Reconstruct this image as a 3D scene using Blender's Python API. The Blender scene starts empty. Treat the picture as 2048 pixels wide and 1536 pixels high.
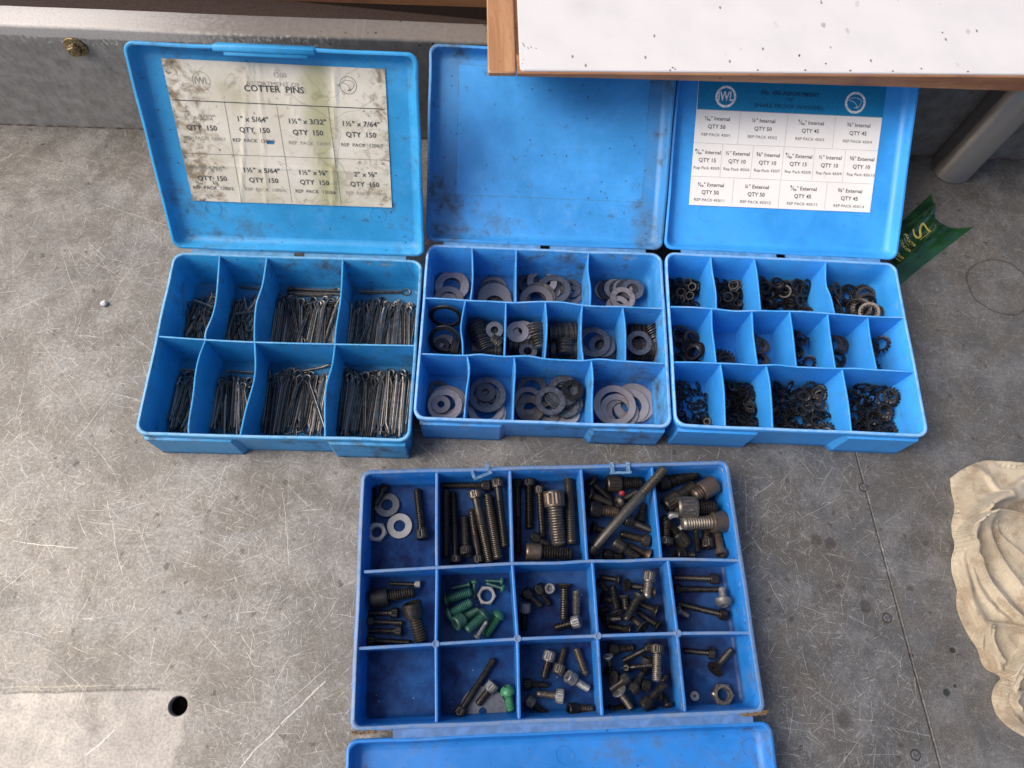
import bpy, bmesh, math, random
import numpy as np
from mathutils import Vector, Matrix, Quaternion, noise as mnoise
R = math.radians
scene = bpy.context.scene
C = scene.collection

# ---------------------------------------------------------------- camera
CAMZ = 0.65; FPX = 1446.785; PITCH = 0.38027; ROLL = 0.09733
cp, sp, cr, sr = math.cos(PITCH), math.sin(PITCH), math.cos(ROLL), math.sin(ROLL)
FWD = Vector((0, sp, -cp)); _up = Vector((0, cp, sp)); _rt = Vector((1, 0, 0))
RT = cr*_rt + sr*_up; UP = -sr*_rt + cr*_up
cam_d = bpy.data.cameras.new('camera'); cam = bpy.data.objects.new('camera', cam_d); C.objects.link(cam)
cam_d.sensor_width = 36; cam_d.lens = FPX/2048*36; cam_d.clip_start = .01; cam_d.clip_end = 100
cam.matrix_world = Matrix(((RT.x, UP.x, -FWD.x, 0), (RT.y, UP.y, -FWD.y, 0), (RT.z, UP.z, -FWD.z, CAMZ), (0, 0, 0, 1)))
scene.camera = cam

# ---------------------------------------------------------------- daylight
SUN_AZ = R(-100); SUN_EL = R(48)          # azimuth from +Y, clockwise; the light comes from the left
world = bpy.data.worlds.new('World'); scene.world = world; world.use_nodes = True
wn = world.node_tree.nodes; wl = world.node_tree.links
for n_ in list(wn): wn.remove(n_)
sky = wn.new('ShaderNodeTexSky'); sky.sky_type = 'NISHITA'; sky.sun_disc = False
sky.sun_elevation = SUN_EL; sky.sun_rotation = SUN_AZ; sky.air_density = 0.8; sky.dust_density = 5.0; sky.ozone_density = 1.0
bg = wn.new('ShaderNodeBackground'); bg.inputs[1].default_value = 0.10
wo = wn.new('ShaderNodeOutputWorld'); wl.new(sky.outputs[0], bg.inputs[0]); wl.new(bg.outputs[0], wo.inputs[0])
sun_d = bpy.data.lights.new('sun', 'SUN'); sun_d.energy = 1.5; sun_d.angle = R(36); sun_d.color = (1, .92, .82)
sun = bpy.data.objects.new('sun', sun_d); C.objects.link(sun)
sdir = Vector((math.sin(SUN_AZ)*math.cos(SUN_EL), math.cos(SUN_AZ)*math.cos(SUN_EL), math.sin(SUN_EL)))
sun.rotation_euler = sdir.to_track_quat('Z', 'Y').to_euler()
scene.view_settings.view_transform = 'Standard'; scene.view_settings.look = 'None'
scene.view_settings.exposure = 0.76; scene.view_settings.gamma = 1; scene.view_settings.use_curve_mapping = False

# ---------------------------------------------------------------- helpers: places
def ray(px, py): return FWD + RT*((px-1024)/FPX) - UP*((py-768)/FPX)
def at(px, py, z=0.0):
    d = ray(px, py); return Vector((0, 0, CAMZ)) + d*((z-CAMZ)/d.z)
def mpp(px, py, z=0.0): return (at(px+1, py, z)-at(px, py, z)).length
def onplane(px, py, P, n):
    d = ray(px, py); o = Vector((0, 0, CAMZ)); return o + d*((P-o).dot(n)/d.dot(n))

# ---------------------------------------------------------------- helpers: meshes
class MB:
    def __init__(s): s.v = []; s.f = []; s.m = []
    def add(s, vs, fs, mi=0, M=None):
        o = len(s.v)
        s.v += [tuple(M @ Vector(v)) for v in vs] if M is not None else [tuple(v) for v in vs]
        s.f += [tuple(i+o for i in f) for f in fs]; s.m += [mi]*len(fs); return s
    def loft(s, loops, closed=True, cap0=False, cap1=False, mi=0, ring=False, bands=None):
        n = len(loops[0]); vs = [p for l in loops for p in l]; fs = []
        K = len(loops)
        for k in range(K if ring else K-1):
            a, b = k*n, ((k+1) % K)*n
            for i in range(n if closed else n-1):
                j = (i+1) % n; fs.append((a+i, a+j, b+j, b+i))
        if cap0: fs.append(tuple(range(n-1, -1, -1)))
        if cap1: fs.append(tuple((K-1)*n+i for i in range(n)))
        s.add(vs, fs, mi)
        if bands:
            base = len(s.m)-len(fs)
            for k in bands:
                for i in range(n if closed else n-1): s.m[base+k*(n if closed else n-1)+i] = 1
        return s
    def box(s, x0, x1, y0, y1, z0, z1, mi=0, M=None, bev=0):
        if bev:
            b = bev; lo = []
            for z, e in ((z0, b), (z0+b, 0), (z1-b, 0), (z1, b)):
                lo.append([(x0+e+b, y0+e, z), (x1-e-b, y0+e, z), (x1-e, y0+e+b, z), (x1-e, y1-e-b, z), (x1-e-b, y1-e, z), (x0+e+b, y1-e, z), (x0+e, y1-e-b, z), (x0+e, y0+e+b, z)])
            if M is not None: lo = [[tuple(M @ Vector(p)) for p in l] for l in lo]
            return s.loft(lo, cap0=True, cap1=True, mi=mi)
        vs = [(x, y, z) for z in (z0, z1) for y in (y0, y1) for x in (x0, x1)]
        return s.add(vs, [(0, 2, 3, 1), (4, 5, 7, 6), (0, 1, 5, 4), (2, 6, 7, 3), (0, 4, 6, 2), (1, 3, 7, 5)], mi, M)
    def tube(s, path, r, n=6, caps=True, mi=0, flat=1.0, up=Vector((0, 0, 1))):
        path = [Vector(p) for p in path]; loops = []
        for i, p in enumerate(path):
            t = (path[min(i+1, len(path)-1)]-path[max(i-1, 0)]).normalized()
            a = t.cross(up); a = a.normalized() if a.length > 1e-6 else Vector((1, 0, 0)); b = a.cross(t).normalized()
            rr_ = r[i] if isinstance(r, (list, tuple)) else r
            loops.append([p + a*math.cos(q)*rr_ + b*math.sin(q)*rr_*flat for q in [2*math.pi*k/n for k in range(n)]])
        return s.loft(loops, cap0=caps, cap1=caps, mi=mi)
    def mesh(s, name, mats, smooth=35, recalc=True):
        me = bpy.data.meshes.new(name); me.from_pydata(s.v, [], s.f)
        for m_ in (mats if isinstance(mats, (list, tuple)) else [mats]): me.materials.append(m_)
        if any(s.m): me.polygons.foreach_set('material_index', s.m)
        if recalc:
            b = bmesh.new(); b.from_mesh(me); bmesh.ops.recalc_face_normals(b, faces=b.faces); b.to_mesh(me); b.free()
        if smooth: me.shade_smooth(); me.set_sharp_from_angle(angle=R(smooth))
        me.update(); return me
    def build(s, name, mats, parent=None, M=None, smooth=35, recalc=True):
        o = bpy.data.objects.new(name, s.mesh(name, mats, smooth, recalc)); C.objects.link(o)
        if parent is not None: o.parent = parent
        if M is not None: o.matrix_local = M
        return o
def tag(o, label=None, cat=None, group=None, kind=None):
    if label: o['label'] = label
    if cat: o['category'] = cat
    if group: o['group'] = group
    if kind: o['kind'] = kind
    return o
def empty(name, M): 
    o = bpy.data.objects.new(name, None); C.objects.link(o); o.empty_display_size = .01; o.matrix_world = M; return o
def thing(name, label, cat, M, group=None): return tag(empty(name, M), label, cat, group)

# ---------------------------------------------------------------- helpers: materials
class N:
    def __init__(s, name):
        s.m = bpy.data.materials.new(name); s.m.use_nodes = True; s.t = s.m.node_tree; s.n = s.t.nodes
        s.b = s.n['Principled BSDF']; s.P = s.n.new('ShaderNodeTexCoord').outputs['Object']
    def sock(s, i, v):
        if hasattr(v, 'is_linked') or hasattr(v, 'links'): s.t.links.new(v, i)
        elif isinstance(v, (tuple, list)) and len(v) == 3 and i.type == 'RGBA': i.default_value = (*v, 1)
        else: i.default_value = v
    def math(s, op, a, b=0.0, c=None, clamp=False):
        x = s.n.new('ShaderNodeMath'); x.operation = op; x.use_clamp = clamp
        s.sock(x.inputs[0], a); s.sock(x.inputs[1], b)
        if c is not None: s.sock(x.inputs[2], c)
        return x.outputs[0]
    def vm(s, op, a, b=(0, 0, 0)):
        x = s.n.new('ShaderNodeVectorMath'); x.operation = op; s.sock(x.inputs[0], a); s.sock(x.inputs[1], b); return x.outputs[0]
    def scale(s, a, k): return s.vm('MULTIPLY', a, (k, k, k) if not isinstance(k, tuple) else k)
    def noise(s, sc, det=4, rough=.55, P=None, off=0, dist=0):
        x = s.n.new('ShaderNodeTexNoise'); x.inputs['Scale'].default_value = sc; x.inputs['Detail'].default_value = det
        x.inputs['Roughness'].default_value = rough; x.inputs['Distortion'].default_value = dist
        v = s.P if P is None else P
        if off: v = s.vm('ADD', v, (off, off*.7, off*.3))
        s.sock(x.inputs['Vector'], v); return x.outputs['Fac']
    def ramp(s, v, a, b, lo=0.0, hi=1.0):
        x = s.n.new('ShaderNodeMapRange'); x.interpolation_type = 'SMOOTHSTEP'; s.sock(x.inputs[0], v)
        x.inputs[1].default_value = a; x.inputs[2].default_value = b; x.inputs[3].default_value = lo; x.inputs[4].default_value = hi
        return x.outputs[0]
    def mix(s, f, a, b):
        x = s.n.new('ShaderNodeMix'); x.data_type = 'RGBA'; s.sock(x.inputs[0], f); s.sock(x.inputs[6], a); s.sock(x.inputs[7], b); return x.outputs[2]
    def sep(s, v):
        x = s.n.new('ShaderNodeSeparateXYZ'); s.sock(x.inputs[0], v); return x.outputs
    def comb(s, a, b, c=0.0):
        x = s.n.new('ShaderNodeCombineXYZ'); s.sock(x.inputs[0], a); s.sock(x.inputs[1], b); s.sock(x.inputs[2], c); return x.outputs[0]
    def bump(s, h, st=.2, d=.001):
        x = s.n.new('ShaderNodeBump'); x.inputs['Strength'].default_value = st; x.inputs['Distance'].default_value = d
        s.sock(x.inputs['Height'], h); s.sock(s.b.inputs['Normal'], x.outputs[0])
    def out(s, col=None, rough=None, metal=None, **k):
        if col is not None: s.sock(s.b.inputs['Base Color'], col)
        if rough is not None: s.sock(s.b.inputs['Roughness'], rough)
        if metal is not None: s.sock(s.b.inputs['Metallic'], metal)
        for a, v in k.items(): s.sock(s.b.inputs[a.replace('_', ' ')], v)
        return s.m
    def scratches(s, sc, ln, w, seed, curve=.6, P=None):
        """short curved line marks, one per cell, each cell at its own angle; ln, w in cell units"""
        P = s.P if P is None else P
        v = s.vm('ADD', s.scale(P, (sc, sc, 0)), (seed*3.17, seed*1.73, 0))
        vo = s.n.new('ShaderNodeTexVoronoi'); vo.voronoi_dimensions = '2D'; vo.inputs['Scale'].default_value = 1; s.sock(vo.inputs['Vector'], v)
        d = s.sep(s.vm('SUBTRACT', v, vo.outputs['Position'])); c = s.sep(vo.outputs['Color'])
        a = s.math('MULTIPLY', c[0], 6.283); ca = s.math('COSINE', a); sa = s.math('SINE', a)
        u = s.math('ADD', s.math('MULTIPLY', d[0], ca), s.math('MULTIPLY', d[1], sa))
        q = s.math('SUBTRACT', s.math('MULTIPLY', d[1], ca), s.math('MULTIPLY', d[0], sa))
        q = s.math('ADD', q, s.math('MULTIPLY', s.math('MULTIPLY', u, u), s.math('MULTIPLY', s.math('SUBTRACT', c[1], .5), curve)))
        L = s.math('MULTIPLY', s.math('ADD', c[2], .25), ln)
        wl_ = s.math('MULTIPLY', s.math('SUBTRACT', 1, s.math('DIVIDE', s.math('ABSOLUTE', u), L), clamp=True), w)
        line = s.math('SUBTRACT', 1, s.math('DIVIDE', s.math('ABSOLUTE', q), s.math('ADD', wl_, 1e-5)), clamp=True)
        return s.math('MULTIPLY', line, s.math('ADD', .25, s.math('MULTIPLY', c[1], .75)))
    def seg(s, A, B, w, soft=.5):
        """mask of a line mark from A to B (metres, xy)"""
        ax, ay = A[0], A[1]; dx, dy = B[0]-ax, B[1]-ay; L = math.hypot(dx, dy); dx /= L; dy /= L
        p = s.sep(s.vm('ADD', s.P, s.scale(s.comb(s.noise(45, 2, off=71), s.noise(45, 2, off=77)), .005))); ax += .0025; ay += .0025; X = s.math('SUBTRACT', p[0], ax); Y = s.math('SUBTRACT', p[1], ay)
        u = s.math('ADD', s.math('MULTIPLY', X, dx), s.math('MULTIPLY', Y, dy))
        q = s.math('ABSOLUTE', s.math('SUBTRACT', s.math('MULTIPLY', Y, dx), s.math('MULTIPLY', X, dy)))
        iu = s.math('MULTIPLY', s.ramp(u, 0, w*2), s.ramp(u, L-w*2, L, 1, 0))
        return s.math('MULTIPLY', s.math('MULTIPLY', s.ramp(q, w*(1-soft), w, 1, 0), iu), s.ramp(s.noise(260, 2, off=81), .25, .55, .25, 1))
    def blob(s, c, r, n_=None):
        p = s.sep(s.P); d = s.math('SQRT', s.math('ADD', s.math('POWER', s.math('SUBTRACT', p[0], c[0]), 2), s.math('POWER', s.math('SUBTRACT', p[1], c[1]), 2)))
        if n_ is not None: d = s.math('ADD', d, s.math('MULTIPLY', s.math('SUBTRACT', n_, .5), r*1.2))
        return d
def simple(name, col, rough=.5, metal=0.0, var=.15, sc=400, bump=0, col2=None):
    m = N(name); n1 = m.noise(sc, 3); c2 = col2 if col2 else tuple(min(1, x*(1+var*2.5)) for x in col)
    c1 = tuple(x*(1-var) for x in col)
    m.out(m.mix(m.ramp(n1, .35, .7), c1, c2), m.ramp(m.noise(sc*.6, 2, off=3), .3, .7, rough-.07, rough+.1), metal)
    if bump: m.bump(n1, bump, .0003)
    return m.m

# ================================================================ SETTING
# metal deck -------------------------------------------------------
def deck_material(name, right=False):
    m = N(name); P = m.P
    big = m.noise(7, 5, .6); mid = m.noise(38, 6, .65, off=2); fine = m.noise(420, 4, .7, off=5); grit = m.noise(1500, 2, .6, off=8)
    x, y, z = m.sep(P)[0:3]
    if not right:
        # light falloff from the left painted in: the colour darkens towards the seam
        falloff = m.ramp(m.math('ADD', x, m.math('MULTIPLY', m.math('SUBTRACT', big, .5), .35)), -.22, .22)
    else: falloff = m.ramp(big, .1, .9, .8, 1.0)  # right sheet darker in itself and as the far end of the painted falloff
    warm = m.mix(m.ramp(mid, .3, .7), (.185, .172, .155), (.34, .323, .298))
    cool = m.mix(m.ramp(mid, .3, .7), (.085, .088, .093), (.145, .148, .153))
    col = m.mix(falloff, warm, cool)
    col = m.mix(m.math('MULTIPLY', m.ramp(m.noise(13, 7, .72, off=11, dist=.4), .44, .60), .58), col, (.115, .10, .08))
    col = m.mix(m.math('MULTIPLY', m.ramp(m.noise(34, 7, .75, off=91, dist=.3), .50, .64), .45), col, (.10, .09, .07))       # brown film
    col = m.mix(m.math('MULTIPLY', m.ramp(m.noise(20, 6, .72, off=14), .50, .66), .45), col, (.27, .275, .28))        # pale bloom
    col = m.mix(m.math('MULTIPLY', m.ramp(fine, .38, .60), .42), col, (.07, .064, .056))
    col = m.mix(m.math('MULTIPLY', m.ramp(m.noise(150, 5, .75, off=51), .50, .66), .35), col, (.09, .075, .06))
    col = m.mix(m.math('MULTIPLY', m.ramp(m.noise(190, 5, .75, off=57), .54, .68), .30), col, (.42, .41, .385))
    col = m.mix(m.math('MULTIPLY', m.ramp(grit, .52, .72), .36), col, (.62, .61, .58))
    dots = m.n.new('ShaderNodeTexVoronoi'); dots.voronoi_dimensions = '2D'; dots.inputs['Scale'].default_value = 48; m.sock(dots.inputs['Vector'], m.vm('ADD', P, m.scale(m.comb(m.noise(180, 3, off=61), m.noise(200, 3, off=66)), .011)))
    dm = m.math('MULTIPLY', m.ramp(m.math('ADD', dots.outputs['Distance'], m.math('MULTIPLY', m.sep(dots.outputs['Color'])[1], .07)), .08, .15, 1, 0), m.ramp(m.sep(dots.outputs['Color'])[0], .60, .7))
    col = m.mix(m.math('MULTIPLY', dm, .65), col, (.06, .05, .04))
    sm = m.ramp(m.noise(12, 4, off=21), .44, .60)
    bright = (.66, .65, .62) if not right else (.38, .38, .38)
    warped = m.vm('ADD', P, m.scale(m.comb(m.noise(30, 2, off=31), m.noise(30, 2, off=33)), .006))
    for k, (sc, ln, w, st) in enumerate([(11, .5, .0032, .85), (17, .55, .0048, .8), (28, .6, .0085, .75), (35, .6, .0105, .75), (60, .55, .018, .7), (80, .55, .024, .65), (130, .5, .036, .6), (15, .55, .004, .8), (48, .6, .014, .7), (95, .5, .028, .6), (22, .6, .006, .8)]):
        mk = m.scratches(sc, ln, w, 5+k*7.3+(40 if right else 0), .35, warped)
        if k in (2, 3, 4, 6, 7, 8): mk = m.math('MULTIPLY', mk, sm)
        col = m.mix(m.math('MULTIPLY', mk, min(1, st*1.2)*(1 if not right else .9)), col, bright)
    for k, (sc, ln, w) in enumerate([(22, .5, .010), (50, .5, .018)]):
        col = m.mix(m.math('MULTIPLY', m.scratches(sc, ln, w, 91+k*5, .8, warped), .5), col, (.08, .07, .06))
    m_ = lambda v: .62
    if not right:
        # pale patch in the near left corner, dark line along its far edge
        a, b, c = at(0, 1385), at(335, 1380), at(372, 1430); d = at(366, 1536)
        pm = m.math('MULTIPLY', m.ramp(m.math('ADD', y, m.math('MULTIPLY', x, -(b.y-a.y)/(b.x-a.x))), a.y-a.x*(b.y-a.y)/(b.x-a.x)-.002, a.y-a.x*(b.y-a.y)/(b.x-a.x), 1, 0),
                    m.ramp(m.math('ADD', x, m.math('MULTIPLY', m.math('SUBTRACT', mid, .5), .03)), c.x-.006, c.x+.004, 1, 0))
        pn = m.math('MULTIPLY', pm, m.ramp(m.math('ADD', m.noise(16, 4, off=41), m.math('MULTIPLY', x, -.35)), .44, .56, .15, .75))
        col = m.mix(pn, col, m.mix(m.ramp(fine, .4, .65), (.37, .35, .325), (.28, .26, .24)))
        for (A, B, w, cc, st) in [((0, 1388), (320, 1378), .0022, (.06, .05, .045), .8), ((0, 1376), (300, 1370), .0015, (.6, .55, .45), .4),
              ((370, 1430), (372, 1536), .0012, (.08, .07, .06), .5), ((650, 1362), (560, 1450), .0016, (.75, .74, .70), .9), ((560, 1450), (478, 1536), .0014, (.75, .74, .70), .9),
              ((568, 995), (578, 1130), .0007, (.8, .79, .75), .9), ((25, 1082), (155, 1097), .0009, (.82, .8, .76), .9), ((232, 1460), (170, 1514), .0012, (.8, .78, .74), .8),
              ((215, 1000), (243, 1150), .0008, (.8, .79, .75), .8), ((90, 690), (180, 830), .0007, (.75, .74, .7), .7), ((140, 495), (250, 560), .0007, (.75, .74, .7), .7),
              ((190, 403), (335, 452), .0008, (.75, .74, .7), .8), ((40, 312), (170, 335), .0007, (.75, .74, .7), .6), ((185, 560), (245, 562), .0006, (.7, .69, .66), .6)]:
            col = m.mix(m.math('MULTIPLY', m.seg(at(*A), at(*B), w*.32 if w < .0012 else w*.45), st*m_(st)), col, cc)
    else:
        for (A, B, w, cc, st) in [((1740, 1050), (1800, 1175), .0007, (.5, .5, .49), .8), ((1747, 1072), (1775, 1110), .0006, (.5, .5, .49), .7), ((1850, 963), (1880, 1010), .0007, (.5, .5, .5), .7)]:
            col = m.mix(m.math('MULTIPLY', m.seg(at(*A), at(*B), w*.32 if w < .0012 else w*.45), st*m_(st)), col, cc)
        rc = at(2000, 572); rr_ = (at(2062, 572)-rc).length                                       # dried ring left by a wet can
        dist = m.blob(rc, .01, mid)
        ringm = m.ramp(m.math('ABSOLUTE', m.math('SUBTRACT', dist, rr_)), .0004, .0016, 1, 0)
        col = m.mix(m.math('MULTIPLY', ringm, .6), col, (.04, .036, .03))
        for (c_, r_) in [((1893, 1385), .0035), ((1910, 1372), .0018), ((1790, 1275), .002), ((1905, 1300), .003)]:
            dd = m.blob(at(*c_), r_, fine); col = m.mix(m.ramp(dd, r_*.7, r_, .85, 0), col, (.02, .02, .02))
    for (c_, r_) in ([((1732, 1212), .0055), ((1583, 1238), .0028), ((1660, 1085), .006), ((1690, 1440), .009), ((1632, 1080), .006)] if not right else []):
        dd = m.blob(at(*c_), r_, mid); col = m.mix(m.ramp(dd, r_*.6, r_*1.1, .6, 0), col, (.05, .04, .035))
    m.out(col, m.ramp(mid, .3, .7, .42, .62), .35)
    m.bump(m.math('ADD', fine, m.math('MULTIPLY', mid, 2.5)), .35, .0004)
    return m.m
M_DECK = deck_material('worn_sheet_metal'); M_DECK_R = deck_material('dark_sheet_metal', True)
M_VOID = simple('void_shade', (.035, .02, .016), .8)  # near-black colour painting the shade in the gap and below the deck
cre0, cre1 = at(0, 250), at(850, 279); cdir = (cre1-cre0).normalized(); cnorm = Vector((cdir.y, -cdir.x, 0))  # cnorm faces the viewer
def wallpt(u, w=0, z=0): return cre0 + cdir*u - cnorm*w + Vector((0, 0, z))       # along, back, up
hole = at(356, 1412); HR = .0081
def deck():
    s0, s1 = at(1660, 720), at(1880, 1536); sd = (s1-s0).normalized()
    def seam(t): return s0 + sd*t
    yf = -.5
    tA = seam(-.55)  # beyond the crease
    # left sheet with the round drain hole
    crs = wallpt(-.35); 
    k = (seam(0)-cre0).cross(sd).z/ cdir.cross(sd).z; ci = cre0 + cdir*k
    near = seam(((yf-s0.y)/sd.y))
    poly = [Vector((crs.x, yf, 0)), Vector((near.x, yf, 0)), Vector((ci.x, ci.y, 0)), crs]
    b = bmesh.new(); g = .0006
    outer = [b.verts.new(Vector((p.x, p.y, 0))) for p in [poly[0], poly[1]-Vector((g, 0, 0)), poly[2]-Vector((g, 0, 0)), poly[3]]]
    ring_ = [b.verts.new((hole.x+HR*math.cos(a), hole.y+HR*math.sin(a), 0)) for a in [2*math.pi*i/40 for i in range(40)]]
    es = [b.edges.new((outer[i], outer[(i+1) % 4])) for i in range(4)] + [b.edges.new((ring_[i], ring_[(i+1) % 40])) for i in range(40)]
    bmesh.ops.triangle_fill(b, use_beauty=True, edges=es)
    prev = ring_
    for k_, z_ in ((.94, -.0004), (.90, -.0012), (.90, -.0065)):
        r2 = [b.verts.new((hole.x+(v.co.x-hole.x)*k_, hole.y+(v.co.y-hole.y)*k_, z_)) for v in ring_]
        for i in range(40): b.faces.new((prev[i], prev[(i+1) % 40], r2[(i+1) % 40], r2[i]))
        prev = r2
    o2 = [b.verts.new((v.co.x, v.co.y, -.002)) for v in outer]
    for i in range(4): b.faces.new((outer[i], outer[(i+1) % 4], o2[(i+1) % 4], o2[i]))
    bmesh.ops.recalc_face_normals(b, faces=b.faces)
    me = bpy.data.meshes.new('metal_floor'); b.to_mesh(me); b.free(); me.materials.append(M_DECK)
    o = bpy.data.objects.new('metal_floor', me); C.objects.link(o); tag(o, kind='structure')
    q = MB(); a, b_, c, d = poly[1]+Vector((g, 0, 0)), Vector((1.5, yf, 0)), wallpt(2.3), poly[2]+Vector((g, 0, 0))
    q.add([a, b_, c, d]+[p-Vector((0, 0, .002)) for p in (a, b_, c, d)], [(0, 1, 2, 3), (0, 4, 5, 1), (3, 7, 4, 0)])
    # raised burr along the lapped edge
    q2 = []
    for i in range(160):
        t = -.2+i/159*1.2; p = seam(t); w = .0005+.0004*mnoise.noise((t*90, 0, 0)); q2.append(p+Vector((.0014+w*.6, 0, .0001)))
    q.tube(q2, .0006, 5)
    tag(q.build('metal_floor', M_DECK_R, smooth=0), kind='structure')
    u = MB(); u.box(-1.2, 1.6, -.6, 1.2, -.03, -.02); tag(u.build('underfloor', M_VOID), kind='structure')
    return seam
seam = deck()

# upright back panel of the bench with a folded top flange ---------------------
def wall_mat():
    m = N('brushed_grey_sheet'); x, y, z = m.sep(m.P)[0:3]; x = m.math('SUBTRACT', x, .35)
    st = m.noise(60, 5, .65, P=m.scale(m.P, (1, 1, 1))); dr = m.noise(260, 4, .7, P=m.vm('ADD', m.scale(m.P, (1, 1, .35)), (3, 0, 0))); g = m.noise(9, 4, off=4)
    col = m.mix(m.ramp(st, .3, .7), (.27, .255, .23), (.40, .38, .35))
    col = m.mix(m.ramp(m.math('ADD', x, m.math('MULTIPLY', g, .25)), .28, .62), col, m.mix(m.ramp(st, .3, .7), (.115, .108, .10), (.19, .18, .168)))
    col = m.mix(m.math('MULTIPLY', m.ramp(dr, .45, .65), .3), col, (.09, .085, .075))
    # smeared white sealant along the top fold, thinning out to the right
    edge = m.math('ADD', z, m.math('MULTIPLY', m.math('SUBTRACT', m.noise(22, 3, off=9), .5), .008))
    sm = m.math('MULTIPLY', m.ramp(edge, .122, .1245), m.ramp(m.math('ADD', x, m.math('MULTIPLY', m.math('SUBTRACT', dr, .5), .2)), .22, .34, 1, 0))
    col = m.mix(m.math('MULTIPLY', sm, m.ramp(m.noise(500, 3, off=12), .3, .5, .55, 1)), col, (.62, .58, .54))
    flake = m.math('MULTIPLY', m.math('MULTIPLY', m.ramp(edge, .112, .119), m.ramp(m.noise(330, 3, off=19, P=m.scale(m.P, (1, 1, .5))), .55, .62)), m.math('MULTIPLY', m.ramp(x, .05, .12), m.ramp(x, .3, .42, 1, 0)))
    col = m.mix(flake, col, (.62, .6, .56))
    col = m.mix(m.math('MULTIPLY', m.ramp(z, .134, .136), m.ramp(x, .1, .35)), col, m.mix(dr, (.22, .19, .165), (.12, .10, .085)))
    rust = m.math('MULTIPLY', m.ramp(z, .0008, .004, 1, 0), m.ramp(m.noise(80, 4, off=6), .35, .6)); col = m.mix(rust, col, (.10, .05, .03))
    blk = m.n.new('ShaderNodeTexVoronoi'); blk.inputs['Scale'].default_value = 130; m.sock(blk.inputs['Vector'], m.P)
    bm = m.math('MULTIPLY', m.math('MULTIPLY', m.ramp(blk.outputs['Distance'], .1, .2, 1, 0), m.ramp(m.sep(blk.outputs['Color'])[1], .72, .8)), m.math('MULTIPLY', m.ramp(x, .3, .38), m.ramp(z, .09, .11)))
    col = m.mix(bm, col, (.02, .02, .02))
    col = m.mix(m.math('MULTIPLY', m.scratches(40, .5, .012, 3, P=m.comb(x, z)), .5), col, (.55, .53, .5))
    m.out(col, .68, .1); m.bump(m.math('ADD', dr, st), .45, .0004); return m.m
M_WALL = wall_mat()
def wall():
    prof = [(0, 0), (0, .04), (0, .08), (0, .12)] + [(.0035-.0035*math.cos(a), .1325+.0035*math.sin(a)) for a in [R(k*15) for k in range(0, 7)]] + [(.014, .1362), (.023, .136), (.0245, .135), (.0245, .13), (.022, .13), (.022, .0), (.02, -.3)]
    L = 2.6; n = 120; loops = []
    M = Matrix.Translation(wallpt(-.35)) @ Matrix(((cdir.x, -cnorm.x, 0, 0), (cdir.y, -cnorm.y, 0, 0), (0, 0, 1, 0), (0, 0, 0, 1)))
    for i in range(n+1):
        x = L*i/n; w = .0012*mnoise.noise((x*7, 0, 3)); loops.append([(x, a+w*min(1, b/.1), b+.0006*mnoise.noise((x*40, b*30, 1))) for a, b in prof])
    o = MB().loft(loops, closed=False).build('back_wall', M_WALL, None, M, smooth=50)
    tag(o, 'grey folded sheet metal upstand smeared with white sealant behind the boxes', 'wall')
wall()

# brass flange bolt ------------------------------------------------------------
M_BRASS = simple('tarnished_brass', (.20, .15, .08), .42, .7, .45, 500, .3)
def wall_bolt():
    P0 = onplane(152, 93, cre0, cnorm)
    M = Matrix.Translation(P0) @ cnorm.to_track_quat('Z', 'Y').to_matrix().to_4x4()
    t = thing('hex_bolt', 'brass hex bolt with round flange fixed in the grey upstand', 'bolt', M)
    n = 28; q = MB()
    q.loft([[(r*math.cos(2*math.pi*i/n), r*math.sin(2*math.pi*i/n), z) for i in range(n)] for r, z in ((.0105, -.001), (.0108, .0006), (.0102, .0014), (.0065, .0026), (.0052, .003))], cap1=True)
    q.build('flange', M_BRASS, t)
    q = MB(); q.loft([[(r*math.cos(math.pi/3*i+.3), r*math.sin(math.pi/3*i+.3), z) for i in range(6)] for r, z in ((.0062, .0028), (.0062, .0074), (.0055, .0082))], cap1=True)
    q.build('bolt_head', M_BRASS, t, smooth=20)
wall_bolt()

# small white-topped table standing over the boxes on steel legs ----------------
def wood_mat(name, c1, c2, along=0):
    m = N(name); P = m.scale(m.P, (8, 90, 90) if along == 0 else (90, 8, 90))
    g = m.noise(1.0, 5, .6, P=P, dist=.6); b = m.noise(14, 4, off=3); f = m.noise(6, 4, .7, P=m.scale(m.P, (20, 260, 260) if along == 0 else (260, 20, 260)))
    col = m.mix(m.ramp(g, .3, .7), c1, c2); col = m.mix(m.math('MULTIPLY', m.ramp(f, .5, .7), .35), col, tuple(c*.5 for c in c1))
    col = m.mix(m.math('MULTIPLY', m.ramp(b, .52, .72), .55), col, (.16, .055, .04))
    col = m.mix(m.math('MULTIPLY', m.ramp(m.noise(120, 3, off=9), .66, .72), .7), col, (.06, .03, .02))
    m.out(col, m.ramp(f, .3, .7, .45, .65)); m.bump(m.math('ADD', g, f), .25, .0003); return m.m
M_WOOD = wood_mat('varnished_edge_wood', (.30, .125, .055), (.43, .215, .10)); M_WOODY = wood_mat('varnished_post_wood', (.34, .16, .07), (.50, .27, .135), 1)
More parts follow.
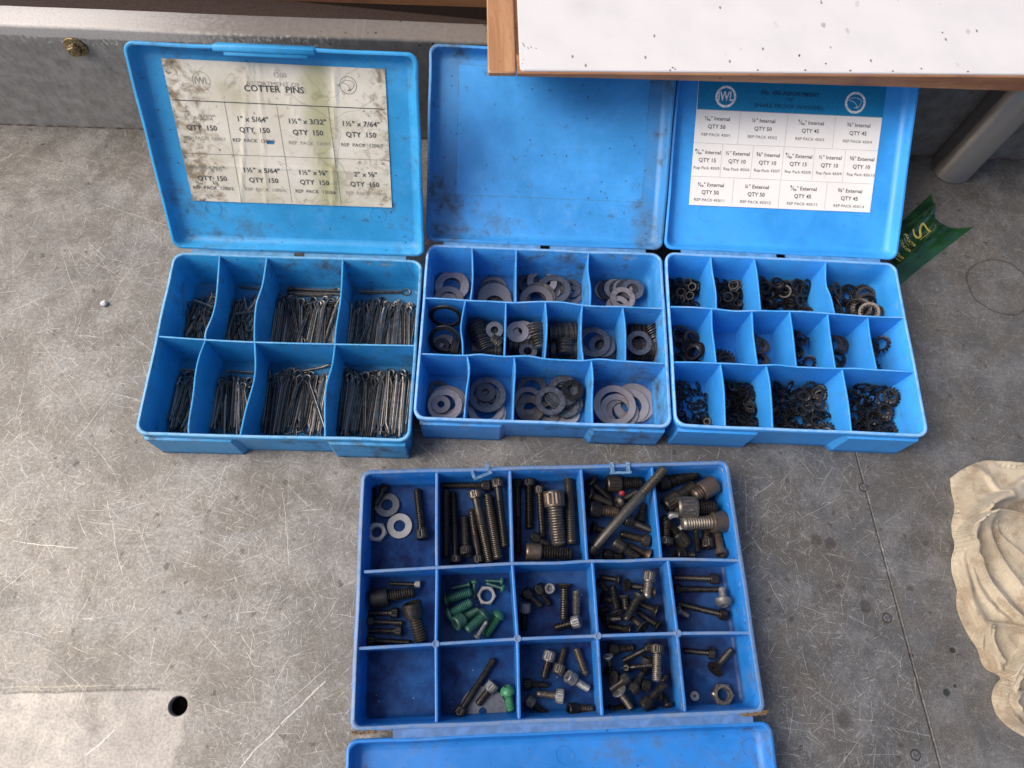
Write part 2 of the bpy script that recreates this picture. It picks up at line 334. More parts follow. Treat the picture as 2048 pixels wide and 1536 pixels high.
def white_mat():
    m = N('white_laminate'); a = m.noise(20, 4); f = m.noise(90, 3, off=3)
    col = m.mix(m.ramp(a, .3, .8), (.66, .645, .64), (.60, .59, .59))
    v = m.n.new('ShaderNodeTexVoronoi'); v.voronoi_dimensions = '2D'; v.inputs['Scale'].default_value = 52
    m.sock(v.inputs['Vector'], m.vm('ADD', m.scale(m.P, (1, .55, 1)), m.scale(m.comb(f, a), .006)))
    x, y, z = m.sep(m.P)[0:3]; c = m.sep(v.outputs['Color'])
    dots = m.math('MULTIPLY', m.ramp(m.math('ADD', v.outputs['Distance'], m.math('MULTIPLY', c[2], .12)), .08, .16, 1, 0), m.math('MULTIPLY', m.ramp(m.math('ADD', c[0], m.math('MULTIPLY', m.noise(9, 3, off=15), .8)), .98, 1.05), m.ramp(x, .18, .26)))
    col = m.mix(m.math('MULTIPLY', dots, m.math('MULTIPLY', m.math('POWER', c[1], 2), .8)), col, (.10, .08, .06))
    v2 = m.n.new('ShaderNodeTexVoronoi'); v2.voronoi_dimensions = '2D'; v2.inputs['Scale'].default_value = 95; m.sock(v2.inputs['Vector'], m.vm('ADD', m.scale(m.P, (1, .5, 1)), (3, 1, 0)))
    d2 = m.math('MULTIPLY', m.ramp(v2.outputs['Distance'], .05, .12, 1, 0), m.ramp(m.sep(v2.outputs['Color'])[0], .94, .95))
    col = m.mix(m.math('MULTIPLY', d2, .8), col, (.06, .05, .045))
    col = m.mix(m.math('MULTIPLY', m.ramp(m.blob((.085, .075), .02, a), 0, .022, 1, 0), .16), col, (.35, .34, .3))
    col = m.mix(m.math('MULTIPLY', m.scratches(35, .4, .007, 17), .35), col, (.4, .4, .4))
    m.out(col, .38); m.b.inputs['Specular IOR Level'].default_value = .4; return m.m
ZT = .176                                                       # height of the board's upper face
def table():
    a, b = at(976, 142.5, ZT), at(2048, 151, ZT); ux = (b-a).normalized(); uy = Vector((-ux.y, ux.x, 0))
    M = Matrix.Translation(Vector((a.x, a.y, ZT))) @ Matrix(((ux.x, uy.x, 0, 0), (ux.y, uy.y, 0, 0), (0, 0, 1, 0), (0, 0, 0, 1)))
    t = thing('side_table', 'low table with white laminate top and worn wooden edging over the boxes', 'table', M)
    inv = M.inverted(); w0 = (inv @ at(1035, 140, ZT)).x; th = .0185; D = .42; W = .85
    q = MB(); q.box(0, w0-.0012, 0, D, -.0062, -.0008, bev=.001); q.build('frame_stile', M_WOODY, t)
    q = MB(); lo = []                              # the front edging is wedge shaped, deeper towards the right
    for k in range(41):
        x_ = w0-.0004+(W-w0)*k/40; hh = -.0058-.0115*min(1.6, max(0, x_/.43))**1.25+.0003*mnoise.noise((x_*60, 0, 0)); yy = .0003*mnoise.noise((x_*40, 5, 0))
        lo.append([(x_, .0008+yy, -.0015), (x_, yy, -.0023), (x_, yy, hh+.0008), (x_, .0008+yy, hh), (x_, .02, hh), (x_, .02, -.0015)])
    q.loft(lo, cap0=True, cap1=True); q.build('frame_rail', M_WOOD, t)
    q = MB(); q.box(w0-.001, W, .0205, D, -th, -.006); q.build('panel_core', M_WOOD, t, smooth=0)
    q = MB(); r = .004; x0 = w0+.0022; y0 = (inv @ at(1500, 152, ZT)).y*0+.0014
    lo = []
    for z, e in ((-.0058, 0), (-.0004, 0), (.0004, .0006)):
        lo.append([(x0+r-(r-e)*math.cos(k), y0+r-(r-e)*math.sin(k), z) for k in [R(i*15) for i in range(7)]] + [(W-.003, y0+e, z), (W-.003, D-.002, z), (x0+e, D-.002, z)])
    q.loft(lo, cap0=True, cap1=True)
    # chipped dark nicks along the laminate's near left corner
    rnd = random.Random(4)
    for (px, py, l, an) in [(1048, 92, 9, 1.9), (1056, 97, 7, 1.9), (1062, 95, 6, 1.8), (1046, 88, 5, 2.2), (1072, 98, 4, 1.8), (1047, 120, 3, 1.2), (1044, 128, 3, 1.3), (1598, 112, 9, 1.2), (1345, 136, 5, .6), (1340, 141, 4, .2), (1350, 139, 4, .4), (1651, 128, 5, .5), (1884, 66, 5, 1.1), (1935, 144, 5, 1.0), (1842, 138, 4, 1.1), (1515, 141, 5, .4), (1610, 141, 6, .1), (1700, 142, 6, .1), (1785, 143, 5, .1)]:
        p = inv @ at(px, py, ZT); k = mpp(px, py, ZT); d = Vector((math.cos(an), math.sin(an), 0))*l*k*.5; nn = Vector((-d.y, d.x, 0)).normalized()*k*(1.1 if px < 1080 else 2.6)
        p.z = .00055; q.add([p-d, p+nn*.8, p+d, p-nn], [(0, 1, 2, 3)], 1)
    q.build('laminate_top', [white_mat(), simple('bare_core', (.10, .07, .05), .7)], t)
    steel = N('brushed_steel_tube'); g = steel.noise(3, 4, P=steel.scale(steel.P, (60, 60, 900)))
    steel.out(steel.mix(g, (.42, .385, .35), (.60, .56, .51)), steel.ramp(g, .3, .7, .30, .42), .95)
    tg_ = steel.n.new('ShaderNodeTangent'); tg_.direction_type = 'RADIAL'; tg_.axis = 'Z'; steel.sock(steel.b.inputs['Tangent'], tg_.outputs[0]); steel.b.inputs['Anisotropic'].default_value = .95; steel.b.inputs['Anisotropic Rotation'].default_value = .25
    def leg(P, hide=False):
        rad = .0225; q = MB(); n = 48
        q.loft([[(P.x+r*math.cos(2*math.pi*i/n), P.y+r*math.sin(2*math.pi*i/n), z) for i in range(n)] for r, z in ((rad-.001, .0002), (rad, .0012), (rad, ZT-th-.0005), (rad-.001, ZT-th-.0003))], cap0=True, cap1=True)
        o = q.build('leg', steel.m, t, M=inv); return o
    pc = at(1901, 336); leg(pc)
    leg(M @ Vector((W-.05, .04, 0)) - Vector((0, 0, ZT)))
    # far legs stand behind the upstand on the underfloor
    for x_ in (.07, W-.05): 
        p = M @ Vector((x_, D-.06, 0)); q = MB(); q.box(p.x-.018, p.x+.018, p.y-.018, p.y+.018, -.0195, ZT-th-.0005); q.build('leg', M_WOODY, t, M=inv)
    # rail of the wooden frame standing behind the upstand
    zr = .12; A, B = at(478, -20, zr), at(976, -3, zr); ux2 = (B-A).normalized(); uy2 = Vector((-ux2.y, ux2.x, 0))
    M2 = Matrix.Translation(A-ux2*.4) @ Matrix(((ux2.x, uy2.x, 0, 0), (ux2.y, uy2.y, 0, 0), (0, 0, 1, 0), (0, 0, 0, 1)))
    q = MB(); q.box(-.2, 1.2, 0, .03, -.012, 0, bev=.0015)
    o = q.build('wooden_rail', M_WOOD, None, M2); tag(o, 'long varnished wooden rail beyond the dark gap behind the grey upstand', 'rail')
    q = MB(); q.box(-1.0, 1.5, .75, .78, -.6, .11)  # dark board added as the shade in the gap behind the upstand
    tag(q.build('dark_gap_board', M_VOID, smooth=0), 'added dark board standing in for the shaded gap behind the upstand', 'board')
table()

# ================================================================ PLASTIC BOXES
def plastic(name, base, grime=.5, pale=(.35, .55, .75), gs=1.0, rough=.42, wear_sheen_z=None, mask=None, film=0, grime_shade_col=(.01, .02, .07)):
    m = N(name); a = m.noise(14*gs, 5, .65); b = m.noise(70, 5, .7, off=4); f = m.noise(380, 3, .6, off=8)
    st = m.noise(5, 5, .7, P=m.scale(m.P, (30, 30, 240)), off=2)
    dark = tuple(c*.82 for c in base); lite = tuple(min(1, c*1.12+.01) for c in base)
    col = m.mix(m.ramp(a, .3, .7), dark, lite)
    g = m.math('MULTIPLY', m.ramp(m.math('ADD', m.math('MULTIPLY', a, .6), m.math('MULTIPLY', b, .4)), .50, .66), grime)
    if mask is not None: g = mask(m, g, a, b)
    col = m.mix(g, col, (.06, .085, .11))
    col = m.mix(m.math('MULTIPLY', m.ramp(b, .62, .70), grime*.8), col, (.035, .035, .04))
    col = m.mix(m.math('MULTIPLY', m.ramp(st, .60, .72), grime*.45), col, (.05, .05, .05))
    sp = m.n.new('ShaderNodeTexVoronoi'); sp.inputs['Scale'].default_value = 170; m.sock(sp.inputs['Vector'], m.P)
    col = m.mix(m.math('MULTIPLY', m.ramp(sp.outputs['Distance'], .10, .18, 1, 0), m.math('MULTIPLY', m.ramp(m.sep(sp.outputs['Color'])[0], .86, .9), min(1, grime*1.3))), col, (.03, .025, .02))
    x, y, z = m.sep(m.P)[0:3]
    for q_, (s1, l1, w1, k1) in enumerate(((45, .5, .010, .45), (90, .55, .022, .4), (22, .5, .005, .4))):
        col = m.mix(m.math('MULTIPLY', m.scratches(s1, l1, w1, 8+q_*5), k1*min(1, .35+grime)), col, pale)
    col = m.mix(m.math('MULTIPLY', m.scratches(60, .5, .016, 31), .6*grime), col, (.03, .035, .04))
    col = m.mix(m.math('MULTIPLY', m.ramp(m.noise(33, 6, .75, off=41), .54, .70), .28*min(1, grime+.1)), col, pale)
    if film and wear_sheen_z is not None:
        fl = m.math('MULTIPLY', m.ramp(z, .0026, .0075, 1, 0), m.math('MULTIPLY', m.ramp(m.math('ADD', a, m.math('MULTIPLY', b, .5)), .45, .95, .55, 1), film))  # floor grime, darkened further to paint in the shade of the compartments
        col = m.mix(fl, col, grime_shade_col); m.sock(m.b.inputs['Specular IOR Level'], m.math('SUBTRACT', .5, m.math('MULTIPLY', fl, .42)))
    if wear_sheen_z is not None:
        e = m.math('MULTIPLY', m.ramp(z, wear_sheen_z-.0011, wear_sheen_z-.0003), m.ramp(m.noise(150, 4, off=14), .25, .6, .25, .85))  # pale rim: wear, with the grazing light on it painted in too
        col = m.mix(e, col, pale)
        e2 = m.math('MULTIPLY', m.ramp(m.noise(120, 5, .7, off=17), .56, .62), m.ramp(m.math('ABSOLUTE', m.math('SUBTRACT', z, wear_sheen_z-.0068)), .0006, .0022, 1, 0))
        col = m.mix(m.math('MULTIPLY', e2, .75*min(1, grime+.25)), col, (.32, .30, .26))
    m.out(col, m.math('ADD', m.ramp(a, .3, .7, rough-.05, rough+.08), m.math('MULTIPLY', g, .2)))
    m.b.inputs['Subsurface Weight'].default_value = .12; m.b.inputs['Subsurface Scale'].default_value = .004
    m.b.inputs['Subsurface Radius'].default_value = (.3, .6, 1.0)
    m.bump(m.math('ADD', f, m.math('MULTIPLY', b, 1.5)), .10, .0004)
    return m.m
def rr(hw, hd, r, z, wav=0.0, seed=0, ne=16, nc=6):
    pts = []
    cs = [(hw-r, hd-r, 0), (-(hw-r), hd-r, 90), (-(hw-r), -(hd-r), 180), (hw-r, -(hd-r), 270)]
    for k in range(4):
        cx, cy, a0 = cs[k]
        for i in range(nc+1):
            a = R(a0+90*i/nc); pts.append([cx+r*math.cos(a), cy+r*math.sin(a), z])
        nx, ny, a1 = cs[(k+1) % 4]; p0 = pts[-1]; p1 = [nx+r*math.cos(R(a1)), ny+r*math.sin(R(a1)), z]
        for i in range(1, ne): t = i/ne; pts.append([p0[j]+(p1[j]-p0[j])*t for j in range(3)])
    if wav:
        for p in pts:
            x, y = p[0], p[1]
            wx = mnoise.noise((y*22+seed, seed*3.1, 0)); wy = mnoise.noise((x*22+seed, 7+seed*1.7, 0))
            if abs(x) > hw*.9: p[0] += wav*wx
            if abs(y) > hd*.9: p[1] += wav*wy
            p[2] += wav*.35*mnoise.noise((x*18, y*18, seed+5))
    return pts
BOX = {1: (-.20647, .25915, .0749, .23499, .18096, .04939), 2: (.02501, .2949, .06692, .22814, .17859, .04939),
       3: (.25479, .31108, .05852, .22814, .17859, .04939), 4: (.05054, .07097, .1274, .32476, .20579, .033)}
LIDA = {1: 1.00192, 2: .57012, 3: .54235}
def boxM(i):
    x, y, a = BOX[i][:3]; return Matrix.Translation((x, y, 0)) @ Matrix.Rotation(a, 4, 'Z')
def bl(i, px, py, z): return boxM(i).inverted() @ at(px, py, z)
def smooth_poly(pts, n=5):
    out = []; P = [pts[0]]+list(pts)+[pts[-1]]
    for k in range(1, len(P)-2):
        for j in range(n):
            t = j/n; a, b, c, d = P[k-1], P[k], P[k+1], P[k+2]
            out.append(tuple(.5*((2*b[q])+(-a[q]+c[q])*t+(2*a[q]-5*b[q]+4*c[q]-d[q])*t*t+(-a[q]+3*b[q]-3*c[q]+d[q])*t**3) for q in range(2)))
    out.append(tuple(pts[-1][:2])); return out
def divider(i, px, H, th, mat, parent, ext=(0, 0), dz=0):
    """upright wall whose top edge follows the points (photo px at rim height), straighter towards the floor"""
    L = [bl(i, x, y, H) for x, y in px]; ex, ey = BOX[i][3]/2-.0028, BOX[i][4]/2-.0028
    L = [(max(-ex, min(ex, p.x)), max(-ey, min(ey, p.y))) for p in L]
    if ext[0]: a, b = L[0], L[1]; l = math.hypot(a[0]-b[0], a[1]-b[1]); L[0] = (a[0]+(a[0]-b[0])/l*ext[0], a[1]+(a[1]-b[1])/l*ext[0])
    if ext[1]: a, b = L[-1], L[-2]; l = math.hypot(a[0]-b[0], a[1]-b[1]); L[-1] = (a[0]+(a[0]-b[0])/l*ext[1], a[1]+(a[1]-b[1])/l*ext[1])
    top = smooth_poly(L); n = len(top); a, b = top[0], top[-1]
    loops = []
    zs = [(.0016, 0), (H*.35, .3), (H*.7, .7), (H-.0012, .97), (H-.0003, 1), (H, 1)]
    for sgn in (1, -1):
        for z, k in (zs if sgn == 1 else zs[::-1]):
            row = []
            for j, p in enumerate(top):
                t = j/(n-1); s_ = (a[0]+(b[0]-a[0])*t, a[1]+(b[1]-a[1])*t)
                q = (s_[0]+(p[0]-s_[0])*(.35+.65*k), s_[1]+(p[1]-s_[1])*(.35+.65*k))
                d = (top[min(j+1, n-1)][0]-top[max(j-1, 0)][0], top[min(j+1, n-1)][1]-top[max(j-1, 0)][1]); l = math.hypot(*d) or 1
                w = (th/2+(1-k)*th*.25-(.0004 if z == H else 0))*sgn
                zz = z + (dz if z > .01 else 0) + (.0005*mnoise.noise((q[0]*40, q[1]*40, i)) if z > H*.6 else 0)
                row.append((q[0]-d[1]/l*w, q[1]+d[0]/l*w, zz))
            loops.append(row)
    q = MB(); q.loft([list(x) for x in zip(*loops)], closed=True, cap0=True, cap1=True)
    return q.build('divider', mat, parent, smooth=40)
def body(i, mat, parent, wav=.0009, lip=.0015, feet=True, rin=.0022):
    W, D, H = BOX[i][3:]; hw, hd = W/2, D/2; r = .0075 if i == 4 else .010
    q = MB(); lo = []
    for e, z, wv in ((.0045, 0, 0), (.003, .001, 0), (lip+.0012, H*.5, wav*.3), (lip, H-.0078, wav), (.0002, H-.0072, wav), (0, H-.006, wav), (0, H-.0008, wav), (.0007, H, wav), (rin, H, wav), (rin+.0006, H-.0008, wav),
                     (rin+.0018, H*.5, wav*.3), (rin+.0034, .006, 0), (rin+.0046, .0032, 0), (rin+.0075, .002, 0)):
        lo.append(rr(hw-e, hd-e, max(.003, r-e*.6), z, wv, i))
    q.loft(lo, cap0=True, cap1=True)
    o = q.build('tray_body', mat, parent, smooth=50)
    if feet:
        for (x0, x1) in ((-hw+.005, -hw+W*.355), (hw-W*.32, hw-.005)):
            q = MB(); ya, yb = -hd+.003, -hd-.0016; zt = H-.0085; c = .004
            s0 = (0 if x0 < -hw*.9 else c); s1 = (0 if x1 > hw*.9 else c)
            lo = [[(x0, ya, z), (x0+s0, yb+.0008, z), (x0+s0+.001, yb, z), (x1-s1-.001, yb, z), (x1-s1, yb+.0008, z), (x1, ya, z)] for z in (0.0002, zt*.5, zt-.001)] + [[(x0, ya, zt), (x0+s0, yb+.0025, zt), (x0+s0+.001, yb+.002, zt), (x1-s1-.001, yb+.002, zt), (x1-s1, yb+.0025, zt), (x1, ya, zt)]]
            q.loft(lo, cap0=True, cap1=True); q.build('front_grip', mat, parent, smooth=30)
    return o
def lidM(i):
    W, D, H = BOX[i][3:]
    if i == 4:
        a = -R(4.0); return boxM(4) @ Matrix.Translation((0, -D/2-.0055, H-.0006)) @ Matrix.Rotation(math.pi, 4, 'Z') @ Matrix.Rotation(a, 4, 'X')
    a = LIDA[i]; return boxM(i) @ Matrix.Translation((0, D/2+.0035, H-.0005)) @ Matrix.Rotation(a, 4, 'X')
def lid(i, mat, parent, T=.012, latch=False, marks=()):
    W, D, H = BOX[i][3:]; hw = W/2+(.0012 if i < 4 else .003); L = D if i < 4 else .21; c = L/2; r = .0085
    q = MB(); lo = []; wv = .0008
    for e, z, k in ((.006, -T, 0), (.002, -T+.002, 0), (.0015, -.004, .7), (0, -.003, 1), (0, -.0006, 1), (.0006, 0, 1), (.0024, 0, 1), (.003, -.0008, 1), (.0042, -T*.45, .5), (.0056, -T+.0045, 0), (.0075, -T+.0022, 0), (.0105, -T+.0016, 0)):
        lo.append([(p[0], p[1]+c, p[2]) for p in rr(hw-e, L/2-e, max(.003, r-e*.45), z, wv*k, i+20)])
    q.loft(lo, cap0=True); zf = -T+.0016
    # inner face as a grid so that it can carry a shallow warp
    inner = lo[-1]; cen = (0, c, zf); ks = [1, .8, .6, .4, .2]
    rings = [[(cen[0]+(p[0]-cen[0])*k, cen[1]+(p[1]-cen[1])*k, zf+.0006*(1-k)*mnoise.noise((p[0]*k*15, p[1]*k*15, i))) for p in inner] for k in ks]
    q.loft(rings, cap1=True)
    M = parent.matrix_world.inverted() @ lidM(i)
    for (u, v, rad) in marks:                           # round moulding marks
        n = 28; lo2 = []
        for k in range(n+1): a = 2*math.pi*k/n; lo2.append((u+rad*math.cos(a), v+rad*math.sin(a), zf+.0001))
        q.tube(lo2, .00022, 5, caps=False)
    if latch:                                            # finger lip on the far edge of the lid
        q.box(-.046, .036, L-.0045, L+.0008, -.0085, .0022, bev=.0008); q.box(-.038, .030, L-.0075, L-.0040, -.001, .0012, bev=.0004)
    o = q.build('lid', mat, parent, M, smooth=50)
    return o
def onlid(i, px, py, w=-.0104):
    M = lidM(i); n = (M.to_3x3() @ Vector((0, 0, 1))).normalized(); P = M @ Vector((0, 0, w)); p = M.inverted() @ onplane(px, py, P, n); return p
def hinge(i, mat, parent):
    W, D, H = BOX[i][3:]; q = MB(); s = 1 if i < 4 else -1; y0, y1 = s*(D/2-.0003), s*(D/2+(.0038 if i < 4 else .006)); n = 40
    for (a, b) in ((-.43, -.02), (.02, .43)) if i < 4 else ((-.40, .465),):
        lo = []
        for k in range(n+1):
            x = W*(a+(b-a)*k/n); w = .0004*mnoise.noise((x*60, 0, i)); lo.append([(x, y0, H-.0016), (x, y0, H-.0006+w), (x, (y0+y1)/2, H-.0001+w), (x, y1, H-.0008+w), (x, y1, H-.002)])
        q.loft(lo, cap0=True, cap1=True)
    return q.build('hinge', mat, parent)

LOG = at(0, 0)
PLA = {}
def rect_mask(m, x0, x1, y0, y1, soft=.0015):
    x, y, z = m.sep(m.P)[0:3]
    return m.math('MULTIPLY', m.math('MULTIPLY', m.ramp(x, x0-soft, x0), m.ramp(x, x1, x1+soft, 1, 0)), m.math('MULTIPLY', m.ramp(y, y0-soft, y0), m.ramp(y, y1, y1+soft, 1, 0)))
def lid2_mask(m, g, a, b):
    p0, p1, p2 = onlid(2, 913, 388), onlid(2, 1283, 398), onlid(2, 915, 130)
    inside = rect_mask(m, p0.x, p1.x, p0.y, p2.y)
    x, y, z = m.sep(m.P)[0:3]
    band = m.math('MULTIPLY', m.ramp(m.math('ABSOLUTE', m.math('SUBTRACT', x, (p0.x+p1.x)/2)), .078, .092), m.ramp(a, .3, .6))
    edge = m.math('SUBTRACT', rect_mask(m, p0.x-.0006, p1.x+.0006, p0.y-.0006, p2.y+.0006, .0004), rect_mask(m, p0.x, p1.x, p0.y, p2.y, .0004))
    o = m.math('MULTIPLY', m.math('SUBTRACT', 1, m.math('MULTIPLY', inside, .85)), m.math('ADD', g, m.math('MULTIPLY', band, .5)))
    return m.math('ADD', o, m.math('MULTIPLY', edge, m.ramp(b, .35, .6, .1, .7)), clamp=True)
B1c, B2c, B3c, B4c = (.024, .30, .62), (.038, .29, .70), (.035, .32, .80), (.008, .165, .52)
LABELS = {1: 'blue compartment box full of cotter pins, lid open with stained paper label', 2: 'blue compartment box of flat washers, open lid without any label',
          3: 'clean blue compartment box of toothed lock washers, lid label with teal header', 4: 'dark blue fifteen compartment box of mixed screws and nuts, nearest the viewer'}
BOXES = {}
for i_, (c_, gr_) in {1: (B1c, .9), 2: (B2c, .85), 3: (B3c, .2), 4: (B4c, .75)}.items():
    W, D, H = BOX[i_][3:]
    pale = {1: (.22, .45, .66), 2: (.26, .46, .74), 3: (.26, .48, .82), 4: (.16, .22, .33)}[i_]
    grime_shade = {1: (.7, (.010, .05, .11)), 2: (.75, (.006, .03, .16)), 3: (.6, (.005, .045, .24)), 4: (.97, (.005, .008, .050))}[i_]
    mb = plastic('blue_plastic_tray', c_, gr_, pale, wear_sheen_z=H, film=grime_shade[0], grime_shade_col=grime_shade[1]); md = plastic('blue_plastic_divider', c_, gr_*.8, pale, wear_sheen_z=H if i_ < 4 else H-.0015)
    ml = plastic('blue_plastic_lid', tuple(min(1, c*1.05) for c in c_), gr_*(.75 if i_ != 4 else .8), pale, mask=lid2_mask if i_ == 2 else None)
    PLA[i_] = mb
    BOXES[i_] = t = thing('parts_box', LABELS[i_], 'parts box', boxM(i_), 'open blue parts boxes on the metal deck')
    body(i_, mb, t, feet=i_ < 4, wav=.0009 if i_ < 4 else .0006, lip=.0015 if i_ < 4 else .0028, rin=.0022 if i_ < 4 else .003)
    mk = {1: [onlid(1, 427, 416), onlid(1, 756, 430)], 2: [onlid(2, 940, 410), onlid(2, 1241, 425)], 3: [onlid(3, 1411, 427), onlid(3, 1712, 445)], 4: [onlid(4, 1129, 1510, -.013), onlid(4, 1500, 1495, -.013)]}[i_]
    lo_ = lid(i_, ml, t, T=.012 if i_ < 4 else .0145, latch=i_ == 1, marks=[(p.x, p.y, .0072 if i_ < 4 else .0065) for p in mk])
    hinge(i_, simple('worn_hinge_plastic', tuple(c*.55+d*.12 for c, d in zip(c_, (.5, .5, .5))), .5, 0, .12, 120), t)
    BOXES[i_, 'lid'] = lo_; BOXES[i_, 'md'] = md

DV = {1: [[(303, 672), (410, 679), (508, 684), (670, 688), (828, 691)],
          [(440, 506), (437, 539), (433, 591), (425, 630), (412, 662), (410, 678)], [(534.5, 508), (525, 568), (513, 606), (509, 644), (508.4, 682)],
          [(686, 514), (683, 570), (680, 606), (672, 656), (669.6, 686)], [(410, 680), (398, 711), (391, 744), (386, 788), (377, 846), (375.5, 872)],
          [(509, 684), (510.5, 732), (506, 767), (491.5, 817), (479.5, 872)], [(669.6, 688), (664, 729), (653, 767), (649.6, 805), (649.6, 876)]],
      2: [[(849, 596), (887, 597), (943, 601), (978, 602), (1010, 604), (1034, 605), (1063, 603.6), (1092, 603), (1125, 604), (1166, 610), (1201, 612.4), (1245, 613), (1326, 617)],
          [(840, 707), (887.5, 709), (928.5, 710.5), (960.7, 708.5), (1007.6, 712.6), (1054.5, 711.5), (1089.6, 717), (1127.8, 719.4), (1165.8, 720.8), (1198, 717.9), (1245, 721.7), (1337, 727)],
          [(944.6, 491), (945.5, 556.8), (941, 600)], [(1033, 495), (1032, 550), (1031.7, 604)], [(1177.6, 502), (1176, 536), (1181, 577), (1180.5, 611)],
          [(930.8, 601), (924, 636), (922, 659), (925, 683), (925.6, 710)], [(1012, 604), (1011, 660), (1009, 712)], [(1091, 604), (1094, 648), (1092, 690), (1089.7, 717)],
          [(1165, 610), (1163, 642), (1163, 683), (1167, 720)], [(1246.4, 613), (1251.4, 659), (1251.4, 721)],
          [(934.4, 710.6), (938.7, 738.5), (933, 782), (928.5, 836)], [(1028.7, 712), (1030.5, 738.5), (1028, 782), (1026, 841)], [(1183.4, 720), (1186.4, 753), (1185, 800), (1185.8, 847)]],
      3: [[(1341, 613), (1390, 614.7), (1433, 617.5), (1470, 621.8), (1522, 621), (1559, 621.8), (1610, 623), (1671, 627.5), (1737, 632.4), (1815, 635)],
          [(1345, 723.5), (1396, 724.4), (1433, 725.8), (1482, 727.8), (1516, 730), (1556, 729.2), (1594, 733.5), (1671, 736.4), (1711, 736.4), (1754, 739.3), (1836, 743.5)],
          [(1421.7, 508), (1424.6, 541.6), (1431.7, 584.6), (1433, 617)], [(1509, 512.5), (1514.8, 550), (1519, 590), (1522, 621)], [(1652, 521), (1652.3, 564.5), (1662.3, 593), (1670.3, 627)],
          [(1424, 617), (1424.6, 653), (1429, 690), (1433, 726)], [(1504.8, 621), (1507.6, 670.5), (1515.7, 730)], [(1580.7, 622.5), (1586.4, 665), (1594, 733)],
          [(1657, 626.5), (1661, 665), (1672.3, 736.4)], [(1737.4, 632.4), (1742.5, 676), (1755.4, 739.4)],
          [(1442.3, 726.5), (1449, 779), (1451.8, 855)], [(1534, 729.6), (1542, 773.6), (1547.7, 860)], [(1686.7, 736.4), (1696.7, 793.7), (1705.8, 866)]],
      4: [[(728, 1143.6), (857, 1136), (934, 1132), (1025, 1127), (1120, 1125.8), (1176, 1122), (1247, 1122), (1336, 1118), (1478, 1120.7)],
          [(716, 1297), (872, 1288), (1035.5, 1278), (1196, 1271.8), (1356, 1266.7), (1503, 1265.5)],
          [(873.5, 935), (873, 1085), (874, 1133)], [(1019.7, 932), (1025, 1127)], [(1162, 929), (1174.6, 1122)], [(1304, 927), (1323, 1118)],
          [(874, 1133), (872, 1288)], [(1025, 1127), (1035.5, 1278)], [(1185.5, 1122), (1196, 1272)], [(1337, 1118), (1356, 1267)],
          [(872, 1288), (873, 1456)], [(1035.5, 1278), (1039.5, 1449)], [(1196, 1272), (1206, 1441)], [(1356, 1267), (1373, 1434)]]}
for i_ in (1, 2, 3, 4):
    H = BOX[i_][5]
    for k_, pl in enumerate(DV[i_]):
        divider(i_, pl, H-(.0006 if i_ < 4 else .0018), .0015 if i_ < 4 else .0024, BOXES[i_, 'md'], BOXES[i_], dz=-.00015*k_)
# round posts where the dividers of the screw box cross, and its two hinge clips
for (px, py) in ((872, 1288), (1035.5, 1277), (1196, 1271.5), (1356, 1266.5)):
    p = bl(4, px, py, .031); q = MB(); n = 20
    q.loft([[(p.x+r*math.cos(2*math.pi*k/n), p.y+r*math.sin(2*math.pi*k/n), z) for k in range(n)] for r, z in ((.0032, .002), (.003, .0315), (.0026, .032), (.0020, .032), (.0018, .0312))], cap0=True, cap1=True)
    q.build('post', BOXES[4, 'md'], BOXES[4])
M_CLIP = simple('scuffed_clip_plastic', (.10, .19, .31), .45, 0, .3, 500)
for (px, py, rot, tilt) in ((961, 941, .35, .5), (1240, 934, 0, 0)):
    p = bl(4, px, py, .033); q = MB(); M = Matrix.Translation((p.x, p.y-.0005, .0335)) @ Matrix.Rotation(rot, 4, 'Z') @ Matrix.Rotation(tilt, 4, 'X')
    if tilt == 0:
        q.box(-.0085, -.0055, -.004, .0045, -.002, .0012, M=M); q.box(.0055, .0085, -.004, .0045, -.002, .0012, M=M); q.box(-.0095, .0095, -.0058, -.0038, -.001, .0008, M=M)
    else:
        q.box(-.008, .009, -.0055, -.0035, -.001, .0016, M=M); q.box(.006, .0085, -.0035, .005, -.001, .0012, M=M); q.box(-.0085, -.006, -.0035, .003, -.001, .0012, M=M)
    q.build('clip', M_CLIP, BOXES[4], smooth=20)

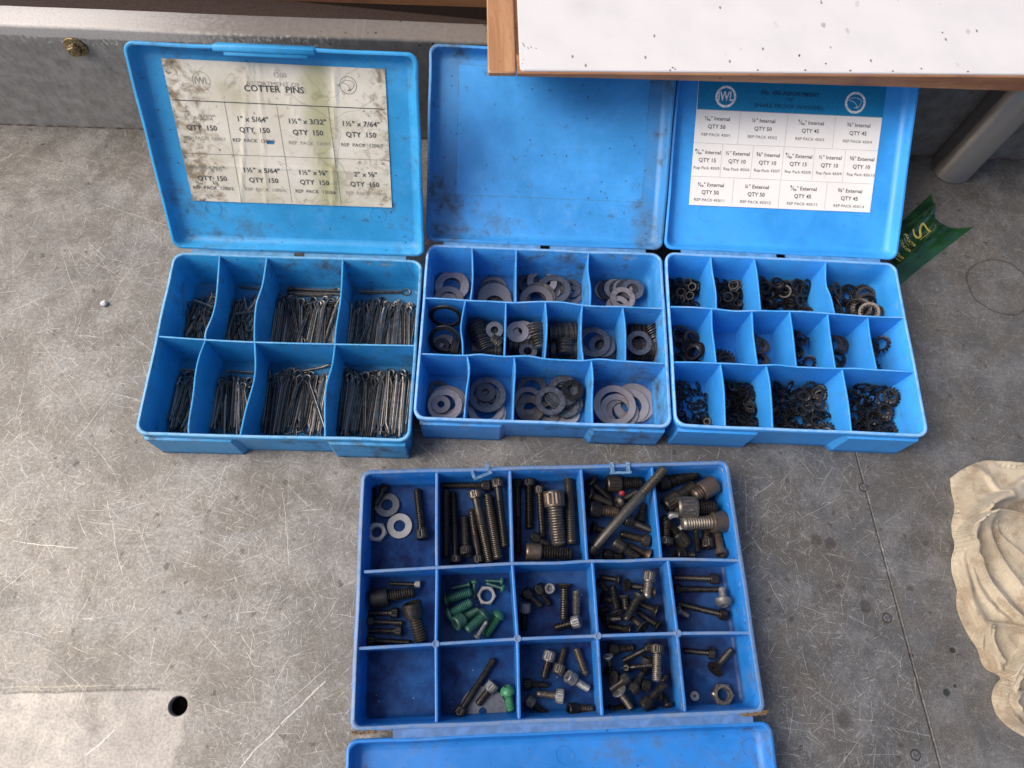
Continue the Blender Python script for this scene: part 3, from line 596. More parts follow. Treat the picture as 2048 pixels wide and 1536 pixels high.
# ================================================================ CONTENTS
FLOOR = .0021
def metal(name, a, b, rough=.4, metallic=.7, sc=300, rust=0.0, rc=(.16, .07, .035), bump=.2, per=.25):
    m = N(name); n1 = m.noise(sc, 4, .65); n2 = m.noise(sc*.25, 3, off=4)
    oi = m.n.new('ShaderNodeObjectInfo').outputs['Random']
    col = m.mix(m.ramp(m.math('ADD', n1, m.math('MULTIPLY', m.math('SUBTRACT', oi, .5), per*2)), .3, .7), a, b)
    if rust: col = m.mix(m.math('MULTIPLY', m.ramp(m.math('ADD', n2, m.math('MULTIPLY', m.math('SUBTRACT', oi, .5), .2)), .45, .65), rust), col, rc)
    m.out(col, m.ramp(n1, .3, .7, rough-.08, rough+.12), metallic); m.bump(n1, bump, .0002); return m.m
MT = {'black': metal('black_oxide', (.010, .0098, .0105), (.028, .0265, .027), .36, .5, 400, .15, (.05, .035, .025)),
      'dark': metal('aged_black_oxide', (.011, .0103, .010), (.034, .031, .029), .34, .55, 400, .3, (.08, .058, .04)),
      'brown': metal('browned_steel', (.045, .037, .031), (.11, .09, .075), .36, .6, 300, .4, (.12, .075, .05)),
      'bare': metal('worn_bare_steel', (.11, .10, .088), (.25, .23, .205), .36, .75, 500, .3, (.16, .10, .06)),
      'zinc': metal('dull_zinc', (.13, .135, .145), (.30, .31, .325), .46, .55, 350, .2, (.2, .15, .1)),
      'green': metal('dark_green_coating', (.010, .062, .048), (.022, .105, .078), .45, .1, 200, .5, (.02, .022, .02)),
      'lime': metal('bright_green_coating', (.030, .15, .075), (.06, .25, .12), .42, .1, 200, .4, (.03, .06, .04)),
      'pin': metal('oiled_pin_steel', (.095, .088, .084), (.25, .235, .225), .36, .75, 250, .2, (.1, .07, .05)),
      'washer': metal('grey_washer_steel', (.24, .215, .215), (.38, .345, .35), .44, .5, 300, .3, (.24, .17, .14), per=.5),
      'washerblue': metal('blued_washer_steel', (.055, .06, .075), (.12, .13, .16), .42, .55, 300),
      'washerold': metal('tarnished_washer_steel', (.06, .055, .045), (.20, .175, .15), .6, .3, 260, .5, (.05, .045, .035)),
      'lock': metal('black_spring_steel', (.011, .0108, .012), (.032, .030, .032), .42, .45, 400, .12, (.04, .032, .025)),
      'lockbrown': metal('brown_spring_steel', (.045, .040, .037), (.095, .083, .076), .48, .4, 400, .2, (.08, .06, .045))}
M_EDGE = metal('shadow_line_edge', (.030, .028, .028), (.09, .085, .08), .35, .6, 400)  # dark edges paint the thin shadow lines between overlapping washers
M_CREST = metal('worn_crest_highlight', (.045, .041, .036), (.105, .093, .08), .30, .7, 400, .2)  # worn crests, made lighter to paint the highlights along the threads
def P2(rad, a): return (rad*math.cos(a), rad*math.sin(a))
NS = 36
def bolt_meshes(kind, d, dh, L, hl, plain, mh, ms):
    """head and shank meshes; axis x, head end at -L/2"""
    r, rh = d/2, dh/2; q = MB(); x0 = -L/2
    def ring_(x, f): return [(x, *P2(f(i) if callable(f) else f, 2*math.pi*i/NS)) for i in range(NS)]
    def hexr(ap): return lambda i: ap/math.cos(((2*math.pi*i/NS) % (math.pi/3))-math.pi/6)
    kn = lambda i: rh*(1 if i % 2 else .93)
    if kind in ('cap', 'smooth'):
        kf = kn if kind == 'cap' else rh
        q.loft([ring_(x0+hl, r*.9), ring_(x0+hl, rh*.97), ring_(x0+hl*.96, rh), ring_(x0+hl*.84, rh), ring_(x0+hl*.83, kf), ring_(x0+hl*.16, kf), ring_(x0+hl*.15, rh), ring_(x0+hl*.08, rh*.99), ring_(x0, rh*.9),
                ring_(x0, rh*.62), ring_(x0+.0002, hexr(rh*.50)), ring_(x0+hl*.55, hexr(rh*.48))], cap1=True)
    elif kind == 'csk':
        q.loft([ring_(x0+hl, r*.95), ring_(x0+hl*.25, rh*.97), ring_(x0+hl*.1, rh), ring_(x0+.0001, rh*.98), ring_(x0, rh*.5), ring_(x0+.0002, hexr(rh*.36)), ring_(x0+hl*.5, hexr(rh*.34))], cap1=True)
    elif kind in ('pan', 'slot'):
        q.loft([ring_(x0+hl, r*.9), ring_(x0+hl, rh*.97), ring_(x0+hl*.75, rh), ring_(x0+hl*.4, rh*.88), ring_(x0+hl*.12, rh*.62), ring_(x0, rh*.42), ring_(x0+.0002, hexr(rh*.34)), ring_(x0+hl*.5, hexr(rh*.32))], cap1=True)
    elif kind == 'hex':
        q.loft([ring_(x0+hl, r*.9), ring_(x0+hl, hexr(rh*.86)), ring_(x0+hl*.12, hexr(rh*.86)), ring_(x0, rh*.82)], cap1=True)
    elif kind == 'stud':
        hl = .0004; q = None
    s = MB(); xs = x0+hl*(.99 if kind != 'stud' else 1); lo = [ring_(xs, r*.9 if kind != 'stud' else r*.55)]
    if kind == 'stud': lo = [ring_(x0+.003, hexr(r*.42)), ring_(x0+.0001, hexr(r*.45)), ring_(x0, r*.78)]
    xe = L/2; xp = xs+(xe-xs)*plain
    if plain > .02: lo += [ring_(xs+.0003, r), ring_(xp-.0008, r), ring_(xp, r*.88)]
    p = max(.0013, min(.0023, d*.19)); n = max(3, int((xe-xp-.0008)/p))
    bd = []
    for k in range(n):
        bd.append(len(lo)+1); x = xp+k*p; lo += [ring_(x+p*.05, r*.82), ring_(x+p*.40, r*.985), ring_(x+p*.62, r*.985)]
    lo += [ring_(xe-.0007, r*.84), ring_(xe, r*.66)]
    s.loft(lo, cap0=True, cap1=True, bands=bd)
    return (q.mesh('screw_head', MT[mh], 28) if q else None), s.mesh('threaded_shank', [MT[ms], MT[ms] if ms in ('green', 'lime', 'zinc', 'bare') else M_CREST], 40)
def washer_mesh(R_, ri, t, n=40):
    q = MB(); b = min(.0003, t*.28)
    q.loft([[(*P2(r, 2*math.pi*i/n), z) for i in range(n)] for r, z in ((R_-b, -t/2), (R_, -t/2+b), (R_, t/2-b), (R_-b, t/2), (ri+b, t/2), (ri, t/2-b), (ri, -t/2+b), (ri+b, -t/2))], ring=True, bands=[0, 1, 2, 4, 5, 6])
    return q
def lock_mesh(R_, ext, nt):
    t = .0007; q = MB(); n = nt*4
    base = [(r, z) for r, z in (((R_*.78, 0), (R_*.56, 0)) if ext else ((R_, 0), (R_*.76, 0)))]
    q.loft([[(*P2(r, 2*math.pi*i/n), z) for i in range(n)] for r, z in ((base[0][0], -t/2), (base[0][0], t/2), (base[1][0], t/2), (base[1][0], -t/2))], ring=True)
    ra, rb = (R_*.77, R_) if ext else (R_*.77, R_*.56)
    for k in range(nt):
        a = 2*math.pi*k/nt; w = math.pi/nt*.62; tw = .0009
        pts = []
        for zz in (-t*.45, t*.45):
            for (rad, s_, dz) in ((ra, -1, 0), (ra, 1, 0), (rb, 1, tw), (rb, -1, -tw)):
                ww = w*(1.0 if rad == ra else (.85 if ext else 1.05)); pts.append((*P2(rad, a+s_*ww), zz+dz))
        q.add(pts, [(0, 1, 2, 3), (4, 7, 6, 5), (0, 4, 5, 1), (1, 5, 6, 2), (2, 6, 7, 3), (3, 7, 4, 0)])
    return q
def nut_mesh(R_, ri, h, fl=False):
    q = MB(); n = 36
    hx = lambda i, ap: ap/math.cos(((2*math.pi*i/n) % (math.pi/3))-math.pi/6)
    def rg(f, z): return [(*P2(f(i) if callable(f) else f, 2*math.pi*i/n), z) for i in range(n)]
    ap = R_*.87
    lo = [rg(ap*.98, -h/2), rg(lambda i: hx(i, ap), -h/2+h*.12), rg(lambda i: hx(i, ap), h/2-h*.12), rg(ap*.96, h/2)]
    if fl: lo += [rg(ri*1.45, h/2), rg(ri*1.4, h/2+h*.18), rg(ri*1.15, h/2+h*.18)]
    lo += [rg(ri*1.12, h/2+(h*.18 if fl else 0)), rg(ri, h/2-h*.12)]
    for k in range(5): z = h/2-h*.15-k*h*.16; lo += [rg(ri*1.04, z), rg(ri*.96, z-h*.08)]
    lo += [rg(ri*1.1, -h/2)]
    q.loft(lo, ring=True); return q
def pin_mesh(L, w):
    """cotter pin lying along y: two legs side by side that part into an eye"""
    w *= 1.1; r = w*.27; q = MB(); e = w*.95; y0 = -L/2; yn = L/2-e*3.0
    for s_ in (1,):
        path = [(-r*.95, y0, 0), (-r*.95, y0+L*.3, 0), (-r*.95, yn-e*.2, 0), (-r*1.3, yn+e*.25, 0)]
        cy = L/2-e-r
        for k in range(0, 15): a = R(215-k*(250/14)); path.append((e*math.cos(a), cy+e*math.sin(a)*1.0, 0))
        path += [(r*1.3, yn+e*.25, 0), (r*.95, yn-e*.2, 0), (r*.95, y0+L*.3, 0), (r*.95, y0+w*.5, 0)]
        q.tube(path, r, 7, flat=1.25)
    return q
ITEMS = []; _mc = {}
def cached(key, fn):
    if key not in _mc: _mc[key] = fn()
    return _mc[key]
def item(name, label, cat, group, M, parts, hull, fixed=False):
    """parts: [(part name, mesh)]; a single unnamed part makes the thing one mesh"""
    ITEMS.append(dict(name=name, label=label, cat=cat, group=group, M=M, parts=parts, hull=hull, fixed=fixed))
def axes(P, X, Z):
    X = X.normalized(); Z = (Z-X*Z.dot(X)).normalized(); Y = Z.cross(X)
    return Matrix(((X.x, Y.x, Z.x, P.x), (X.y, Y.y, Z.y, P.y), (X.z, Y.z, Z.z, P.z), (0, 0, 0, 1)))

# ---- cotter pins (first box) ---------------------------------------------------
def cell(i, l, r, t, b):
    H = BOX[i][5]; return (i, bl(i, *l, H).x, bl(i, *r, H).x, bl(i, *b, H).y, bl(i, *t, H).y)
PC = [(cell(1, (318, 640), (419, 640), (393, 508), (357, 676)), 78, 34, 2.5, 'first back row', .25, 0, 11),
      (cell(1, (417, 640), (508, 640), (488, 508), (459, 681)), 76, 34, 2.5, 'second back row', .12, 1, 11),
      (cell(1, (509, 640), (675, 640), (610, 511), (590, 686)), 60, 54, 3.1, 'third back row', .10, 5, 17),
      (cell(1, (675, 640), (829, 640), (763, 515), (750, 690)), 52, 53, 3.0, 'last back row', .05, 1, 15),
      (cell(1, (283, 820), (380, 820), (357, 678), (324, 868)), 38, 48, 2.6, 'first front row', .12, 2, 10),
      (cell(1, (381, 820), (489, 820), (459, 683), (428, 870)), 42, 49, 2.6, 'second front row', .08, 4, 10),
      (cell(1, (490, 820), (650, 820), (590, 687), (565, 873)), 38, 58, 3.1, 'third front row', .06, 3, 15),
      (cell(1, (650, 820), (824, 820), (750, 690), (735, 878)), 46, 62, 3.2, 'last front row', .05, 1, 17)]
rnd = random.Random(11)
for (ci, n, L, w, nm, lean, nx, across) in PC:
    sp_ = (.017, .006) if L < 40 else (.004, .004)
    i, x0, x1, y0, y1 = ci; L *= .001; w *= .001; BM = boxM(i)
    m = cached(('pin', L, w), lambda: pin_mesh(L, w).mesh('cotter_pin', MT['pin'], 60))
    x0 += .0095 if x0 < -.1 else .005; x1 -= .0095 if x1 > .1 else .005; yb = y0+(.0095 if y0 < -.08 else .004); per = across
    grp = 'cotter pins in the %s compartment' % nm
    for k in range(n):
        lay, j = divmod(k, per); x = x0+(x1-x0)*((j+.5+(lay % 2)*.3)/per); y = yb+L/2+rnd.uniform(0, .010)+(lay % 2)*sp_[0]+sp_[1]*rnd.random()
        y = min(y, y1-.009-L/2+.004)
        a = rnd.gauss(-lean*.5, lean*.55+.02+.02*(lay > 2))+ (math.pi if rnd.random() < .1 else 0)
        M = BM @ Matrix.Translation((x, y, FLOOR+.0035+lay*.0066+rnd.uniform(0, .001))) @ Matrix.Rotation(a, 4, 'Z') @ Matrix.Rotation(rnd.choice((0, 1.57, 1.2, .5)), 4, 'Y')
        item('cotter_pin', 'steel cotter pin heaped lengthwise in the %s compartment of the cotter pin box' % nm, 'cotter pin', grp, M, [(None, m)], ('box', w*.62, L, w*.40))
    if x1-x0 < L-.004: L = .034; w = .0025; m = cached(('pin', L, w), lambda: pin_mesh(L, w).mesh('cotter_pin', MT['pin'], 60))
    for k in range(nx):
        y = y1-.012-(k % 4)*.0052; lay = k//4
        M = BM @ Matrix.Translation(((x0+x1)/2+rnd.uniform(-.002, .002), y, FLOOR+.003+lay*.004+(.010 if n > 33 and k > 2 else 0))) @ Matrix.Rotation(R(-90)+rnd.uniform(-.12, .05)+(R(180) if k % 3 == 1 else 0), 4, 'Z') @ Matrix.Rotation(rnd.choice((0, 1.3)), 4, 'Y')
        item('cotter_pin', 'steel cotter pin lying crosswise at the back of the %s compartment' % nm, 'cotter pin', 'crosswise pins in the %s compartment' % nm, M, [(None, m)], ('box', w*.62, L, w*.40))

# ---- flat washers (second box) -------------------------------------------------
_fz = {}
def flat(px, py, Rp, rf, mt='washer', z=.004, nm='', label=None, t=.0013, tilt=None, grp=None, fixed=False):
    k = mpp(px, py, z); R_ = round(Rp*k*2000)/2000; ri = round(R_*rf*4000)/4000; p = at(px, py, z)
    m = cached(('w', R_, ri, mt, t), lambda: washer_mesh(R_, ri, t).mesh('flat_washer', [MT[mt], M_EDGE], 30))
    Z = Vector(tilt) if tilt else Vector((rnd.uniform(-.03, .03), rnd.uniform(-.03, .03), 1))
    M = axes(p, Vector((1, .01, 0)) if abs(Z.normalized().x) < .9 else Vector((0, 1, 0)), Z)
    if not fixed:
        dz = _fz.setdefault(nm, []); zz = FLOOR+t/2
        for (qx, qy, qr, qz) in dz:
            dd = math.hypot(qx-p.x, qy-p.y)
            if dd < (qr+R_)*.97 and not (dd+R_ < qr*.6 or dd+qr < ri): zz = max(zz, qz+t*1.25)
        p = at(px, py, zz); dz.append((p.x, p.y, R_, zz)); M = axes(p, Vector((1, .01, 0)), Vector((rnd.uniform(-.03, .03), rnd.uniform(-.03, .03), 1))); fixed = True
    item('flat_washer', label or 'flat steel washer in the pile of the %s compartment of the washer box' % nm, 'washer', grp or 'washers in the %s compartment' % nm, M, [(None, m)], ('cyl', R_, t), fixed)
def edge(A, B, n, Rp, rf, mt, nm, el=0.0, z=None, jit=.06, t=.0011, skew=0.0):
    """a row of washers standing on edge from A to B (photo px of the row's crest)"""
    Rm = Rp*mpp(A[0], A[1], .012); zc = FLOOR+Rm*math.cos(el)+.0004 if z is None else z
    a, b = at(A[0], A[1], zc), at(B[0], B[1], zc); ax = (b-a).normalized()
    Zd = Vector((ax.x*math.cos(el), ax.y*math.cos(el), math.sin(el)))
    R_ = round(Rm*2000)/2000; ri = round(R_*rf*4000)/4000
    m = cached(('w', R_, ri, mt, t), lambda: washer_mesh(R_, ri, t).mesh('flat_washer', [MT[mt], M_EDGE], 30))
    for k in range(n):
        p = a+(b-a)*((k+.5)/n); Z = Zd+Vector((rnd.uniform(-jit, jit), rnd.uniform(-jit, jit)+skew, rnd.uniform(-jit, jit)))
        p = p+Vector((0, 0, rnd.uniform(0, .0008)))
        item('flat_washer', 'flat washer standing on edge in the %s compartment of the washer box' % nm, 'washer', 'edgewise washers in the %s compartment' % nm, axes(p, Vector((0, 0, 1)), Z), [(None, m)], ('cyl', R_, t), True)
A1, A2, A3, A4 = "first back row", "second back row", "third back row", "last back row"
for k, (x, y, r) in enumerate([(902, 574, 34), (903, 573, 34), (904, 572, 35)]): flat(x, y, r, .52, 'washer', .004+k*.0016, A1)
flat(897, 599, 30, .55, 'washer', .010, A1, label='grey flat washer leaning frontmost on the pile of the first back row compartment', tilt=(0, -.15, 1))
for k, (x, y, r) in enumerate([(986, 568, 23), (988, 577, 27), (986, 587, 31), (989, 596, 34)]): flat(x, y, r, .5, 'washer' if k % 2 else 'washerblue', .004+k*.0017, A2, tilt=(0, -.1, 1))
flat(989, 608, 36, .5, 'washer', .0115, A2, label='foremost grey flat washer of the shingled pile in the second back row compartment', tilt=(0, -.1, 1))
for (x, y, r, rf, mt, z) in [(1145, 590, 21, .5, 'washerblue', .004), (1098, 577, 25, .5, 'washer', .004), (1056, 570, 22, .5, 'washerblue', .004), (1057, 568, 22, .5, 'washerblue', .0055), (1056, 567, 22, .5, 'washerblue', .007),
                             (1141, 577, 22, .5, 'washerblue', .0055), (1084, 563, 30, .55, 'washer', .0065), (1109, 578, 33, .62, 'washerblue', .0085)]: flat(x, y, r, rf, mt, z, A3)
flat(1078, 594, 33, .55, 'washerold', .0095, A3, label='speckled pale flat washer near the middle of the third back row washer compartment')
flat(1073, 601, 34, .55, 'washer', .011, A3, label='light grey washer on the speckled one in the third back row compartment')
for k, (x, y, r) in enumerate([(1211, 581, 22), (1218, 580, 23), (1230, 578, 22), (1240, 578, 22), (1247, 578, 22), (1254, 578, 23)]): flat(x, y, r, .5, 'washerblue' if k % 2 else 'washer', .004+k*.0013, A4, tilt=(-.12, 0, 1))
flat(1265, 579, 23, .5, 'washerblue', .013, A4, label='bluish flat washer at the right end of the row in the back right washer compartment', tilt=(-.1, 0, 1))
flat(1236, 614, 25, .5, 'washer', .010, A4, label='grey washer half hidden by the divider in the back right washer compartment')
flat(1245, 597, 26, .52, 'washer', .0145, A4, label='light grey washer lying on top of the row in the back right washer compartment')
B_1, B_2, B_3, B_4, B_5, B_6 = ["%s middle row" % s for s in ('first', 'second', 'third', 'fourth', 'fifth', 'last')]
flat(889, 692, 26, .5, 'washer', .004, B_1); flat(897, 700, 26, .5, 'washer', .0055, B_1); flat(884, 690, 15, .4, 'washerblue', .007, B_1)
edge((903, 698), (918, 700), 5, 22, .55, 'washer', B_1)
flat(889, 680, 32, .70, 'black', .0195, B_1, label='black thin washer tilted in the front of the first middle row washer compartment', tilt=(-.05, -1.3, 1), fixed=True, t=.0018)
flat(892, 633, 34, .72, 'black', .0265, B_1, label='black thin washer leaning on the back wall of the first middle row compartment', tilt=(-.1, -5, 1), fixed=True, t=.0016)
edge((950, 648), (974, 704), 14, 19, .45, 'washerblue', B_2, el=.75, z=.014, jit=.05); edge((944, 702), (1003, 704), 26, 17, .45, 'washer', B_2, jit=.05); edge((984, 680), (1003, 692), 8, 17, .45, 'washer', B_2, el=.5, z=.013, jit=.08)
edge((945, 668), (1000, 668), 16, 17, .45, 'washerblue', B_2, jit=.08, z=.0095)
flat(989, 660, 18, .42, 'washerblue', .021, B_2, label='blued small washer lying on the edgewise stack in the second middle row compartment', tilt=(.12, -.2, 1), fixed=True)
edge((1018, 690), (1084, 692), 30, 20, .45, 'washerblue', B_3, jit=.05); edge((1020, 668), (1082, 670), 26, 19, .45, 'washer', B_3, jit=.05, z=.0098); edge((1068, 650), (1082, 700), 9, 18, .45, 'washer', B_3, z=.018, el=.2)
flat(1046, 661, 22, .38, 'washer', .0215, B_3, label='second grey washer just under the topmost one in the third middle row compartment', fixed=True)
flat(1035, 664, 23, .38, 'washer', .0232, B_3, label='light grey washer topmost in the third middle row washer compartment', fixed=True, tilt=(-.05, -.05, 1))
flat(1056, 702, 19, .45, 'washerblue', .0215, B_3, label='blued washer tilted at the front of the third middle row compartment', tilt=(.35, .1, 1), fixed=True)
edge((1097, 668), (1158, 668), 30, 22, .45, 'washer', B_4, jit=.06, skew=.05); edge((1100, 702), (1110, 702), 4, 20, .45, 'washerblue', B_4); edge((1130, 684), (1131, 713), 11, 21, .45, 'washerblue', B_4, el=1.0, z=.014, jit=.04)
edge((1144, 702), (1160, 704), 6, 20, .45, 'washer', B_4)
flat(1208, 690, 24, .5, 'washerblue', .004, B_5); flat(1214, 700, 22, .5, 'washerblue', .0055, B_5); flat(1217, 690, 20, .5, 'washerblue', .007, B_5)
flat(1187, 684, 34, .62, 'washerblue', .0165, B_5, label='large blued washer leaning on the left wall of the fifth middle row compartment', tilt=(.85, .05, 1), fixed=True)
flat(1204, 692, 27, .55, 'washerblue', .0135, B_5, label='medium blued washer leaning on the large one in the fifth middle row compartment', tilt=(.55, .15, 1), fixed=True)
edge((1258, 700), (1312, 700), 22, 22, .5, 'washer', B_6, jit=.08); edge((1302, 655), (1316, 690), 8, 22, .5, 'washerblue', B_6, el=.1, z=.014, skew=.3); edge((1256, 668), (1290, 668), 10, 20, .5, 'washerblue', B_6, z=.0095)
flat(1278, 686, 26, .55, 'washerblue', .0245, B_6, label='grey washer lying on top of the stack in the last middle row compartment', fixed=True, tilt=(-.03, -.08, 1))
C_1, C_2, C_3, C_4 = "first front row", "second front row", "third front row", "last front row"
flat(876, 780, 21, .5, 'washerblue', .004, C_1); flat(898, 805, 36, .58, 'washer', .0045, C_1); flat(893, 803, 35, .58, 'washer', .006, C_1)
flat(890, 810, 35, .58, 'washer', .0078, C_1, label='large grey washer ringed around the small one in the front left washer compartment'); flat(882, 809, 19, .33, 'washer', .0085, C_1, label='small grey washer with small hole in the front left washer compartment')
flat(975, 826, 38, .6, 'washer', .004, C_2); flat(972, 818, 37, .6, 'washer', .0055, C_2); flat(985, 800, 22, .5, 'washer', .0065, C_2); flat(980, 798, 24, .5, 'washerblue', .0078, C_2)
flat(974, 790, 38, .68, 'washerblue', .0095, C_2, label='large bluish ring washer in the second front row compartment'); flat(971, 785, 20, .33, 'washerblue', .0105, C_2, label='small bluish washer inside the large ring in the second front row compartment')
flat(1064, 777, 30, .55, 'washerblue', .004, C_3); flat(1056, 802, 30, .6, 'washer', .005, C_3); flat(1128, 830, 28, .5, 'washer', .004, C_3); flat(1134, 826, 26, .5, 'washer', .0055, C_3); flat(1098, 824, 24, .5, 'washer', .004, C_3)
flat(1060, 818, 29, .42, 'washerold', .0085, C_3, label='thick tarnished washer at the left of the third front row compartment', t=.0035)
for k, (x, y, r) in enumerate([(1139, 806, 27), (1132, 810, 27), (1118, 790, 30), (1123, 786, 32), (1128, 781, 33)]): flat(x, y, r, .55, 'washerblue', .0065+k*.0017, C_3)
flat(1101, 802, 31, .6, 'washerblue', .0145, C_3, label='blued ring washer overlapping the tarnished one in the third front row compartment'); flat(1145, 780, 22, .5, 'black', .0165, C_3, label='black tilted washer topmost on the pile in the third front row compartment', tilt=(.2, .25, 1))
flat(1268, 806, 42, .62, 'washer', .004, C_4); flat(1262, 812, 36, .55, 'washer', .0055, C_4); flat(1244, 824, 34, .58, 'washer', .007, C_4); flat(1234, 820, 35, .6, 'washer', .0085, C_4)
flat(1229, 811, 43, .66, 'washer', .0105, C_4, label='largest grey ring washer on top in the front right washer compartment')

# ---- toothed lock washers (third box) -------------------------------------------
def heap(ci, n, R_, ext, mt, nm, flatness=.5, size=(1, 1), seed=0, stacks=0):
    R_ = round(R_*.93, 5)
    i, x0, x1, y0, y1 = ci; rn = random.Random(seed+77); BM = boxM(i); nt = 10 if R_ < .005 else (12 if R_ < .008 else 14)
    m = cached(('lk', R_, ext, mt), lambda: lock_mesh(R_, ext, nt).mesh('lock_washer', MT[mt], 30)); mg = R_+.0045
    n = int(n*1.5) if n > 30 else int(n*1.1)
    word = 'external' if ext else 'internal'; clr = 'brown' if mt == 'lockbrown' else 'black'
    nx = max(1, int((x1-x0-2*mg)/(R_*2.05))+1); ny = max(1, int((y1-y0-2*mg)*size[1]/(R_*2.05))+1)
    for k in range(n):
        lay, j = divmod(k, nx*ny); jy, jx = divmod(j, nx)
        x = x0+mg+(x1-x0-2*mg)*((jx+.5)/nx)+rn.uniform(-.001, .001); y = y0+mg+(y1-y0-2*mg)*size[1]*((jy+.5)/ny)+rn.uniform(-.001, .001)
        tl = rn.uniform(0, 1.3) if rn.random() > flatness else rn.uniform(0, .25)
        M = BM @ Matrix.Translation((x, y, FLOOR+.003+R_*(.5+lay*1.12))) @ Matrix.Rotation(rn.uniform(0, 6.28), 4, 'Z') @ Matrix.Rotation(tl, 4, 'X') @ Matrix.Rotation(rn.uniform(0, 6), 4, 'Z')
        item('lock_washer', '%s %s toothed washer heaped in the %s compartment of the clean box' % (clr, word, nm), 'lock washer', 'lock washers in the %s compartment' % nm, M, [(None, m)], ('cyl', R_, .0014))
c3 = lambda l, r, t, b: cell(3, l, r, t, b)
heap(c3((1340, 560), (1428, 560), (1378, 506), (1388, 614)), 60, .0046, False, 'lock', A1, seed=1)
heap(c3((1428, 560), (1516, 560), (1466, 510), (1478, 619)), 44, .0055, False, 'lock', A2, seed=2)
heap(c3((1516, 565), (1655, 565), (1580, 516), (1595, 622)), 60, .0072, False, 'lock', A3, .4, seed=3)
heap(c3((1656, 570), (1803, 575), (1726, 522), (1740, 631)), 34, .0106, False, 'lockbrown', A4, .4, (1, .8), seed=4)
heap(c3((1343, 668), (1428, 668), (1386, 615), (1389, 724)), 20, .0095, False, 'lock', B_1, .3, seed=5)
heap(c3((1428, 672), (1508, 672), (1469, 621), (1475, 727)), 7, .0102, True, 'lock', B_2, .9, (1, .7), seed=6)
heap(c3((1508, 675), (1588, 675), (1545, 621), (1555, 731)), 8, .0112, False, 'lockbrown', B_3, .9, seed=7)
heap(c3((1588, 680), (1664, 680), (1623, 624), (1634, 734)), 24, .0088, True, 'lock', B_4, .2, seed=8)
heap(c3((1664, 682), (1746, 682), (1702, 629), (1712, 736)), 7, .0108, False, 'lock', B_5, .7, seed=9)
heap(c3((1746, 685), (1824, 688), (1777, 634), (1795, 742)), 12, .0100, True, 'lock', B_6, .2, seed=10)
heap(c3((1350, 790), (1448, 790), (1393, 725), (1400, 853)), 56, .0046, True, 'lock', C_1, .5, (1, .8), seed=11)
heap(c3((1448, 790), (1545, 795), (1488, 729), (1499, 857)), 80, .0056, True, 'lock', C_2, .4, seed=12)
heap(c3((1545, 795), (1697, 800), (1610, 734), (1626, 862)), 62, .0072, True, 'lock', C_3, .5, seed=13)
heap(c3((1697, 805), (1847, 805), (1760, 741), (1780, 870)), 50, .0088, True, 'lock', C_4, .3, seed=14)

# ---- screws, nuts and odds (fourth box) -----------------------------------------
ROWN = ('back', 'middle', 'front'); COLN = ('first', 'second', 'third', 'fourth', 'last')
def cn(c): return "%s %s row compartment of the screw box" % (COLN[c % 5], ROWN[c//5])
FIN = {'black': 'black', 'dark': 'dark', 'brown': 'brownish', 'bare': 'bare steel', 'zinc': 'silvery', 'green': 'dark green', 'lime': 'bright green'}
KN = {'cap': 'socket screw', 'smooth': 'smooth socket screw', 'csk': 'countersunk screw', 'pan': 'button screw', 'slot': 'cheese screw', 'hex': 'hex bolt', 'stud': 'headless stud'}
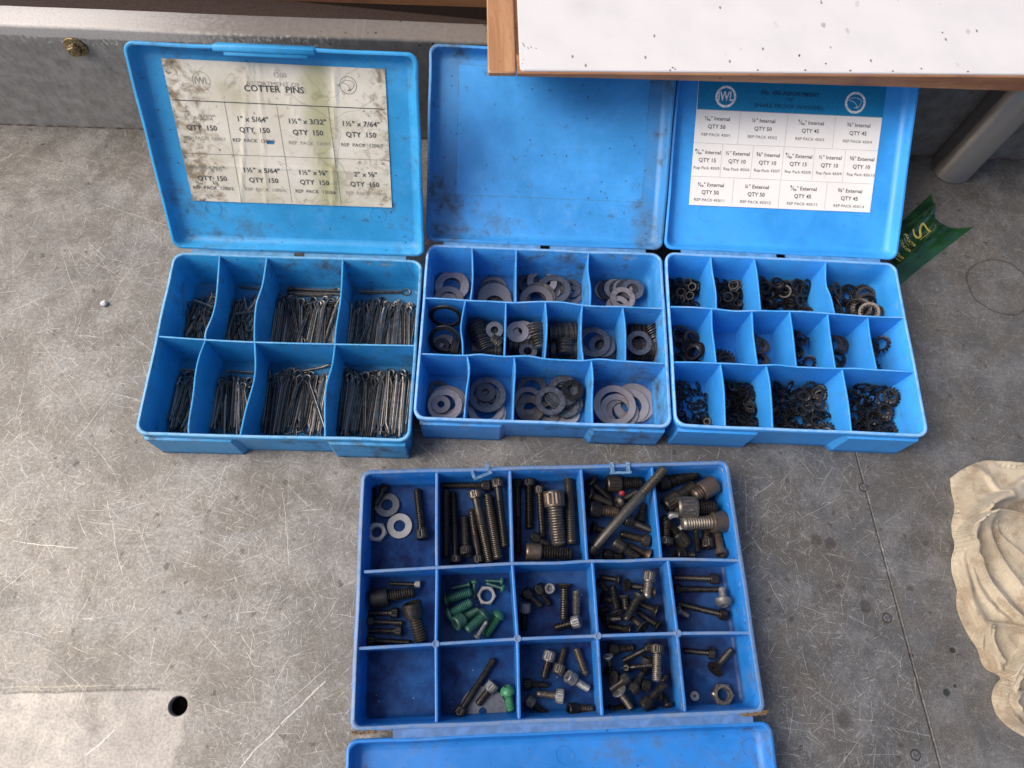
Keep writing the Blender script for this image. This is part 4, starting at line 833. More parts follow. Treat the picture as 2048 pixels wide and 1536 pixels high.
# cell, kind, head end px, tip px, shank dia px, head dia px, head length px, plain share, head finish, shank finish, layer
SC = [(0, 'cap', (846, 1079), (835, 978), 18, 25, 21, 0, 'dark', 'dark', 0), (0, 'stud', (744, 1045), (744, 976), 13, 0, 0, 0, 'black', 'black', 0), (0, 'cap', (772, 972), (752, 1012), 10, 18, 14, 0, 'black', 'black', 0),
 (1, 'cap', (981, 971), (882, 971), 13, 22, 17, 0, 'black', 'black', 0), (1, 'stud', (892, 981), (892, 1113), 15, 0, 0, 0, 'black', 'black', 0), (1, 'cap', (912, 1126), (907, 984), 14, 24, 14, .5, 'black', 'black', 0),
 (1, 'cap', (933, 1113), (929, 1032), 15, 24, 17, 0, 'dark', 'dark', 0), (1, 'cap', (959, 1127), (943, 1019), 16, 23, 17, .42, 'black', 'black', 0), (1, 'cap', (949, 984), (980, 1127), 18, 25, 16, .42, 'brown', 'dark', 0),
 (1, 'stud', (975, 991), (997, 1121), 20, 0, 0, 0, 'dark', 'dark', 0), (1, 'cap', (994, 962), (1010, 1098), 16, 23, 18, .25, 'brown', 'dark', 0),
 (2, 'cap', (1034, 958), (1036, 1108), 14, 21, 17, .45, 'dark', 'dark', 0), (2, 'cap', (1058, 958), (1059, 1058), 17, 25, 15, 0, 'black', 'black', 0), (2, 'cap', (1078, 974), (1085, 1076), 14, 20, 16, 0, 'dark', 'dark', 0),
 (2, 'cap', (1105, 985), (1118, 1092), 31, 41, 31, 0, 'brown', 'bare', 0), (2, 'stud', (1137, 957), (1143, 1090), 19, 0, 0, 0, 'dark', 'dark', 0), (2, 'cap', (1062, 1073), (1096, 1094), 13, 21, 18, 0, 'dark', 'dark', 0), (2, 'smooth', (1051, 1106), (1145, 1112), 26, 33, 29, 0, 'brown', 'dark', 0),
 (3, 'cap', (1213, 968), (1284, 966), 25, 34, 28, .05, 'dark', 'dark', 0), (3, 'csk', (1178, 966), (1224, 1003), 14, 30, 10, 0, 'black', 'black', 0), (3, 'csk', (1174, 993), (1223, 1013), 15, 30, 10, 0, 'black', 'black', 0),
 (3, 'smooth', (1175, 1022), (1237, 1029), 22, 33, 22, .25, 'black', 'brown', 0), (3, 'pan', (1232, 1010), (1277, 982), 15, 26, 10, 0, 'dark', 'dark', 1), (3, 'cap', (1279, 1044), (1289, 1008), 13, 20, 16, 0, 'dark', 'dark', 0),
 (3, 'cap', (1244, 1043), (1300, 1061), 15, 22, 16, 0, 'dark', 'dark', 0), (3, 'cap', (1300, 1083), (1240, 1067), 15, 24, 16, 0, 'brown', 'dark', 0), (3, 'smooth', (1228, 1083), (1277, 1117), 18, 26, 24, 0, 'dark', 'dark', 1),
 (3, 'csk', (1300, 1112), (1255, 1090), 16, 28, 10, 0, 'brown', 'dark', 0), (3, 'csk', (1184, 1056), (1212, 1062), 12, 26, 9, 0, 'black', 'black', 0), (3, 'cap', (1207, 1108), (1247, 1114), 14, 22, 16, 0, 'black', 'black', 0),
 (3, 'smooth', (1180, 1105), (1330, 936), 20, 33, 14, .68, 'dark', 'bare', 3),
 (4, 'smooth', (1316, 970), (1394, 947), 24, 32, 20, 0, 'dark', 'dark', 0), (4, 'cap', (1330, 1013), (1388, 972), 24, 34, 32, 0, 'dark', 'dark', 0), (4, 'smooth', (1429, 968), (1386, 994), 27, 37, 33, 0, 'brown', 'brown', 1),
 (4, 'cap', (1372, 1092), (1321, 1037), 21, 32, 30, 0, 'dark', 'dark', 0), (4, 'cap', (1326, 1094), (1326, 1045), 18, 30, 14, 0, 'black', 'black', 0), (4, 'stud', (1384, 1066), (1393, 1107), 12, 0, 0, 0, 'black', 'black', 0),
 (4, 'cap', (1415, 1097), (1411, 1056), 19, 28, 20, 0, 'dark', 'dark', 0), (4, 'smooth', (1438, 1113), (1434, 1060), 16, 24, 10, .6, 'brown', 'brown', 0), (4, 'cap', (1345, 1113), (1384, 1113), 16, 26, 18, 0, 'black', 'black', 0),
 (4, 'smooth', (1453, 1042), (1363, 1048), 27, 42, 30, .08, 'brown', 'bare', 1), (4, 'cap', (1357, 1012), (1437, 1012), 26, 43, 38, 0, 'bare', 'dark', 2),
 (5, 'cap', (841, 1169), (777, 1167), 8, 15, 11, 0, 'zinc', 'dark', 0), (5, 'smooth', (740, 1199), (830, 1184), 24, 38, 36, 0, 'black', 'dark', 0), (5, 'smooth', (825, 1207), (843, 1284), 28, 40, 28, 0, 'dark', 'dark', 0),
 (5, 'cap', (797, 1226), (735, 1226), 12, 21, 15, 0, 'black', 'black', 0), (5, 'cap', (734, 1243), (807, 1246), 11, 19, 13, 0, 'black', 'black', 0), (5, 'cap', (804, 1262), (731, 1262), 11, 20, 14, 0, 'black', 'black', 0), (5, 'cap', (734, 1281), (822, 1285), 11, 19, 15, 0, 'dark', 'black', 0),
 (6, 'pan', (942, 1168), (903, 1177), 7, 15, 5, 0, 'green', 'green', 0), (6, 'pan', (949, 1161), (949, 1198), 7, 15, 5, 0, 'green', 'green', 0), (6, 'pan', (1007, 1163), (971, 1161), 7, 16, 5, 0, 'lime', 'green', 0), (6, 'pan', (1009, 1179), (973, 1167), 7, 16, 5, 0, 'lime', 'green', 0),
 (6, 'pan', (886, 1202), (944, 1185), 19, 29, 10, 0, 'green', 'green', 0), (6, 'pan', (893, 1233), (944, 1205), 19, 30, 10, 0, 'green', 'green', 0), (6, 'smooth', (911, 1250), (957, 1220), 19, 29, 20, 0, 'green', 'green', 0), (6, 'pan', (975, 1225), (934, 1263), 20, 32, 12, 0, 'green', 'green', 1),
 (6, 'pan', (1001, 1224), (970, 1272), 19, 28, 12, 0, 'lime', 'lime', 0), (6, 'csk', (954, 1276), (974, 1243), 10, 17, 6, 0, 'zinc', 'zinc', 1),
 (7, 'cap', (1047, 1182), (1083, 1213), 13, 22, 18, 0, 'black', 'black', 0), (7, 'cap', (1073, 1170), (1100, 1211), 13, 22, 19, 0, 'black', 'black', 0), (7, 'csk', (1129, 1167), (1128, 1241), 17, 34, 10, 0, 'dark', 'black', 0),
 (7, 'stud', (1151, 1183), (1153, 1230), 16, 0, 0, 0, 'bare', 'bare', 0), (7, 'cap', (1158, 1243), (1109, 1256), 15, 24, 17, 0, 'zinc', 'dark', 0), (7, 'cap', (1050, 1207), (1047, 1261), 14, 23, 18, .15, 'zinc', 'dark', 0),
 (8, 'csk', (1238, 1160), (1200, 1154), 12, 24, 7, 0, 'black', 'black', 0), (8, 'csk', (1234, 1228), (1225, 1170), 15, 28, 8, 0, 'black', 'black', 1), (8, 'csk', (1247, 1192), (1250, 1222), 13, 24, 7, 0, 'black', 'black', 1),
 (8, 'csk', (1280, 1190), (1252, 1241), 15, 28, 8, 0, 'black', 'black', 2), (8, 'csk', (1314, 1222), (1278, 1206), 14, 28, 8, 0, 'dark', 'black', 0), (8, 'csk', (1316, 1254), (1273, 1223), 13, 26, 8, 0, 'dark', 'black', 0),
 (8, 'csk', (1286, 1257), (1265, 1235), 14, 34, 9, 0, 'dark', 'dark', 1), (8, 'csk', (1249, 1172), (1286, 1176), 13, 26, 8, 0, 'black', 'black', 0), (8, 'csk', (1196, 1226), (1217, 1217), 12, 24, 7, 0, 'black', 'black', 0),
 (8, 'csk', (1260, 1260), (1214, 1252), 14, 28, 8, 0, 'black', 'black', 0), (8, 'csk', (1196, 1164), (1214, 1182), 12, 22, 7, 0, 'black', 'black', 0), (8, 'csk', (1203, 1196), (1236, 1204), 13, 26, 8, 0, 'black', 'black', 0),
 (8, 'csk', (1206, 1240), (1240, 1238), 13, 26, 8, 0, 'black', 'black', 0), (8, 'csk', (1262, 1206), (1230, 1218), 13, 26, 8, 0, 'black', 'black', 0), (8, 'csk', (1306, 1187), (1276, 1183), 13, 24, 7, 0, 'black', 'black', 0),
 (8, 'cap', (1301, 1142), (1294, 1196), 17, 24, 21, 0, 'bare', 'bare', 2),
 (9, 'cap', (1436, 1158), (1347, 1155), 12, 21, 16, 0, 'black', 'black', 0), (9, 'cap', (1349, 1178), (1441, 1179), 12, 20, 10, 0, 'black', 'dark', 0), (9, 'slot', (1448, 1212), (1447, 1174), 14, 34, 13, .1, 'zinc', 'zinc', 1),
 (9, 'cap', (1453, 1231), (1354, 1207), 13, 21, 15, 0, 'dark', 'black', 0), (9, 'csk', (1353, 1221), (1378, 1233), 12, 20, 6, 0, 'zinc', 'zinc', 0),
 (11, 'cap', (916, 1431), (988, 1318), 14, 24, 17, .45, 'black', 'black', 0), (11, 'cap', (989, 1366), (955, 1409), 16, 26, 18, 0, 'zinc', 'dark', 0), (11, 'pan', (1013, 1372), (1022, 1421), 17, 30, 14, 0, 'lime', 'lime', 0),
 (12, 'cap', (1101, 1301), (1087, 1357), 14, 25, 20, 0, 'zinc', 'dark', 0), (12, 'cap', (1116, 1348), (1129, 1296), 14, 24, 18, .2, 'bare', 'dark', 0), (12, 'stud', (1153, 1297), (1172, 1350), 16, 0, 0, 0, 'brown', 'brown', 0),
 (12, 'cap', (1133, 1351), (1178, 1378), 15, 25, 18, 0, 'zinc', 'zinc', 0), (12, 'cap', (1046, 1368), (1096, 1370), 13, 22, 16, 0, 'dark', 'dark', 0), (12, 'cap', (1128, 1393), (1073, 1387), 14, 28, 16, 0, 'zinc', 'bare', 0),
 (12, 'cap', (1052, 1398), (1097, 1431), 13, 23, 18, 0, 'bare', 'dark', 0), (12, 'cap', (1135, 1418), (1187, 1418), 18, 25, 19, 0, 'dark', 'dark', 0),
 (13, 'cap', (1217, 1300), (1268, 1295), 15, 23, 18, 0, 'black', 'dark', 0), (13, 'cap', (1303, 1292), (1245, 1322), 12, 20, 15, .4, 'black', 'black', 0), (13, 'cap', (1290, 1314), (1288, 1350), 14, 22, 16, 0, 'black', 'black', 0),
 (13, 'cap', (1254, 1353), (1217, 1380), 13, 21, 16, 0, 'black', 'black', 1), (13, 'cap', (1262, 1384), (1284, 1344), 13, 21, 15, .3, 'black', 'black', 1), (13, 'csk', (1236, 1381), (1265, 1418), 15, 30, 8, 0, 'zinc', 'bare', 1),
 (13, 'cap', (1283, 1414), (1329, 1366), 16, 25, 20, 0, 'dark', 'dark', 1), (13, 'pan', (1339, 1417), (1324, 1386), 13, 24, 9, 0, 'dark', 'dark', 0), (13, 'csk', (1214, 1338), (1236, 1350), 13, 26, 7, 0, 'black', 'dark', 0),
 (13, 'csk', (1222, 1356), (1252, 1366), 13, 28, 8, 0, 'black', 'dark', 0), (13, 'cap', (1247, 1336), (1300, 1330), 10, 18, 12, .3, 'black', 'black', 0), (13, 'cap', (1296, 1372), (1262, 1362), 14, 24, 18, 0, 'black', 'black', 0),
 (13, 'csk', (1221, 1422), (1250, 1414), 14, 26, 8, 0, 'black', 'black', 0), (13, 'cap', (1300, 1424), (1340, 1426), 13, 20, 14, 0, 'black', 'black', 0), (13, 'csk', (1211, 1312), (1216, 1334), 12, 22, 7, 0, 'zinc', 'dark', 0), (13, 'csk', (1309, 1392), (1331, 1350), 13, 22, 7, 0, 'black', 'black', 0),
 (13, 'cap', (1316, 1288), (1314, 1363), 18, 26, 18, 0, 'dark', 'bare', 2),
 (14, 'hex', (1429, 1307), (1366, 1301), 11, 24, 12, 0, 'dark', 'black', 0), (14, 'csk', (1425, 1339), (1463, 1300), 15, 34, 10, 0, 'black', 'black', 0)]
ords = ['first', 'second', 'third', 'fourth', 'fifth', 'sixth', 'seventh', 'eighth', 'ninth', 'tenth', 'eleventh', 'twelfth', 'thirteenth', 'fourteenth', 'fifteenth', 'sixteenth', 'seventeenth', 'eighteenth']
_lab = {}
for c in range(15):
    rows = [s for s in SC if s[0] == c]
    for s in rows:
        same = sorted([q for q in rows if q[1] == s[1] and q[8] == s[8]], key=lambda q: (q[2][0]+q[3][0])); k = same.index(s)
        ang = abs(math.degrees(math.atan2(s[3][1]-s[2][1], s[3][0]-s[2][0]))); 
        if len(same) == 1: o = ''
        elif k == len(same)-1: o = 'rightmost '
        elif k == 0: o = 'leftmost '
        else: o = ords[k]+' from left '
        _lab[id(s)] = ('%s%s %s in %s' % (o, FIN[s[8]], KN[s[1]], cn(c))).replace(' from left ', ' from left, ')
placed = {}
def lift_clear(c, a, b, r, rmax):
    """rest a screw on those already in its compartment: each end is raised as far as it must be"""
    a.z = FLOOR+rmax+.0002; b.z = FLOOR+r+.0002
    for (p, q, r2, rm2) in placed.get(c, []):
        for i in range(13):
            t = i/12; u = a.lerp(b, t); ru = rmax if t < .25 else r
            for j in range(13):
                v = p.lerp(q, j/12); rv = rm2 if j < 4 else r2; d = math.hypot(u.x-v.x, u.y-v.y)
                if d < ru+rv:
                    need = v.z+math.sqrt((ru+rv)**2-d*d)*.92
                    if u.z < need:
                        if t > .5: b.z += (need-u.z)/t
                        else: a.z += (need-u.z)/(1-t)
                        u = a.lerp(b, t)
    a.z = min(a.z, FLOOR+.0165); b.z = min(b.z, FLOOR+.0165); L_ = (b-a).length; lim = L_*.42
    if a.z-b.z > lim: b.z = a.z-lim
    if b.z-a.z > lim: a.z = b.z-lim
    placed.setdefault(c, []).append((a.copy(), b.copy(), r, rmax))
for s in sorted(SC, key=lambda s: s[10]):
    c, kind, A, B, ds, dh, hl, plain, mh, ms, lay = s
    k = mpp(A[0], A[1], .006); d, dh, hl = ds*k, dh*k, hl*k; rmax = max(d, dh)/2; zc = FLOOR+rmax*.9+lay*.0065
    if kind == 'smooth' and lay == 3:
        a, b = at(A[0], A[1], .013), at(B[0], B[1], .0375)
    else: a, b = at(A[0], A[1], zc+.0004), at(B[0], B[1], zc-(dh-d)*.25 if lay == 0 else zc)
    if d < .0045: a.z = b.z = FLOOR+rmax
    if lay != 3: lift_clear(c, a, b, d/2, rmax)
    L = (b-a).length; mm = bolt_meshes(kind, d, dh, L, hl, plain, mh, ms)
    Mx = axes((a+b)/2, b-a, Vector((0, 0, 1))) @ Matrix.Rotation(rnd.uniform(0, 3), 4, 'X')
    parts = ([('screw_head', mm[0])] if mm[0] else []) + [('threaded_shank', mm[1])]
    item('socket_screw' if kind in ('cap', 'smooth') else {'csk': 'countersunk_screw', 'pan': 'button_screw', 'slot': 'cheese_screw', 'hex': 'hex_head_bolt', 'stud': 'threaded_stud'}[kind],
         _lab[id(s)] if lay != 3 else 'long bare steel shoulder screw lying diagonally over the divider of the screw box', 'screw' if kind != 'hex' else 'bolt', 'screws in the '+cn(c), Mx, parts, ('bolt', d/2, max(dh/2, d/2), L, max(hl, .001)), True)
def odd(px, py, z, R_, mesh, name, label, cat, tilt=(0, 0, 1), hull=None, fixed=False):
    item(name, label, cat, None, axes(at(px, py, z), Vector((1, .02, 0)), Vector(tilt)), [(None, mesh)], hull or ('cyl', R_, .0015), True)
kz = mpp(800, 1040, .003)
odd(774, 1010, .0042, 25.5*kz, washer_mesh(25.5*kz, 11*kz, .0016).mesh('w', [MT['zinc'], M_EDGE], 30), 'flat_washer', 'silvery flat washer nearer the back wall in the back left compartment of the screw box', 'washer', (-.25, .12, 1), ('cyl', 25.5*kz, .0016))
odd(799, 1052, .0032, 25.5*kz, washer_mesh(25.5*kz, 11*kz, .0016).mesh('w', [MT['zinc'], M_EDGE], 30), 'flat_washer', 'silvery flat washer between nut and screw in the back left compartment of the screw box', 'washer', (0, 0, 1), ('cyl', 25.5*kz, .0016))
odd(754, 1065, .0052, 20*kz, nut_mesh(21*kz, 10*kz, .0062).mesh('n', MT['zinc'], 25), 'hex_nut', 'silvery hex nut at the left wall of the back left compartment of the screw box', 'nut', (0, 0, 1), ('cyl', 20*kz, .0062))
odd(973, 1191, .0052, 18*kz, nut_mesh(19*kz, 11.5*kz, .0055).mesh('n', MT['zinc'], 25), 'hex_nut', 'silvery hex nut among the green screws of the screw box', 'nut', (0, 0, 1), ('cyl', 18*kz, .0055))
odd(1445, 1389, .0055, 20*kz, nut_mesh(21*kz, 11*kz, .0065, True).mesh('n', MT['bare'], 25), 'flange_nut', 'dark grey nut with raised collar in the front right compartment of the screw box', 'nut', (0, 0, 1), ('cyl', 20*kz, .0065))
odd(1389, 1392, .0032, 9*kz, washer_mesh(9*kz, 1.5*kz, .0014).mesh('d', [MT['zinc'], M_EDGE], 30), 'small_disc', 'tiny dull disc left of the nut in the front right compartment of the screw box', 'disc', (0, 0, 1), ('cyl', 9*kz, .0014))
odd(966, 1423, .0028, 44*kz, washer_mesh(44*kz, .003, .0010).mesh('d', [MT['washerblue'], M_EDGE], 30), 'thin_disc', 'large thin dark disc under the screws in the second front row compartment', 'disc', (0, 0, 1), ('cyl', 44*kz, .001), True)
odd(1099, 1178, .008, 10*kz, bolt_meshes('cap', .0055, .009, .011, .005, 0, 'zinc', 'dark')[0], 'socket_screw', 'small socket screw standing on its tip in the third middle row screw compartment', 'screw', (0, 0, 1), ('cyl', .0045, .01), True)
ITEMS[-1]['M'] = axes(at(1099, 1178, .006), Vector((0, 0, -1)), Vector((0, 1, 0)))
odd(1350, 1046, .012, .008, nut_mesh(25*kz, 14*kz, .006).mesh('n', MT['zinc'], 25), 'hex_nut', 'worn grey nut tilted between the big screws of the back right compartment', 'nut', (.5, -.5, .7), ('cyl', 25*kz, .006), True)

#POSES_BEGIN
POSES = [
[-6290,5591,81,360,-91,928,8],[-6259,5685,53,999,0,0,-38],[-6158,5528,53,67,0,0,998],[-6184,5690,53,997,0,0,-82],[-6079,5510,66,191,-1,981,-13],[-6043,5658,81,975,-23,215,-52],[-6005,5645,64,4,978,-68,196],
[-5903,5612,53,995,0,0,-97],[-5918,5690,73,24,993,10,115],[-5812,5719,53,999,0,0,-48],[-5769,5718,69,990,16,139,17],[-6385,5847,81,1,960,44,-277],[-6293,5874,76,0,130,-992,1],[-6243,5855,76,993,0,0,115],
[-6089,6034,77,54,-168,-984,25],[-6097,6120,99,973,-39,-204,101],[-6039,6067,94,998,-16,57,-6],[-5997,5975,88,992,-8,127,-22],[-5889,6061,69,997,-14,-56,56],[-5822,5961,82,258,-27,966,7],[-5793,6080,109,66,970,-41,-231],
[-5733,6032,69,325,-16,946,-9],[-6301,5532,100,966,50,-255,-10],[-6244,5621,110,751,-33,658,49],[-6218,5613,110,750,-36,659,50],[-6140,5741,116,997,-15,53,58],[-6111,5694,95,364,33,930,43],
[-6068,5601,144,375,71,-923,-40],[-6042,5625,117,30,-116,991,63],[-5813,5664,105,258,-29,966,6],[-5741,5658,110,924,25,378,55],[-5764,5633,89,990,12,143,-8],[-5709,5700,53,0,-6,-1000,0],[-6345,5984,130,510,-87,-856,3],
[-6307,5963,112,645,-94,-755,-75],[-6295,5870,178,954,44,201,220],[-6133,6081,127,38,-103,-994,24],[-6107,6138,146,37,-194,-980,27],[-6021,5957,160,999,-18,23,-33],[-5965,6050,103,988,-13,141,-64],
[-5905,6148,92,987,2,-148,-63],[-5837,6043,142,767,78,637,-10],[-5739,6010,124,709,17,-703,42],[-5692,6013,93,721,62,-690,6],[-6264,5580,158,396,-76,-904,-142],[-6110,5635,165,894,44,-445,36],
[-6216,5496,153,130,192,969,84],[-6148,5663,161,442,7,895,64],[-6049,5475,171,939,-37,295,-171],[-5871,5698,139,967,-5,3,254],[-5894,5581,138,275,143,-950,-42],[-5931,5642,110,26,995,-79,56],
[-5821,5445,163,147,-5,1,989],[-5668,5434,253,163,680,154,698],[-5687,5702,88,701,-2,710,63],[-6319,5866,209,50,77,-57,994],[-6297,5995,184,957,-77,-222,168],[-6054,6149,172,902,-6,430,-25],
[-6102,6105,190,435,2,896,-88],[-6034,5891,211,993,-21,31,-116],[-6023,6024,182,999,-18,33,-22],[-5939,5927,191,279,11,-958,61],[-5874,5954,171,76,-187,976,-79],[-5881,5863,153,94,796,43,596],
[-6004,6107,233,92,-761,-634,99],[-5845,6236,195,83,-169,-129,-974],[-6364,5664,160,842,88,528,74],[-6325,5638,151,969,0,-248,-10],[-6258,5767,194,168,125,978,1],[-6184,5365,367,267,809,224,473],
[-6007,5704,214,881,73,401,241],[-5871,6228,181,175,130,169,961],[-5999,5666,172,281,-36,-959,0],[-5898,5529,165,172,178,-967,-63],[],[-5686,5723,138,696,46,-715,-49],[-5734,5523,172,72,63,994,43],
[-6255,6078,188,141,911,79,381],[-5544,5782,57,985,1,174,-5],[-5467,5722,53,0,-14,-1000,0],[-5421,5738,60,18,-5,-1000,-11],[-5300,5775,53,998,0,0,64],[-5312,5739,116,996,72,-52,24],[-5216,5657,53,996,0,0,91],
[-5259,5702,76,0,118,-993,0],[-5188,5766,83,8,-30,-999,44],[-5025,5689,53,40,0,0,-999],[-5003,5798,77,998,-2,17,-65],[-4968,5763,53,997,-1,11,75],[-5585,6046,61,429,0,-903,-1],[-5510,5995,81,332,12,943,-5],
[-5496,6052,61,339,11,941,-6],[-5354,5937,86,839,64,-540,39],[-5255,6159,86,22,996,-68,-57],[-5218,5987,79,39,-29,-998,36],[-5209,6188,110,993,-11,-73,91],[-5103,6025,82,205,91,974,13],[-5093,5951,56,117,-46,992,5],
[-5028,6083,86,987,-32,-132,84],[-4896,6060,53,1000,0,0,29],[-5471,5624,81,979,2,206,-10],[-5375,5580,109,42,104,991,78],[-5374,5626,53,3,0,0,-1000],[-5346,5530,73,983,13,176,56],[-5271,5660,111,582,42,-811,-40],
[-5216,5757,146,98,-42,-994,0],[-5149,5662,99,33,16,999,-3],[-5065,5683,100,287,-13,-958,23],[-5028,5721,112,997,4,-66,36],[-4951,5699,85,28,433,-3,901],[-4851,5746,72,978,5,192,83],[-5565,5908,92,384,15,923,-15],
[-5451,6053,102,152,64,-986,-15],[-5421,5930,116,10,-149,7,-989],[-5317,6142,134,618,-141,756,162],[-5242,6016,152,993,-12,118,-27],[-5190,5924,167,7,-995,-44,88],[-5152,5955,160,348,3,937,41],
[-5091,5938,125,685,-107,720,36],[-5063,5957,140,910,-27,-394,125],[-5000,5988,122,998,-48,32,16],[-4908,6113,106,971,-90,203,83],[-5581,5713,156,896,1,444,12],[-5537,5759,103,837,-5,-546,-31],
[-5429,5509,127,928,-3,312,204],[-5380,5642,144,303,-23,953,3],[-5194,5770,190,980,19,-139,-144],[-5195,5597,184,29,152,988,18],[-5108,5650,112,707,17,705,51],[-5096,5745,159,999,25,-21,0],[-4934,5823,130,937,1,313,151],
[-4882,5660,83,34,64,-996,-42],[-4823,5670,99,557,-31,829,39],[-5533,5983,164,138,-94,986,1],[-5183,6061,259,802,-44,-25,-596],[-5564,5970,124,182,-33,983,-12],[-5208,6231,223,190,234,954,-13],
[-5282,6159,146,121,943,-42,-307],[-5217,5901,206,999,-15,-2,-30],[-5178,6084,224,4,127,992,-15],[-5058,5985,188,927,-12,374,13],[-5019,6107,204,325,-165,912,188],[-4898,6067,144,356,-89,-925,100],
[-5012,5929,235,53,937,-254,-235],[-5540,5561,161,969,84,-228,35],[-5471,5540,164,958,132,-193,-163],[-5436,5637,149,48,-487,-84,-868],[-5225,5362,341,358,411,-264,-795],[-5372,5751,175,965,-24,-103,240],
[-5356,5716,202,971,-22,-103,216],[-5332,5759,212,254,150,-947,130],[-5224,5792,261,985,-39,-52,161],[-4895,5762,166,617,-11,-782,-83],[-4871,5654,163,959,147,-235,-57],[-5291,6687,55,709,46,47,-702],
[-4691,5894,55,1000,0,0,19],[-4613,5874,68,860,-22,509,40],[-4561,5846,55,999,0,0,40],[-4444,5978,55,1000,0,0,-2],[-4371,5874,83,0,73,-997,0],[-4312,5975,55,0,-30,-1000,0],[-4258,5978,55,0,-1000,30,0],
[-4170,5900,55,1000,0,0,-17],[-4109,5856,55,0,-23,-1000,0],[-4032,5902,55,1000,0,0,-12],[-3859,6011,55,999,0,0,44],[-3796,5998,55,999,0,0,40],[-3733,5990,55,0,-38,999,0],[-3681,6026,55,38,0,0,-999],
[-3619,6025,55,999,0,0,38],[-3567,6032,65,921,-18,387,43],[-3444,6029,55,1000,0,0,-10],[-4753,6102,73,989,-13,147,29],[-4574,5957,90,216,-36,976,8],[-4523,5909,68,912,-17,410,30],[-4456,5980,84,38,-66,997,-3],
[-4323,5957,97,20,-181,-23,-983],[-4220,5954,73,282,-12,-959,-13],[-4206,6061,107,11,980,-66,-186],[-4151,6073,92,146,-69,-987,-4],[-4061,5994,84,107,3,0,994],[-3905,6089,83,0,34,999,0],[-3934,5968,55,1000,0,0,30],
[-3816,6008,83,5,2,1000,0],[-3747,6060,105,80,27,996,11],[-3683,6009,83,998,0,0,57],[-3609,5937,83,999,0,0,52],[-3478,6037,80,109,-79,991,-11],[-3434,6133,83,997,0,0,79],[-4691,5831,90,970,-11,238,46],
[-4653,5954,94,887,26,-460,39],[-4544,5952,118,957,-9,289,34],[-4494,6003,115,999,26,-29,33],[-4412,6015,131,1000,12,-23,-7],[-4357,5998,133,999,13,-23,-20],[-4254,6025,160,16,-990,-138,11],
[-4064,5936,121,980,47,194,-11],[-4017,5826,108,973,15,-230,-22],[-3939,5893,111,1,-15,1000,0],[-3887,5984,123,19,27,-998,-51],[-3842,6074,153,107,2,994,25],[-3803,5860,120,993,1,-87,85],[-3759,5877,140,985,-27,157,69],
[-3642,6124,152,431,92,898,17],[-3520,5924,87,236,-44,971,16],[-3485,5885,117,990,-4,140,24],[-4738,5955,119,988,9,-151,36],[-4674,5903,122,766,-30,642,39],[-4614,6004,117,679,26,-733,29],[-4465,6059,161,975,-9,41,219],
[-4356,6057,163,985,11,-15,171],[-4219,5985,186,987,-6,129,95],[-4138,5893,128,999,22,-14,19],[-4143,6053,192,130,-61,-989,27],[-3980,5970,144,143,-1,-989,-24],[-4140,6773,55,732,0,0,-682],
[-4135,6711,65,638,-263,247,680],[-4121,6661,55,733,0,0,-680],[-4011,6467,133,734,25,-9,-679],[-4140,6747,83,684,10,-9,729],[-3176,5932,55,19,0,0,-1000],[-3115,6047,55,999,0,0,33],[-3046,6075,67,707,-6,707,14],
[-2978,6058,55,1000,0,0,4],[-2897,5925,55,1000,0,0,14],[-2794,5996,55,1000,0,0,26],[-2753,6117,63,952,-8,304,25],[-2662,6045,55,1000,0,0,8],[-2593,6115,55,0,-19,1000,0],[-2514,5927,55,1000,0,0,31],
[-2461,6021,55,1000,0,0,26],[-2359,5989,55,1000,0,0,27],[-2303,6086,55,1000,0,0,23],[-2244,6158,55,1000,0,0,24],[-2103,6035,55,0,30,-1000,0],[-3147,5991,92,521,-15,853,18],[-3100,6127,90,297,-39,954,12],
[-3045,6020,113,11,-959,-48,278],[-2975,6165,97,959,-17,282,-37],[-2849,6138,75,493,25,-870,22],[-2797,6040,86,990,5,-135,33],[-2719,6243,68,952,-10,304,18],[-2650,6139,84,998,4,-29,52],[-2588,6081,82,999,0,0,47],
[-2526,6125,91,334,-56,941,20],[-2481,6135,82,0,60,-998,0],[-2414,6162,64,392,-24,919,10],[-2272,6167,82,0,-35,-999,0],[-2172,6195,58,995,3,-100,26],[-2060,6142,76,994,-6,111,5],[-3223,6091,64,8,-917,-17,-399],
[-3105,5907,122,1000,17,-7,26],[-2986,5979,141,307,40,-951,-5],[-2946,6055,112,917,20,396,33],[-2892,6069,88,976,3,214,40],[-2831,6014,121,184,3,983,-4],[-2743,5928,106,982,-10,184,25],[-2687,6033,116,512,3,859,11],
[-2639,6139,126,204,-2,979,-11],[-2578,6060,119,55,61,997,12],[-2412,6173,106,235,-37,971,0],[-2362,6194,115,255,-30,966,12],[-2305,6114,107,990,-17,-110,84],[-2227,6113,104,994,13,90,65],[-2135,6083,110,997,-4,25,68],
[-3299,6070,67,703,29,-710,21],[-3246,5919,73,916,3,-399,28],[-2913,6156,166,990,3,108,-87],[-2922,6104,131,17,-320,15,-947],[-2872,6120,128,936,-9,-353,8],[-2779,6008,131,11,-303,-16,953],[-2714,5998,138,33,294,2,-955],
[-2736,6882,58,743,68,77,-661],[-6200,4050,59,18,0,-6,-1000],[-6105,4149,53,999,0,0,-38],[-6041,4114,53,1000,0,0,-23],[-5998,4075,62,915,6,403,-14],[-5954,4067,61,16,-22,-1000,8],[-5842,4034,53,1000,0,0,-21],
[-5859,4131,76,977,-14,-214,21],[-5763,4010,53,1000,0,0,10],[-5706,4167,58,193,-26,981,5],[-5660,4177,53,1000,0,0,25],[-6162,4013,78,987,-16,154,-31],[-6102,4190,82,985,0,-170,2],[-6056,4063,77,5,0,0,-1000],
